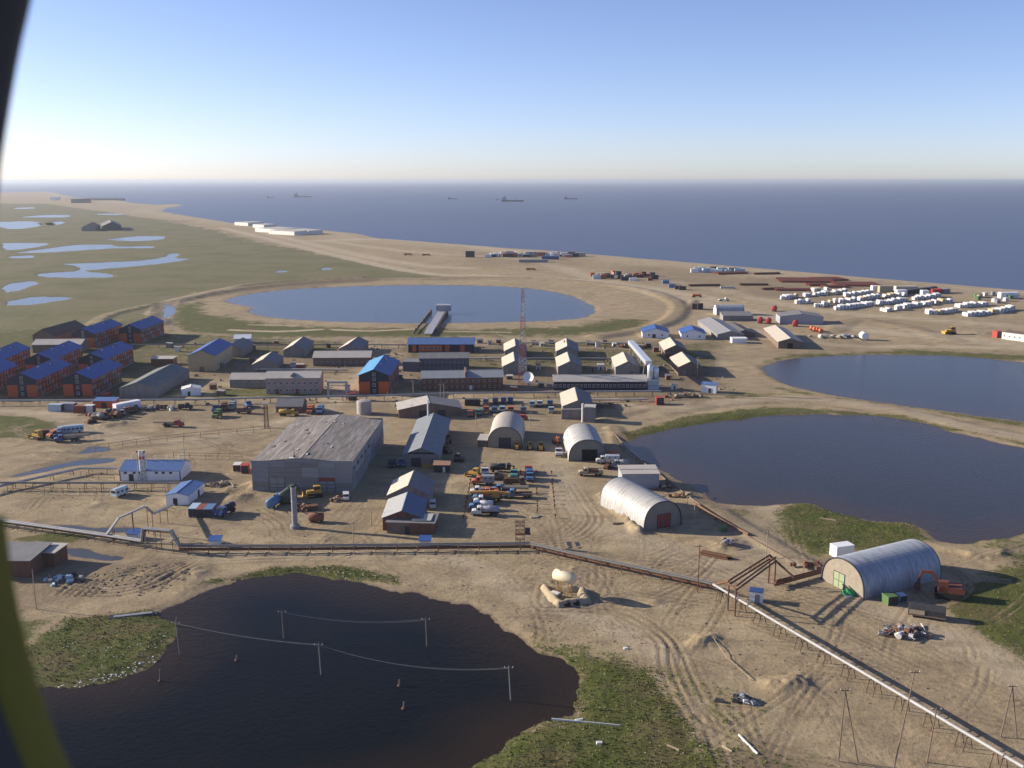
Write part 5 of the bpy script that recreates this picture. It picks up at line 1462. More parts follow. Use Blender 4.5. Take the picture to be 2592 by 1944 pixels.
# ---- around the bluish hangar
container('white box body standing behind the bluish arched hangar', (2130, 1406), 18, m_white, 5.6, 3.2, 3.2, 'box_body', 'container')
excavator('rust red excavator with folded arm beside the bluish hangar', (2400, 1512), 158, mat('dark red machine paint', (0.13, 0.045, 0.032), 0.7, 0, 0.2, dirt=0.2), 1.5)
container('green steel box in the shadow of the bluish hangar', (2250, 1526), -75, m_greenp, 3.0, 2.6, 2.2, 'steel_box')
container('pale teal box next to the green steel box', (2280, 1520), -75, m_ltblue, 2.0, 1.8, 1.8, 'steel_box')
container('small green drum box beside the dike pipe', (1830, 1345), 30, m_greenp, 2.2, 1.4, 1.3, 'steel_box')
c = on(2149, 1505)
t = thing('tarpaulin_heap', 'bright green tarpaulin heap before the pale green gate', 'tarpaulin', c, 0.5)
MB().lathe([(1.7, -0.2), (1.6, 0.4), (1.2, 0.9), (0.5, 1.3), (0.1, 1.4)], 9).build('cover', m_brightg, t)
MB().box(-2.2, -0.6, -1.6, -0.9, -0.1, 0.25).build('plank', m_offwhite, t)
c = on(2345, 1562)
t = thing('tilt_trailer', 'dark covered trailer with rounded tilt beside the scrap heap', 'trailer', c, R(-22))
MB().prism([(-1.4, 0.9), (1.4, 0.9), (1.45, 2.2), (1.0, 2.9), (0, 3.15), (-1.0, 2.9), (-1.45, 2.2)], -4.0, 4.0, 'x').build('tilt_cover', m_dsteel, t)
MB().box(-4.1, 4.1, -1.45, 1.45, 0.55, 0.9).build('chassis', m_drabwall, t)
MB().box(-3.8, -0.5, -1.52, -1.46, 0.95, 2.0).build('side_board', m_tan, t)
wheels(t, [-2.6, 2.6], 1.15, 0.5, 0.4)
dozer('yellow tracked loader on the far pond bank', (2406, 846), 180, m_yelp, 1.8, 'loader', True, 'loader')
# ---- scattered orange tanks and red cabins by the beach
def small_tank(label, P, m, L, r, head, group=None):
    t = tank_thing(label, P, head, m, L, r)
    if group: t['group'] = group
OT = [(2055, 836), (2062, 839), (2069, 840), (2077, 843)]
for p in OT:
    small_tank('orange fuel tank in the short row below the wide grey garage', p, m_orp, 3.4, 1.3, 90, 'orange fuel tanks in a short row')
for p, lb in [((2013, 826), 'largest red fuel tank beside the tan roofed shed'), ((1924, 818), 'red fuel tank left of the tan roofed shed'), ((1945, 820), 'small red fuel tank behind the tan roofed shed'), ((1980, 818), 'orange fuel tank by the wide grey garage wall'), ((1988, 814), 'upper orange fuel tank by the wide grey garage wall'), ((1960, 788), 'red tank right of the barrel hangar')]:
    small_tank(lb, p, m_redp if 'red' in lb else m_orp, 5.0, 2.0, 70)
small_tank('white upright looking tank beside the grey scrap strip', (2186, 860), m_white, 5.5, 2.4, 90)
for p, lb in [((1757, 783), 'rusty engine crate left of its pair by the beach road'), ((1772, 782), 'rusty engine crate right of its pair by the beach road')]:
    container(lb, p, -90, m_rust, 4, 4, 4.5, 'crate', 'crate')
truck('orange truck driving on the beach road', (1763, 752), 10, m_orp, 'rig', m_orp, 9)
truck('white truck driving on the beach road', (1832, 762), 10, m_whitep, 'flat', m_whitep, 9)
van('white boat shaped hull on the sand below the pipe racks', (1842, 731), 0, m_whitep, 14, 'boat_hull')
for p, m, lb in [((1685, 718), m_bluep, 'bright blue container, upper one beside the beach road'), ((1701, 728), m_bluep, 'bright blue container, lower one beside the beach road'), ((1717, 732), m_dsteel, 'dark container beside the two bright blue ones'), ((1727, 734), m_dsteel, 'black container at the end of the bright blue pair')]:
    container(lb, p, 0, m, 6.5, 3, 3.4)
container('red white tank wagon at the end of the long cream shed', (2524, 854), -80, m_redp, 5, 4, 4.2, 'tank_wagon', 'wagon')

# ---- the camp of white cabins on the beach
camp_rows = [((0, 212), (270, 182), 12), ((285, 142), (425, 124), 5), ((305, 182), (440, 164), 5), ((435, 172), (600, 146), 6), ((590, 190), (830, 156), 9), ((440, 256), (520, 246), 3), ((530, 252), (820, 210), 11),
             ((800, 205), (1160, 180), 12), ((315, 288), (440, 268), 4), ((500, 312), (840, 264), 14), ((860, 268), (1210, 220), 14), ((1210, 220), (1460, 190), 9), ((935, 325), (1110, 305), 5), ((1110, 295), (1400, 256), 9),
             ((1400, 248), (1580, 240), 6), ((1335, 350), (1400, 340), 2), ((1400, 352), (1620, 322), 8), ((1620, 292), (1890, 268), 10), ((1700, 372), (1990, 334), 10), ((1990, 340), (2130, 308), 5), ((120, 254), (270, 244), 5)]
proto = None
rg = random.Random(4)
def cabin_proto(m, name, label, grp):
    t = thing(name, label, 'cabin', (0, 0, 0), 0, grp)
    MB().prism([(-1.4, 0.15), (1.4, 0.15), (1.4, 2.9), (0, 3.2), (-1.4, 2.9)], -4.0, 4.0, 'x').build('body', m, t)
    MB().box(-4.03, -3.99, -0.5, 0.5, 0.4, 2.4).build('door', m_greyclad, t)
    MB().box(-3.6, 3.6, -1.0, 1.0, -0.3, 0.15).build('skid', m_dsteel, t)
    return t
protos = [cabin_proto(mat('camp cabin white', (0.60, 0.60, 0.60), 0.6, 0, 0.12, 0.4, dirt=0.2, dirt_col=(0.4, 0.36, 0.3)), 'site_cabin', 'white site cabin parked side by side in the beach camp', 'white cabins of the beach camp'), cabin_proto(m_offwhite, 'site_cabin', 'chalky white site cabin parked side by side in the beach camp', 'chalky cabins of the beach camp'),
          cabin_proto(mat('cream cabin paint', (0.52, 0.41, 0.24), 0.6), 'site_cabin', 'cream site cabin among the white ones in the beach camp', 'cream cabins of the beach camp')]
usedp = [False] * 3
for (a, b, n) in camp_rows:
    A, B = U(1980 + a[0] * 0.2767, 700 + a[1] * 0.2767), U(1980 + b[0] * 0.2767, 700 + b[1] * 0.2767)
    d = B - A
    ang = math.atan2(d.y, d.x)
    pitch = max(3.2, d.length / n)
    n = max(1, int(round(d.length / 4.5)))
    n = min(n, 22)
    line = 'in the camp row ' + ['nearest the ponds', 'second from the ponds', 'third from the ponds', 'fourth from the ponds', 'nearest the sea'][min(4, int((max(A.y, B.y) - 700) / 38) if max(A.y, B.y) > 700 else 0)]
    for k in range(n):
        if rg.random() < 0.1: continue
        p = A + d * ((k + 0.5 + rg.uniform(-0.15, 0.15)) / n)
        i = 0 if rg.random() < 0.6 else (1 if rg.random() < 0.8 else 2)
        if usedp[i]:
            o = copy_tree(protos[i])
        else:
            o = protos[i]; usedp[i] = True
        o.location = (p.x + rg.uniform(-0.4, 0.4), p.y + 4 + rg.uniform(-1.2, 1.2), gz(p.x, p.y + 4))
        nm = ['white', 'chalky white', 'cream'][i]
        o['label'] = nm + ' site cabin parked side by side ' + line; o['group'] = nm + ' cabins ' + line
        o.rotation_euler = (0, 0, math.pi / 2 + rg.gauss(0, 0.09))
        o.scale = (rg.uniform(0.8, 1.2), rg.uniform(0.9, 1.1), rg.uniform(0.8, 1.2))
for P, m, L, h, lb in [((2240, 740), m_tan, 12, 6, 'tall tan hall on the beach behind the camp'), ((2218, 737), m_white, 9, 5, 'white block on the beach left of the tall tan hall'), ((2292, 735), m_cream, 20, 4, 'long cream block on the beach behind the camp'), ((2340, 746), m_white, 6, 4, 'single white block between camp and red wagons'),
                       ((2280, 746), m_white, 9, 4.4, 'white block at the head of the dark container row'), ((2552, 754), m_white, 16, 5, 'white hall at the beach beyond the scrap field')]:
    container(lb, P, 0, m, L, 6, h, 'hall', 'building')
for k in range(9):
    container('dark container in the row behind the camp', (2294 + 9 * k, 744 - 1.1 * k), 80, m_dsteel, 8, 2.9, 3.6, 'container', 'container', 'dark containers behind the camp')
for k in range(5):
    container('red and grey tank container in the row near the sea', (2362 + 9 * k, 743 - 0.5 * k), 80, m_redp if k < 3 else m_greyp, 8, 2.9, 4, 'container', 'container', 'red and grey tank containers near the sea')
for k in range(14):
    x, y = 2450 + rg.uniform(0, 130), 748 + rg.uniform(-3, 22)
    container('weathered container in the scrap field right of the camp', (x, y), rg.choice([0, 80, 40]), rg.choice([m_greyp, m_tan, m_greenp, m_offwhite]), 6, 2.6, 3, 'container', 'container', 'containers in the scrap field')
# ---- pipe stacks near the sea
def pipe_stack(label, P, L, n, head, group=None):
    c = on(*P)
    t = thing('pipe_stack', label, 'pipes', c, R(head), group)
    pm_ = MB().tube((-L / 2, 0, 0.5), (L / 2, 0, 0.5), 0.5, 6).mesh('pipe', m_redor if n > 9 else m_rust)
    for k in range(n):
        inst('pipe', pm_, t, (rg.uniform(-1, 1), (k - n / 2) * 1.05, 0))
    for k in range(n - 1):
        inst('pipe', pm_, t, (rg.uniform(-1, 1), (k - n / 2 + 0.5) * 1.05, 0.9))
for P, L, n, lb in [((2038, 711), 52, 36, 'broad stack of rusty pipes nearest the sea'), ((2096, 708), 30, 26, 'rusty pipe stack touching the broad one'), ((2165, 721), 40, 30, 'long dark red pipe stack above the camp'), ((2064, 722), 18, 14, 'short dark red pipe stack left of the long one'), ((2112, 727), 22, 14, 'short dark red pipe stack below the long one'),
                    ((1783, 724), 30, 6, 'rusty pipe stack beside the black container'), ((1908, 722), 26, 6, 'dark pipe stack in the middle of the sand flat'), ((1850, 693), 34, 12, 'rusty pipe stack below the white blue beach containers'), ((1940, 694), 30, 6, 'thin rusty pipe stack facing the sea'), ((2010, 735), 34, 12, 'rusty pipe stack at the upper corner of the camp'), ((1955, 733), 22, 6, 'orange brown pipe stack left of the camp')]:
    pipe_stack(lb, P, L, n, rg.uniform(-8, 14))
# ---- depots on the far beach
FARC = [('white', m_white), ('pale blue', m_ltblue), ('dark', m_dsteel), ('rust coloured', m_rust), ('cream', m_cream), ('grey', m_greyp), ('orange', m_orp)]
def depot(place, pts, weights, size, seed):
    r_ = random.Random(seed)
    for x, y in pts:
        nm, m = r_.choices(FARC, weights)[0]
        container('%s container in %s' % (nm, place), (x, y), r_.choice([0, 0, 90, 20]), m, r_.uniform(0.8, 1.5) * size, 3.2, r_.uniform(0.8, 1.5) * 3.4, 'container', 'container', '%s containers in %s' % (nm, place))
rg = random.Random(31)
depot('the crowded depot by the sea', [(1238 + i * 5.6 + rg.uniform(-2, 2), 651 - 3 * math.sin(i * 0.35) ** 2 - rg.choice([0, 0, 3.5, 6]) + i * 0.01) for i in range(42)], [4, 3, 4, 2, 2, 2, 1], 9, 1)
depot('the dark scrap line by the lake road', [(1500 + i * 5.4, 694 + rg.uniform(0, 14) + 0.15 * i) for i in range(30)], [0.3, 0.3, 5, 2, 0.5, 2, 1.5], 5.5, 2)
depot('the white blue stack at the beach edge', [(1758 + i * 9.5, 690 - (i % 3) * 2) for i in range(13)], [4, 4, 3, 0, 0.5, 1, 0], 8, 3)
for p, lb in [((1344, 684), 'orange truck crossing the sand above the lake'), ((1033, 646), 'orange truck at the left end of the beach road'), ((1079, 647), 'second orange truck following on the beach road')]:
    truck(lb, p, 0, m_orp, 'rig', m_orp, 11)
container('black cabin at the left end of the crowded depot', (1190, 651), 0, m_dsteel, 12, 5, 8, 'site_cabin', 'cabin')
container('blue low barge behind the crowded depot front', (1393, 656), 0, m_dbluep, 22, 6, 4, 'barge', 'barge')
container('low grey barge on the sand before the crowded depot', (1350, 664), 0, m_greyp, 36, 6, 3.5, 'barge', 'barge')

# ================================================================ PIPELINES, FENCES, POLES
def pipeline(name, label, pts, zs, r, m, n=1, gap=0.7, every=6.0, support='post', f=U, beam=None, drop=None, under=None):
    W = [f(p[0], p[1], z) for p, z in zip(pts, zs)]
    c = W[0]
    t = thing(name, label, 'pipeline', (c.x, c.y, 0), 0)
    o = Vector((c.x, c.y, 0))
    for i in range(len(W) - 1):
        a, b = W[i] - o, W[i + 1] - o
        d = b - a
        nrm = Vector((-d.y, d.x, 0))
        if nrm.length < 0.05: nrm = Vector((0, 1, 0))
        nrm.normalize()
        for k in range(n):
            s = nrm * gap * (k - (n - 1) / 2)
            MB().tube(a + s, b + s, r, 10).build('pipe', m, t, True)
        if under:
            MB().beam(a + Vector((0, 0, -r - under)), b + Vector((0, 0, -r - under)), under * 0.8).build('girder', m_rust, t)
        L = d.length
        hor = math.hypot(d.x, d.y)
        if hor < 2: continue
        q = max(1, int(hor / every))
        for k in range(q):
            p = a + d * ((k + 0.5) / q)
            z0 = gz(p.x + o.x, p.y + o.y) - 0.3
            u = nrm * (gap * n / 2 + 0.35)
            sb = MB()
            if support == 'post':
                sb.beam(p - u + Vector((0, 0, z0 - p.z)), p - u + Vector((0, 0, -r)), 0.16).beam(p + u + Vector((0, 0, z0 - p.z)), p + u + Vector((0, 0, -r)), 0.16).beam(p - u * 1.15 + Vector((0, 0, -r - 0.1)), p + u * 1.15 + Vector((0, 0, -r - 0.1)), 0.18)
            else:
                dd = d.normalized() * 0.9
                for s in (-1, 1):
                    sb.beam(p + u * s * 1.6 + dd + Vector((0, 0, z0 - p.z)), p + u * s * 0.5 + dd + Vector((0, 0, -r)), 0.13)
                    sb.beam(p + u * s * 1.6 - dd + Vector((0, 0, z0 - p.z)), p + u * s * 0.5 - dd + Vector((0, 0, -r)), 0.13)
                sb.beam(p - u * 1.0 + dd + Vector((0, 0, -r - 0.1)), p + u * 1.0 + dd + Vector((0, 0, -r - 0.1)), 0.14).beam(p - u - dd + Vector((0, 0, -r - 0.1)), p + u - dd + Vector((0, 0, -r - 0.1)), 0.14)
            sb.build('support', m_rust, t)
    return t
pipeline('pipeline', 'grey twin pipeline on rusty posts coming in from the left', [(-60, 1308), (120, 1333), (273, 1355), (360, 1369)], [1.9] * 4, 0.3, m_insul, 2, 0.95, 6, under=0.4)
pipeline('pipe_portal', 'rusty pipe portal carrying the twin pipes over the ploughed track', [(362, 1369), (364, 1337), (433, 1343), (454, 1381)], [1.9, 6.0, 6.0, 2.0], 0.28, m_insul, 2, 0.9, 4.5, under=0.35)
pipeline('pipeline', 'long rusty girder pipeline crossing before the front pond', [(454, 1382), (760, 1381), (980, 1379), (1342, 1375)], [2.0] * 4, 0.2, m_dullpipe, 2, 1.0, 5.2, under=0.75)
pipeline('pipeline', 'rusty girder pipeline slanting towards the pipe portal', [(1342, 1375), (1500, 1411), (1660, 1445), (1803, 1476)], [2.0] * 4, 0.2, m_dullpipe, 2, 1.0, 5.0, under=0.8)
pipeline('pipeline', 'thick pale insulated pipe on splayed rusty trestles', [(1806, 1479), (1950, 1565), (2181, 1700), (2400, 1829), (2680, 1994)], [3.0] * 5, 0.33, m_insul, 1, 0.9, 5.5, 'splay')
pipeline('pipe_bridge', 'kinked pipe bridge rising over the left track on lattice legs', [(270, 1353), (301, 1311), (367, 1281), (388, 1300), (437, 1278)], [2.0, 6.2, 9.0, 6.0, 3.0], 0.24, m_insul, 2, 0.75, 9)
pipeline('pipeline', 'pale bundled pipeline bending to the boiler building', [(-40, 1240), (14, 1227), (105, 1207), (205, 1185), (297, 1185)], [1.8] * 5, 0.3, m_insul, 2, 0.95, 6)
pipeline('pipeline', 'grey pipe running from the boiler flues to the left edge', [(-40, 1221), (110, 1222), (490, 1222)], [2.6] * 3, 0.36, m_dullpipe, 1, 0.9, 5)
pipeline('town_pipeline', 'white above-ground pipe along the whole settlement front', [(-60, 1014), (260, 1013), (520, 1011), (655, 1007), (830, 1004), (905, 1002), (1040, 999), (1123, 995), (1377, 993), (1490, 991), (1674, 990)], [2.4] * 11, 0.42, m_insul, 1, 0.9, 8)
pipeline('pipeline', 'grey pipe behind the lake side houses', [(330, 872), (520, 872), (700, 873), (860, 872), (1030, 873)], [2.0] * 5, 0.35, m_dullpipe, 1, 0.9, 10)
pipeline('pipeline', 'grey pipe between the paired pale roofed houses', [(1330, 907), (1500, 907), (1560, 908)], [2.0] * 3, 0.4, m_dullpipe, 2, 1.0, 10)
pipeline('pipeline', 'rusty pipe along the dike beside the right pond', [(1543, 1082), (1590, 1140), (1640, 1180), (1700, 1225), (1790, 1290), (1900, 1362), (2010, 1425)], [0.5] * 7, 0.26, m_drabwall, 1, 0.7, 7)
pipeline('pipeline', 'orange lagged pipe end emerging behind the long arched hangar', [(1756, 1272), (1800, 1300), (1860, 1335), (1895, 1352)], [1.2] * 4, 0.38, mat('orange brown lagging', (0.165, 0.095, 0.062), 0.9, 0, 0.2), 1, 0.8, 6)
pipeline('heat_duct', 'pale boxed heat duct left of the radio mast houses', [(1190, 907), (1296, 907)], [1.6] * 2, 0.55, m_pale, 1, 0.9, 9)
pipeline('heat_duct', 'pale boxed heat duct behind the two storey pink barrack', [(640, 934), (760, 935), (880, 936)], [1.4] * 3, 0.5, m_pale, 1, 0.9, 9)
pipeline('heat_duct', 'pale boxed heat duct behind the upper paired houses', [(1330, 867), (1440, 867), (1590, 868)], [1.6] * 3, 0.5, m_pale, 1, 0.9, 9)
pipeline('heat_duct', 'pale boxed heat duct below the long dark barrack', [(1490, 1012), (1600, 1012), (1640, 1010)], [1.0] * 3, 0.4, m_pale, 1, 0.9, 9)
# the steel portal where the girder pipeline meets the pale pipe
pA = [U(1842, 1545), U(1860, 1560), U(1945, 1476), U(1960, 1482)]
c = (pA[0] + pA[3]) / 2
t = thing('pipe_portal', 'rusty steel pipe portal spanning the track by the white booth', 'pipe portal', (c.x, c.y, 0))
hgt = 6.4
tops = []
for p in pA:
    q = Vector((p.x - c.x, p.y - c.y, 0)); tops.append(q + Vector((0, 0, hgt)))
    MB().tube(q + Vector((0, 0, gz(p.x, p.y) - 0.3)), q + Vector((0, 0, hgt)), 0.2, 8).build('post', m_rust, t)
for i, j, dz in ((0, 2, 0.1), (1, 3, 0.1), (0, 2, 1.2), (1, 3, 1.2), (0, 1, 0.3), (2, 3, 0.3)):
    MB().tube(tops[i] + Vector((0, 0, dz)), tops[j] + Vector((0, 0, dz)), 0.22, 8).build('crossbeam', m_rust, t)
b = MB()
for k in range(9):
    a0 = tops[0].lerp(tops[2], k / 9.0); a1 = tops[0].lerp(tops[2], (k + 1) / 9.0)
    b.beam(a0 + Vector((0, 0, 0.1)), a1 + Vector((0, 0, 1.2)), 0.08)
b.build('bracing', m_rust, t)
e = U(1808, 1480, 2.0)
MB().tube(Vector((e.x - c.x, e.y - c.y, 2.0)), tops[0] + Vector((0, 0, 1.0)), 0.3, 8).build('riser_pipe', m_rust, t)
MB().tube(tops[2] + Vector((0, 0, 1.0)), Vector((U(2010, 1462, 3).x - c.x, U(2010, 1462, 3).y - c.y, 3.0)), 0.3, 8).build('riser_pipe', m_rust, t)
for k in range(3):
    q0, q1 = U(1965 - 3 * k, 1470 + 6 * k, 1.2), U(2085, 1440 + 4 * k, 1.2)
    MB().tube(Vector((q0.x - c.x, q0.y - c.y, 1.2)), Vector((q1.x - c.x, q1.y - c.y, 1.2)), 0.25, 8).build('branch_pipe', m_rust, t)

def fence(label, pts, h=2.0, every=4.0, m=None, rails=2, f=U):
    m = m or m_rust
    W = [f(*p) for p in pts]
    c = W[0]
    t = thing('fence', label, 'fence', (c.x, c.y, 0))
    for i in range(len(W) - 1):
        a, b = W[i], W[i + 1]
        L = (b - a).length
        n = max(1, int(L / every))
        for k in range(n + (i == len(W) - 2)):
            p = a.lerp(b, k / n)
            z = gz(p.x, p.y)
            MB().beam((p.x - c.x, p.y - c.y, z - 0.3), (p.x - c.x, p.y - c.y, z + h), 0.13).build('post', m, t)
        for k in range(rails):
            zz = h * (1 - 0.45 * k) - 0.05
            za, zb = gz(a.x, a.y) + zz, gz(b.x, b.y) + zz
            MB().beam((a.x - c.x, a.y - c.y, za), (b.x - c.x, b.y - c.y, zb), 0.09).build('rail', m, t)
    return t
fence('rusty rail fence along the upper edge of the boiler compound', [(240, 1140), (380, 1122), (508, 1108), (600, 1100), (684, 1092)], 2.4, 5)
fence('rusty rail fence behind the boiler building', [(440, 1160), (520, 1162), (613, 1164)], 2.2, 4)
fence('rusty rail fence in front of the grey pipe', [(20, 1245), (160, 1252), (330, 1253), (420, 1250)], 2.2, 5)
fence('short rusty fence between the bundled pipe and boiler flues', [(205, 1205), (250, 1215), (290, 1216)], 1.8, 3)
fence('thin fence along the dike between the two right ponds', [(1500, 1062), (1640, 1030), (1800, 1018), (1960, 1022), (2160, 1046), (2330, 1075), (2560, 1115), (2640, 1130)], 2.0, 9, m_drabwall, 1)
fence('grey plank fence behind the lake side houses', [(640, 868), (760, 872), (880, 868), (1020, 870)], 2.2, 5, m_greywall, 2)
fence('line of driftwood posts on the sandy foreground', [(1795, 1610), (1838, 1668), (1900, 1722)], 0.5, 3, m_wood, 1)

def pole(label, P, h, group=None, arms=1, m=None, lean=0.0, aframe=False, name='utility_pole', spread=3.5):
    c = on(*P)
    t = thing(name, label, 'pole', (c.x, c.y, 0), 0, group)
    z = c.z - 0.6
    top = Vector((lean, 0, c.z + h))
    m = m or m_wood
    MB().tube((0, 0, z), top, 0.14, 8, 0.10).build('shaft', m, t)
    if aframe:
        MB().tube((spread, -0.3, z), top - Vector((0, 0, 0.5)), 0.12, 8, 0.09).build('stay', m, t)
    for k in range(arms):
        zz = c.z + h - 0.4 - 1.1 * k
        a = MB().beam((lean - 0.9, 0, zz), (lean + 0.9, 0, zz), 0.12).build('crossarm', m, t)
        for s in (-0.8, 0, 0.8):
            MB().tube((lean + s, 0, zz + 0.05), (lean + s, 0, zz + 0.32), 0.06, 6).build('insulator', m_offwhite, a)
    return Vector((c.x + lean, c.y, c.z + h - 0.1))
def wires(label, A, B, n=2, sag=1.2, r=0.014):
    c = (A + B) / 2
    t = thing('power_line', label, 'power line', (A.x, A.y, 0))
    for k in range(n):
        y = (k - (n - 1) / 2) * 0.8
        b = MB()
        pts = []
        for i in range(13):
            q = i / 12.0
            p = A.lerp(B, q)
            pts.append(Vector((p.x - A.x + y * 0.5, p.y - A.y + y, p.z - sag * 4 * q * (1 - q) - (0.6 if k else 0))))
        for i in range(12):
            b.tube(pts[i], pts[i + 1], r, 4, cap=False)
        b.build('wire', m_steel, t)
p1 = pole('grey wooden pole standing in the pond next to the grassy spit', (455, 1654), 8.2, None, 1, m_greywall, -0.4)
p2 = pole('grey wooden pole with wires in the middle of the front pond', (813, 1704), 8.0, None, 1, m_greywall, -0.3)
p3 = pole('leaning grey pole with wires in the front pond near the grassy right bank', (1294, 1768), 8.2, None, 1, m_greywall, -0.5)
p4 = pole('dark pole in the front pond beside the floating plank', (718, 1612), 7.6, None, 1, m_drabwall, -0.1)
p5 = pole('dark pole in the front pond opposite the tank stand', (1081, 1632), 7.6, None, 1, m_drabwall, -0.2)
wires('faint wires from the grassy spit to the middle pond pole', p1, p2, 2, 0.7)
wires('faint wires from the middle pond pole to the leaning one', p2, p3, 2, 2.2)
wires('faint wires between the two dark pond poles', p4, p5, 2, 1.4)
for i, (p, h, lb) in enumerate([((598, 1668), 1.2, 'short stump in the pond between plank and grassy spit'), ((1010, 1732), 1.4, 'short stump in the pond, upper of two'), ((1021, 1790), 1.5, 'short stump in the pond, lower of two'), ((405, 1720), 2.6, 'dark broken pole at the tip of the grassy spit'), ((447, 1582), 2.2, 'dark broken pole beside the sunken barge')]):
    c = on(*p)
    t = thing('pole_stump', lb, 'stump', (c.x, c.y, 0))
    MB().tube((0, 0, c.z - 0.4), (0.1, 0, WATER_Z + h), 0.2, 8, 0.14).build('shaft', m_drabwall, t)
    MB().lathe([(0.45, WATER_Z - 0.3), (0.4, WATER_Z + 0.15), (0.2, WATER_Z + 0.3)], 8).build('footing', m_rust, t)
q1 = pole('tall brown pole left of the big A-frame poles by the pipe portal', (1766, 1500), 12.5, None, 1, m_rust)
q2 = pole('thin pole on the grass beside the dike pipe', (1939, 1412), 7.5, None, 1, m_wood)
q3 = pole('thin white footed pole in the shadow of the long arched hangar', (1757, 1327), 6.5, None, 0, m_wood)
q4 = pole('short pole behind the long arched hangar', (1739, 1286), 4.0, None, 0, m_wood)
a1 = pole('brown A-frame pole on rutted sand left of the thick pipe', (2122, 1928), 14.0, None, 1, m_drabwall, 0.3, True)
a2 = pole('lone brown pole crossing the thick pipe in view', (2262, 1944), 18.5, None, 1, m_drabwall, 2.2)
a3 = pole('brown A-frame pole beyond the thick pipe', (2532, 1866), 10.5, None, 1, m_drabwall, 1.2, True, spread=3.0)
a4 = pole('thin brown pole close beside the thick pipe trestles', (2346, 1930), 10.5, None, 1, m_drabwall, 0.8)
for i, (p, h, lb) in enumerate([((940, 1329), 7.5, 'thin pole between workshop and pale shed'), ((895, 1377), 6.5, 'thin pole beside the pipeline below the rusty tank'), ((1205, 1088), 6.5, 'thin pole left of the lean-to hangar'), ((1245, 1090), 6.0, 'double brown pole beside the lean-to hangar'),
                                ((470, 1196), 13.5, 'tall light mast at the right end of the boiler building'), ((952, 830), 9, 'thin mast at the lake shore fence'), ((1421, 1085), 9, 'thin pole before the double roofed house'), ((1115, 1020), 9, 'thin pole at the low workshop, left one'), ((1124, 1018), 9, 'thin pole at the low workshop, right one'),
                                ((1765, 953), 10, 'grey pole beside the right brown house'), ((982, 1030), 7, 'white pole by the grey round tank'), ((1046, 1005), 8, 'brown pole before the brown barrack'), ((92, 1542), 10, 'dark pole beside the red brown shed'), ((1342, 1078), 6, 'thin pole right of the lean-to hangar')]):
    pole(lb, p, h, None, 1 if i % 2 else 0, m_steel if 'mast' in lb or 'white' in lb else m_wood)

def lattice(t, h, w0, w1, bays, z0, m1, m2, band=1, rod=0.12):
    for k in range(bays):
        za, zb = z0 + (h - z0) * k / bays, z0 + (h - z0) * (k + 1) / bays
        wa, wb = w0 + (w1 - w0) * k / bays, w0 + (w1 - w0) * (k + 1) / bays
        b = MB()
        ca = [Vector((sx * wa / 2, sy * wa / 2, za)) for sx, sy in ((-1, -1), (1, -1), (1, 1), (-1, 1))]
        cb = [Vector((sx * wb / 2, sy * wb / 2, zb)) for sx, sy in ((-1, -1), (1, -1), (1, 1), (-1, 1))]
        for i in range(4):
            b.beam(ca[i], cb[i], rod); b.beam(cb[i], cb[(i + 1) % 4], rod * 0.7); b.beam(ca[i], cb[(i + 1) % 4], rod * 0.6); b.beam(ca[(i + 1) % 4], cb[i], rod * 0.6)
        b.build('lattice_section', m1 if (k // band) % 2 == 0 else m2, t)
c = on(1323, 974)
t = thing('radio_mast', 'tall red and white lattice radio mast', 'mast', (c.x, c.y, 0))
lattice(t, 48.0, 4.4, 1.1, 21, -0.3, mat('faded mast red', (0.34, 0.11, 0.09), 0.7), mat('faded mast white', (0.42, 0.40, 0.38), 0.7), 3, 0.15)
MB().tube((0, 0, 48), (0, 0, 51), 0.08, 6).build('antenna', m_steel, t)
for z, x in ((30, 0.9), (38, -0.8), (43, 0.6)):
    MB().tube((x, -0.7, z), (x, -1.3, z), 0.6, 12, 0.7).build('drum_antenna', m_offwhite, t)
c = on(675, 1083)
t = thing('floodlight_mast', 'rusty lattice mast with a cluster of floodlights behind the workshop', 'mast', (c.x, c.y, 0))
lattice(t, 10.0, 1.6, 1.2, 6, -0.3, m_rust, m_rust, 1, 0.12)
MB().box(-1.2, 1.2, -0.8, 0.8, 10.0, 10.2).build('platform', m_steel, t)
for x in (-0.9, -0.3, 0.3, 0.9):
    MB().box(x - 0.25, x + 0.25, -1.1, -0.7, 10.3, 10.9).build('floodlight', m_offwhite, t)
c = on(1316, 1383)
t = thing('lattice_gantry', 'rusty ladder-like lattice gantry with a dark board beside the pipeline', 'gantry', (c.x, c.y, 0))
b = MB()
for s in (-1.2, 1.2):
    for y in (-0.5, 0.5):
        b.beam((s, y, -0.3), (s, y, 7.6), 0.14)
b.build('post', m_rust, t)
for k in range(6):
    z = 1.0 + k * 1.25
    b = MB()
    for y in (-0.5, 0.5):
        b.beam((-1.2, y, z), (1.2, y, z), 0.12)
        if k % 2: b.beam((-1.2, y, z), (1.2, y, z - 1.25), 0.07); b.beam((1.2, y, z), (-1.2, y, z - 1.25), 0.07)
    b.build('rung', m_rust, t)
MB().box(-1.4, 3.0, -0.65, 0.65, 3.6, 3.8).build('platform', m_rust, t)
MB().box(1.4, 2.8, -0.4, 0.4, 3.8, 5.4).build('control_box', m_dsteel, t)
c = on(747, 1336)
t = thing('flue_stack', 'grey free standing flue on a round base before the workshop', 'chimney', (c.x, c.y, c.z))
MB().tube((0, 0, -0.3), (0, 0, 12.6), 0.8, 18).build('flue_pipe', m_greyp, t, True)
for z in (4.0, 8.2, 12.3):
    MB().tube((0, 0, z), (0, 0, z + 0.3), 0.88, 18).build('flange', m_greyclad, t)
MB().lathe([(1.5, -0.3), (1.4, 0.9), (0.9, 1.3)], 14).build('base', m_conc, t)
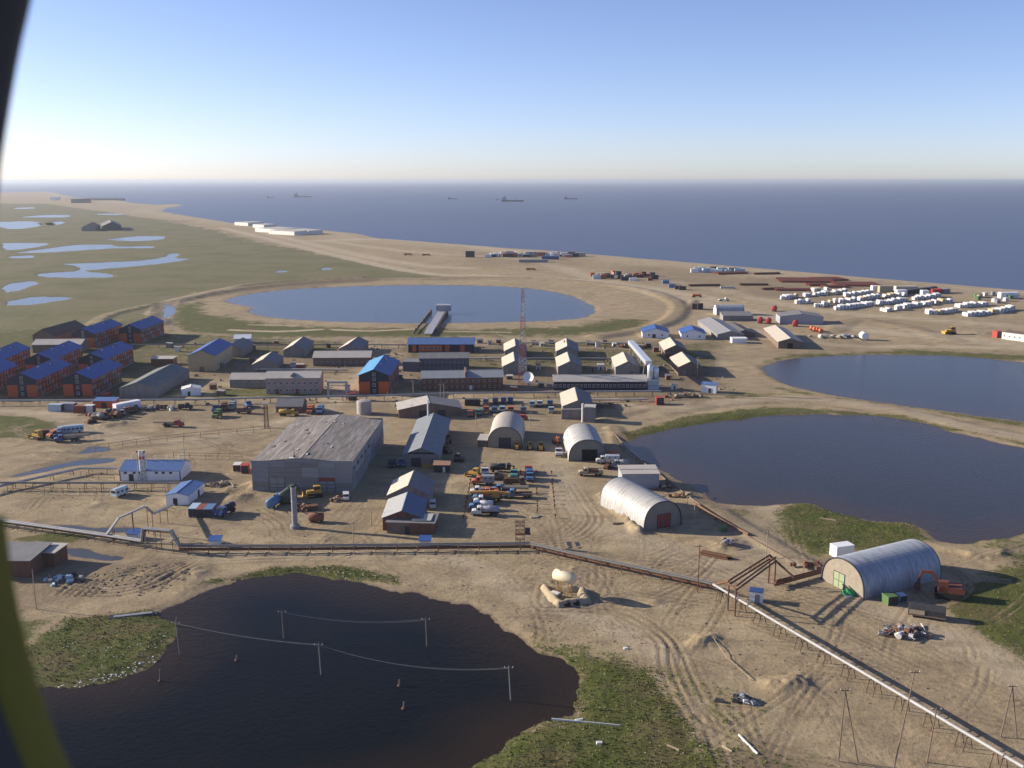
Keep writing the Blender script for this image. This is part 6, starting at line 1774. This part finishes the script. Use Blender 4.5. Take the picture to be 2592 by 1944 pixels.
# water tank on legs inside its sand bank
c = on(1428, 1509)
t = thing('elevated_tank', 'cream lying tank on tall legs inside a square sand bank', 'tank', (c.x, c.y, 0), R(-38))
tb = tankbody(MB(), -2.9, 2.9, 5.1, 1.35, 1.35, 20).build('shell', mat('cream tank paint', (0.62, 0.54, 0.38), 0.5, 0, 0.06, 0.8, rust=0.05), t, True)
MB().tube((-1.2, 0, 6.2), (-1.2, 0, 6.5), 0.3, 10).build('hatch', m_tan, tb)
for x in (-1.6, 1.6):
    for y in (-0.8, 0.8):
        MB().beam((x, y * 1.15, -0.2), (x, y, 4.3), 0.2).build('leg', m_yelp, t)
    MB().beam((x, -0.9, 0.6), (x, 0.8, 3.9), 0.1).beam((x, 0.9, 0.6), (x, -0.8, 3.9), 0.1).build('brace', m_yelp, t)
MB().box(-2.6, -0.4, -2.2, -1.0, 0.9, 1.25).build('platform', m_offwhite, t)
m_sand = mat('heaped sand', (0.335, 0.275, 0.185), 0.95, 0, 0.22, 0.8, dirt=0.2, dirt_col=(0.2, 0.15, 0.10), bump=0.7, bscale=3)
ring = [U(1376, 1492), U(1415, 1534), U(1487, 1524), U(1473, 1494)]
cc = (ring[0] + ring[1] + ring[2] + ring[3]) / 4
t = thing('sand_embankment', 'square sand embankment around the cream tank', 'embankment', (cc.x, cc.y, 0))
vs, fs = [], []
rg = random.Random(8)
NSEG = 9
pts = []
for i in range(4):
    for k in range(NSEG):
        pts.append((ring[i].lerp(ring[(i + 1) % 4], k / NSEG)) - cc)
n = len(pts)
for i, p in enumerate(pts):
    d = Vector((p.x, p.y, 0)).normalized()
    j = rg.uniform(-0.15, 0.15)
    hh = 1.25 + rg.uniform(-0.3, 0.2)
    for o_, z in ((1.5, -0.4), (0.5 + j, hh * 0.8), (0.1, hh), (-0.6 + j, hh), (-1.1, hh * 0.75), (-2.0, -0.4)):
        vs.append((p.x + d.x * o_, p.y + d.y * o_, z))
for i in range(n):
    for k in range(5):
        a = i * 6 + k; b = ((i + 1) % n) * 6 + k
        fs.append((a, b, b + 1, a + 1))
MB().add(vs, fs).build('bank', m_sand, t, True)
for k in range(2):
    q = ring[1].lerp(ring[2], 0.3 + 0.32 * k) - cc
    MB().tube((q.x - 0.15, q.y - 1.35, 0.35), (q.x - 0.05, q.y - 0.5, 0.5), 0.75, 14).build('buried_tyre', m_black, t)
# vertical tank, dish, gate, flue silos, conveyor
c = on(922, 1047)
t = thing('vertical_tank', 'grey upright round tank behind the workshop corner', 'tank', (c.x, c.y, 0))
MB().lathe([(3.2, -0.3), (3.2, 5.6), (3.0, 5.9), (0.4, 6.3)], 24).build('shell', mat('pinkish grey tank', (0.33, 0.29, 0.28), 0.7, 0, 0.12), t)
MB().lathe([(3.26, 2.7), (3.26, 2.9)], 24).build('hoop', m_steel, t)
c = on(1338, 979)
t = thing('satellite_dish', 'large white satellite dish beside the radio mast', 'satellite dish', (c.x, c.y, 0), R(-20))
b = MB(); vs = []; fs = []
for j in range(6):
    rr = 2.8 * j / 5
    for k in range(24):
        a = 2 * math.pi * k / 24
        vs.append((rr * math.cos(a), -0.9 * (rr / 2.8) ** 2 * -1 * -1, rr * math.sin(a)))
for j in range(5):
    for k in range(24):
        fs.append((j * 24 + k, j * 24 + (k + 1) % 24, (j + 1) * 24 + (k + 1) % 24, (j + 1) * 24 + k))
MB().add(vs, fs).build('reflector', m_white, t, True, loc=(0, 0, 4.6), rot=(R(-22), 0, 0))
MB().tube((0, 0.2, -0.3), (0, 0.2, 4.4), 0.3, 10).beam((-1.5, 1.2, -0.3), (0, 0.2, 3.6), 0.14).beam((1.5, 1.2, -0.3), (0, 0.2, 3.6), 0.14).build('pedestal', m_steel, t)
MB().tube((0, -2.4, 5.4), (0, -2.0, 5.2), 0.22, 8).beam((0, -2.2, 5.3), (1.8, -0.5, 3.6), 0.06).beam((0, -2.2, 5.3), (-1.8, -0.5, 3.6), 0.06).build('feed_horn', m_steel, t)
c = on(855, 1010)
t = thing('gate_portal', 'grey square goods gate over the track at the town pipe', 'gate', (c.x, c.y, 0))
for x in (-4.3, 4.3):
    MB().box(x - 0.5, x + 0.5, -0.4, 0.4, -0.3, 7.6).build('post', m_steel, t)
MB().box(-4.8, 4.8, -0.45, 0.45, 7.6, 8.5).build('crossbeam', m_steel, t)
MB().beam((-4, 0, 6.4), (4, 0, 6.4), 0.25).build('tie_bar', m_steel, t)
m_silver = mat('bright foil cladding', (0.62, 0.65, 0.70), 0.35, 0.5, 0.12, 0.8, spec=0.5)
c = on(1652, 986)
t = thing('boiler_flues', 'silver clad boiler tower with twin round flues at the barrack end', 'boiler tower', (c.x, c.y, 0))
MB().box(-2.6, 2.8, -1.5, 2.5, -0.3, 5.0).build('housing', m_ltblue, t)
MB().lathe([(1.5, 4.9), (1.5, 11.5), (0.6, 12.6)], 16, (-1.3, 0.5, 0)).build('flue_pipe', m_silver, t, True)
MB().lathe([(1.3, 4.9), (1.3, 10.2), (0.5, 11.2)], 16, (1.5, 0.8, 0)).build('flue_pipe', m_silver, t, True)
MB().tube((-1.3, 0.5, 9.5), (1.5, 0.8, 9.0), 0.5, 10).build('duct', m_silver, t, True)
MB().box(-3.0, 3.2, -1.9, -1.5, 2.2, 2.5).box(-3.0, 3.2, -2.6, -1.5, 4.9, 5.1).build('walkway', m_steel, t)
q0, q1 = U(1596, 870, 5.5), U(1642, 924, 9.0)
t = thing('conveyor_gallery', 'silver roofed inclined gallery leading down to the boiler tower', 'conveyor', (q0.x, q0.y, 0))
d = q1 - q0
nrm = Vector((-d.y, d.x, 0)).normalized() * 1.6
a0, a1 = Vector((0, 0, 5.5)), Vector((d.x, d.y, 9.0))
MB().hexa([a0 - nrm, a0 + nrm, a1 + nrm, a1 - nrm], [p + Vector((0, 0, 2.2)) for p in (a0 - nrm, a0 + nrm, a1 + nrm, a1 - nrm)]).build('gallery', m_silver, t)
for k in range(5):
    p = a0.lerp(a1, (k + 0.5) / 5)
    MB().beam(p - nrm * 1.2 - Vector((0, 0, p.z + 0.3)), p - nrm * 0.6, 0.2).beam(p + nrm * 1.2 - Vector((0, 0, p.z + 0.3)), p + nrm * 0.6, 0.2).build('trestle', m_steel, t)
# pump pier in the lake
q0, q1 = U(1083, 846, 1.5), U(1118, 788, 1.5)
t = thing('lake_pier', 'grey plank pier running out to a pump house in the lake', 'pier', (q0.x, q0.y, 0))
d = q1 - q0
nrm = Vector((-d.y, d.x, 0)).normalized()
a0, a1 = Vector((0, 0, 1.5)), Vector((d.x, d.y, 1.5))
MB().hexa([a0 - nrm * 2.6, a0 + nrm * 2.6, a1 + nrm * 2.6, a1 - nrm * 2.6], [p + Vector((0, 0, 0.4)) for p in (a0 - nrm * 2.6, a0 + nrm * 2.6, a1 + nrm * 2.6, a1 - nrm * 2.6)]).build('deck', m_greyclad, t)
for k in range(14):
    p = a0.lerp(a1, (k + 0.5) / 14)
    for s in (-1, 1):
        MB().tube(p + nrm * s * 2.2 + Vector((0, 0, -3)), p + nrm * s * 2.2, 0.25, 6).build('pile', m_drabwall, t)
    MB().beam(p + nrm * 2.5, p + nrm * 2.5 + Vector((0, 0, 1.5)), 0.12).build('rail_post', m_steel, t)
MB().hexa([a1 + Vector((x, y, 0.4)) for x, y in ((-4, -3), (7, -3), (7, 6), (-4, 6))], [a1 + Vector((x, y, 5.0)) for x, y in ((-4, -3), (7, -3), (7, 6), (-4, 6))]).build('pump_house', m_greyclad, t)
for nm, A, B, lb in (('pile_row', (1047, 846), (1092, 790), 'dark row of piles left of the lake pier'), ('pile_row', (1106, 836), (1133, 790), 'dark row of piles right of the lake pier')):
    q0, q1 = U(*A), U(*B)
    t = thing(nm, lb, 'piles', (q0.x, q0.y, 0))
    d = q1 - q0
    for k in range(22):
        p = d * (k / 21.0)
        MB().tube((p.x, p.y, -2.5), (p.x, p.y, 1.6 + 0.5 * (k % 3)), 0.55, 6).build('pile', m_drabwall, t)
    MB().beam((0, 0, 1.3), (d.x, d.y, 1.3), 0.5).build('waling', m_drabwall, t)

# ---- ships at anchor
def ship(label, P, L, m, deck):
    c = U(P[0], P[1], SEA_Z)
    t = thing('ship', label, 'ship', c, 0)
    h = L / 2; b = L * 0.09
    lo = [(-h, -b * 0.8), (h * 0.7, -b * 0.8), (h * 0.93, 0), (h * 0.7, b * 0.8), (-h, b * 0.8)]
    hi = [(-h, -b), (h * 0.75, -b), (h, 0), (h * 0.75, b), (-h, b)]
    vs = [(x, y, -1) for x, y in lo] + [(x, y, L * 0.055) for x, y in hi]
    MB().add(vs, [(4, 3, 2, 1, 0), (5, 6, 7, 8, 9)] + [(i, (i + 1) % 5, (i + 1) % 5 + 5, i + 5) for i in range(5)]).build('hull', m, t)
    MB().box(-h * 0.95, -h * 0.55, -b * 0.8, b * 0.8, L * 0.055, L * 0.15).box(-h * 0.9, -h * 0.62, -b * 0.6, b * 0.6, L * 0.15, L * 0.19).build('superstructure', deck, t)
    MB().tube((-h * 0.7, 0, L * 0.19), (-h * 0.7, 0, L * 0.26), L * 0.015, 8).tube((h * 0.3, 0, L * 0.05), (h * 0.3, 0, L * 0.2), L * 0.008, 6).build('mast', m_dsteel, t)
for p, L, lb in [((685, 500), 45, 'tiny dark ship farthest towards the left coast'), ((767, 499), 110, 'long low ship left of the sea centre'), ((1146, 504), 55, 'dark ship near the middle of the sea'), ((1263, 506), 32, 'small tug beside the long barge ship'), ((1298, 510), 110, 'long dark barge ship in the middle of the sea'), ((1445, 504), 75, 'dark ship right of the long barge ship')]:
    ship(lb, p, L, m_navy if 'dark' in lb else m_greyp, m_greyp)

# ================================================================ SMALL THINGS
# plug-in posts of the lorry park
pm = MB().box(-0.12, 0.12, -0.12, 0.12, -0.3, 1.1).box(-0.3, 0.3, -0.2, 0.2, 0.9, 1.25).mesh('plug_in_post', m_rust)
yz = lambda x, y: (1160 + x * 0.11754, 1160 + y * 0.11754)
for x, y in [(130, 1195), (152, 1090), (172, 995), (188, 885), (212, 795), (232, 700), (246, 610), (262, 525), (110, 1300), (2030, 600), (2040, 700), (2050, 790), (2060, 880), (2066, 975), (2076, 1070), (2092, 1285), (2026, 510), (2010, 340),
             (1690, 700), (1692, 800), (1700, 980), (1706, 1080), (1700, 1180), (1340, 335), (1680, 345)]:
    p = on(*yz(x, y))
    o = inst('plug_in_post', pm, None, p)
    where = 'in the line facing the blue grey sheds' if x < 400 else 'in the line beside the wheel tracks' if x > 1900 else 'in the line behind the parked trucks'
    tag(o, 'short rusty heater plug post ' + where, 'post', 'heater plug posts ' + where)
def slab(label, P, l, w_, h_, head, m, name='slab', cat='slab'):
    c = on(*P)
    b = MB().hexa([(-l / 2, -w_ / 2, -0.1), (l / 2, -w_ / 2, -0.1), (l / 2, w_ / 2, -0.1), (-l / 2, w_ / 2, -0.1)], [(-l / 2 + 0.05, -w_ / 2 + 0.05, h_), (l / 2 - 0.05, -w_ / 2 + 0.04, h_ * 0.9), (l / 2, w_ / 2 - 0.06, h_), (-l / 2 + 0.05, w_ / 2, h_ * 1.05)])
    o = b.build(name, m, None, loc=c, rot=(0, 0, R(head)))
    return tag(o, label, cat)
slab('pale concrete slab lying in the lorry park', (1351, 1310), 2.2, 1.2, 0.35, 10, m_tan)
slab('grey broken slab beside the pale concrete slab', (1364, 1307), 1.0, 0.8, 0.4, 60, m_greyp)
slab('dark wooden sledge lying left of the long arched hangar', (1568, 1326), 4.4, 0.9, 0.4, 8, m_drabwall, 'sledge', 'sledge')
slab('white crumpled sheet lying on the foreground sand', (1584, 1643), 0.9, 0.5, 0.3, 10, m_white, 'sheet', 'sheet')
slab('white open box lying in the front grass', (1517, 1884), 1.1, 0.7, 0.35, 5, m_offwhite, 'crate', 'crate')
slab('bleached log lying in the front grass, left one', (1703, 1894), 2.6, 0.22, 0.25, -38, m_wood, 'log', 'log')
slab('bleached log lying in the brown front grass, right one', (1840, 1896), 2.4, 0.22, 0.25, -55, m_wood, 'log', 'log')
slab('long pale pole lying in the grass below the rag heap', (1893, 1886), 6.5, 0.28, 0.28, -72, m_offwhite, 'log', 'log')
slab('long pale pipe lying from the pond onto the grass', (1482, 1829), 13.0, 0.2, 0.2, -10, m_offwhite, 'pipe', 'pipe')
slab('pale floating plank in the front pond', (590, 1588), 6.0, 1.0, 0.85, 12, m_wood, 'plank', 'plank')
slab('pale log on the grass of the right pond bank', (2095, 1316), 4.8, 0.3, 0.3, -25, m_wood, 'log', 'log')
slab('grey stone slab at the waterline below the tank bank', (1466, 1822), 1.6, 0.5, 0.3, 20, m_offwhite, 'stone', 'stone')
# sunken barge at the grassy spit
c = on(340, 1557)
t = thing('sunken_barge', 'dark half sunken barge at the top of the grassy spit', 'barge', (c.x, c.y, WATER_Z), R(16))
MB().hexa([(-5.0, -0.9, -0.6), (4.5, -0.8, -0.6), (4.8, 0.8, -0.6), (-5.0, 0.9, -0.6)], [(-5.6, -1.1, 0.55), (5.0, -0.9, 0.35), (5.3, 0.9, 0.3), (-5.5, 1.1, 0.65)]).build('hull', m_dsteel, t)
MB().box(-4.5, 4.0, -0.5, 0.5, 0.5, 0.62).build('deck', m_greyp, t)
# scrap heaps made of separate pieces
def heap(label, P, n, rx, ry, mats_, seed, cat='scrap', big=1.0, name='scrap_heap'):
    c = on(*P)
    r_ = random.Random(seed)
    t = thing(name, label, cat, (c.x, c.y, c.z))
    for k in range(n):
        x, y = r_.gauss(0, rx * 0.45), r_.gauss(0, ry * 0.45)
        z = max(0, 0.7 - 0.4 * (abs(x) / rx + abs(y) / ry)) * big
        m = r_.choice(mats_)
        kind = r_.random()
        l = r_.uniform(0.5, 2.2) * big
        b = MB()
        if kind < 0.4:
            b.tube((-l, 0, 0), (l, 0, r_.uniform(-0.2, 0.6)), 0.12 * big, 6); nm = 'bar'
        elif kind < 0.8:
            a = [r_.uniform(0.7, 1.2) for _ in range(8)]
            b.hexa([(-l * .5 * a[0], -.5 * a[1] * big, -.3), (l * .5 * a[2], -.4 * a[3] * big, -.3), (l * .5 * a[4], .5 * big, -.3), (-l * .4, .5 * a[5] * big, -.3)],
                   [(-l * .4 * a[1], -.4 * big, .4 * a[6] * big), (l * .4, -.4 * big, .5 * a[7] * big), (l * .5, .4 * big, .3 * a[0] * big), (-l * .4, .45 * big, .5 * a[2] * big)]); nm = 'lump'
        else:
            b.tube((0, -0.5 * big, 0.3), (0, 0.5 * big, 0.3), 0.55 * big, 10); nm = 'drum'
        b.build(nm, m, t, loc=(x, y, z), rot=(0, 0, r_.uniform(0, 6.28)))
    return t
heap('jumbled scrap and concrete heap before the covered trailer', (2290, 1605), 44, 6.5, 3.2, [m_rust, m_greyp, m_offwhite, m_drabwall, m_dsteel], 1, big=1.2)
heap('grey rag and timber heap on the foreground grass', (1877, 1775), 22, 2.6, 2.4, [m_offwhite, m_greyp, m_dsteel], 2)
heap('rusty girder heap between the tanks before the workshop', (765, 1290), 26, 4, 4, [m_rust, m_drabwall], 3)
heap('rusty plank stack beside the white van', (851, 1268), 14, 2.2, 3, [m_rust, m_wood], 4)
heap('bluish machine scrap beside the red brown shed', (160, 1470), 28, 4.5, 3, [m_greyp, m_dsteel, m_ltblue, m_rust], 5)
heap('rusty scrap below the pipe portal track', (2050, 1440), 20, 5, 2.2, [m_rust, m_drabwall], 6)
heap('brown drum heap behind the grey garage', (1680, 1236), 22, 4, 3.5, [m_rust, m_drabwall, m_tan], 7)
heap('rubble on the sand beside the dike pipe end', (1845, 1382), 14, 3, 2, [m_greyp, m_offwhite, m_dsteel], 8)
heap('timber heap behind the goods barracks at the town pipe', (1735, 1005), 30, 9, 5, [m_rust, m_drabwall, m_wood], 9, big=1.6)
heap('grey scrap strip beside the orange fuel tanks', (2120, 855), 26, 14, 5, [m_greyp, m_offwhite, m_tan], 10, big=2.2)
heap('scrap between the orange gatehouse and white trailer', (250, 1052), 26, 8, 4, [m_rust, m_redor, m_greyp], 11, big=1.2)
heap('dark scrap on the service road below the white trailer', (395, 1036), 30, 11, 4, [m_dsteel, m_drabwall, m_offwhite], 12, big=1.4)
heap('rusty oddments along the sunny foot of the dike pipe', (1730, 1258), 16, 5, 2, [m_rust, m_tan], 13)
pipe_stack('small bundle of rusty pipes beside the pipe portal', (1812, 1408), 14, 4, -32)
[o for o in col.objects if o.parent is None][-1].scale = (0.55, 0.55, 0.55)
slab('dark flat rectangle beside the lattice gantry, left one', (1441, 1380), 5.2, 1.2, 0.06, 94, m_dsteel, 'dark_plate', 'plate')  # thin dark rectangle laid flat on the sand
slab('dark flat rectangle beside the lattice gantry, right one', (1463, 1380), 5.2, 1.2, 0.06, 96, m_dsteel, 'dark_plate', 'plate')
heap('dark rubble left of the workshop among sand mounds', (560, 1230), 24, 5, 3, [m_drabwall, m_greyp, m_tan], 15)
heap('crates between the paired houses and berm road', (1590, 880), 24, 14, 4, [m_rust, m_drabwall, m_tan], 16, big=1.8)
heap('scrap at the shaded lane beside the double roofed house', (1540, 1030), 20, 8, 5, [m_drabwall, m_rust], 17, big=1.3)
# long driftwood ridge lines in the foreground sand
# litter and stones: too many to count
def scatter(name, label, polyD, n, m, smin, smax, seed, cat, flatness=0.5, water=False):
    P = np.array(polyD)
    r_ = random.Random(seed)
    b = MB(); k = 0; tries = 0
    while k < n and tries < n * 30:
        tries += 1
        x, y = r_.uniform(P[:, 0].min(), P[:, 0].max()), r_.uniform(P[:, 1].min(), P[:, 1].max())
        if sdist(np.array([x]), np.array([y]), polyD)[0] > 0: continue
        z = gz(x, y)
        if z < WATER_Z + 0.02 and not water: continue
        s = r_.uniform(smin, smax); a = r_.uniform(0, 6.28)
        ca_, sa_ = math.cos(a) * s, math.sin(a) * s
        h_ = s * flatness * r_.uniform(0.5, 1.2); w_ = r_.uniform(0.4, 0.9)
        lo = [(x + ca_ * u - sa_ * v * w_, y + sa_ * u + ca_ * v * w_, z - 0.03) for u, v in ((-1, -1), (1, -0.8), (0.9, 1), (-0.8, 0.9))]
        hi = [(x + 0.7 * (ca_ * u - sa_ * v * w_), y + 0.7 * (sa_ * u + ca_ * v * w_), z + h_) for u, v in ((-1, -1), (1, -0.8), (0.9, 1), (-0.8, 0.9))]
        b.hexa(lo, hi); k += 1
    o = b.build(name, m)
    return tag(o, label, cat, kind='stuff')
scatter('litter', 'white litter strewn over the grassy spit', poly([(70, 1470), (80, 1410), (200, 1360), (330, 1370), (370, 1340), (372, 1390), (340, 1430), (250, 1465), (160, 1484)]), 150, m_white, 0.05, 0.17, 1, 'litter', 0.35)
scatter('litter', 'pale litter along the edge of the spit', poly([(90, 1484), (160, 1470), (250, 1450), (330, 1415), (345, 1425), (255, 1468), (160, 1486)]), 90, m_offwhite, 0.06, 0.28, 2, 'litter', 0.35)
scatter('litter', 'pale litter scattered in the front grass', poly([(1130, 1400), (1300, 1420), (1480, 1500), (1560, 1640), (1250, 1640), (1180, 1560), (1250, 1480)]), 90, m_offwhite, 0.04, 0.13, 3, 'litter')
scatter('stones', 'dark lumps and stones along the pond bank', poly([(870, 1255), (1010, 1290), (1100, 1330), (1180, 1395), (1400, 1400), (1380, 1350), (1150, 1320), (1000, 1260)]), 170, m_drabwall, 0.06, 0.26, 4, 'stones')
scatter('stones', 'pale rubble on the north bank of the pond', poly([(640, 1228), (700, 1222), (850, 1240), (880, 1262), (760, 1250)]), 120, m_tan, 0.08, 0.3, 5, 'stones')
scatter('stones', 'clods of earth over the working yards', poly([(430, 1000), (800, 1180), (1450, 1180), (1700, 1300), (2200, 1560), (1700, 1500), (1400, 1300), (900, 1210), (450, 1200), (100, 1100), (100, 960)]), 520, m_drabwall, 0.10, 0.32, 6, 'clods')
scatter('stones', 'turned up clods of the ploughed ground', poly([(160, 1290), (170, 1250), (260, 1225), (400, 1215), (410, 1250), (330, 1285)]), 320, m_drabwall, 0.12, 0.4, 7, 'clods')
scatter('stones', 'rubble in the far sand and the settlement lanes', poly([(380, 740), (1500, 740), (1600, 850), (1300, 880), (400, 880)]), 520, m_drabwall, 0.3, 1.0, 8, 'rubble', 0.8)
# grass and low weeds: one mass of blades
def tufts(polyD, n, seed, hmin, hmax):
    P = np.array(polyD); r_ = np.random.RandomState(seed)
    X = r_.uniform(P[:, 0].min(), P[:, 0].max(), n * 3); Y = r_.uniform(P[:, 1].min(), P[:, 1].max(), n * 3)
    ok = sdist(X, Y, polyD) < 3
    return X[ok][:n], Y[ok][:n]
b = MB()
rg = random.Random(77)
for gi, (poly_i, n) in enumerate([(7, 5000), (8, 2500), (9, 1500), (10, 2200), (12, 2200), (13, 1200), (14, 1500)]):
    X, Y = tufts(grass_polys[poly_i][0], n, gi, 0.1, 0.5)
    for x, y in zip(X, Y):
        g = grassy(x, y)
        if g < 0.35 or rg.random() > g: continue
        z = gz(x, y)
        if z < WATER_Z - 0.05: continue
        for k in range(2):
            a = rg.uniform(0, 6.28); s = rg.uniform(0.08, 0.2); h_ = rg.uniform(0.12, 0.42)
            dx, dy = math.cos(a) * s, math.sin(a) * s
            lx, ly = rg.uniform(-0.15, 0.15), rg.uniform(-0.15, 0.15)
            b.add([(x - dx, y - dy, z - 0.05), (x + dx, y + dy, z - 0.05), (x + dx * 0.3 + lx, y + dy * 0.3 + ly, z + h_)], [(0, 1, 2)])
tag(b.build('grass', mat('sedge blades', (0.15, 0.155, 0.05), 0.9, 0, 0.45, 0.25)), 'sedge and grass around the ponds', 'grass', kind='stuff')

# ---- the helicopter window post close beside the viewpoint
def near(x, y, dist):
    """point seen at an overview pixel, at a distance from the viewpoint"""
    u = (x * K - 1296) / FOC; v = (y * K - 972) / FOC
    d = Vector((u, _cp - v * _sp, -_sp - v * _cp))
    return Vector((0, 0, CAM_H)) + d * dist
edge = [(150, -420), (100, -60), (62, 120), (34, 280), (14, 430), (2, 620), (-4, 850), (0, 1050), (16, 1180), (46, 1320), (88, 1470), (136, 1600), (190, 1720), (330, 2000)]
edge = smooth_line([(x + (10 if y < 700 else -14), y) for x, y in edge], 4)
pts = [near(x, y, 0.36) for x, y in edge]
o0 = pts[len(pts) // 2]
t = thing('window_post', 'dark curved window post of the aircraft with yellow lower trim', 'window post', o0)
def sweep(i0, i1, rs, rf, inset, depth, taper=False):
    vs, fs = [], []
    n = 16
    for i in range(i0, i1):
        a = pts[max(i - 1, 0)]; bq = pts[min(i + 1, len(pts) - 1)]
        d = (bq - a).normalized()
        side = d.cross(Vector((0, 1, 0))).normalized()
        if side.x > 0: side = -side
        fwd = side.cross(d).normalized()
        if fwd.y < 0: fwd = -fwd
        q = min(1.0, 0.15 + (i - i0) / (i1 - i0) * 1.6) if taper else 1.0
        c = pts[i] + side * (rs * q + inset) + fwd * depth
        for k in range(n):
            w = 2 * math.pi * k / n
            vs.append(c + side * math.cos(w) * rs * q + fwd * math.sin(w) * rf - o0)
    m = i1 - i0
    for i in range(m - 1):
        for k in range(n):
            fs.append((i * n + k, i * n + (k + 1) % n, (i + 1) * n + (k + 1) % n, (i + 1) * n + k))
    fs += [tuple(range(n - 1, -1, -1)), tuple(range((m - 1) * n, m * n))]
    return MB().add(vs, fs)
split = int(len(pts) * 0.58)
m_post = mat('dark grey window rubber', (0.045, 0.042, 0.038), 0.7, 0, 0.1, 20)
sweep(0, len(pts), 0.035, 0.030, 0.0035, -0.009).build('post', m_post, t, True)
sweep(split, len(pts), 0.0080, 0.012, 0.0, -0.0036, True).build('yellow_trim', mat('yellow interior trim', (0.15, 0.125, 0.012), 0.7, 0, 0.15, 20), t, True)
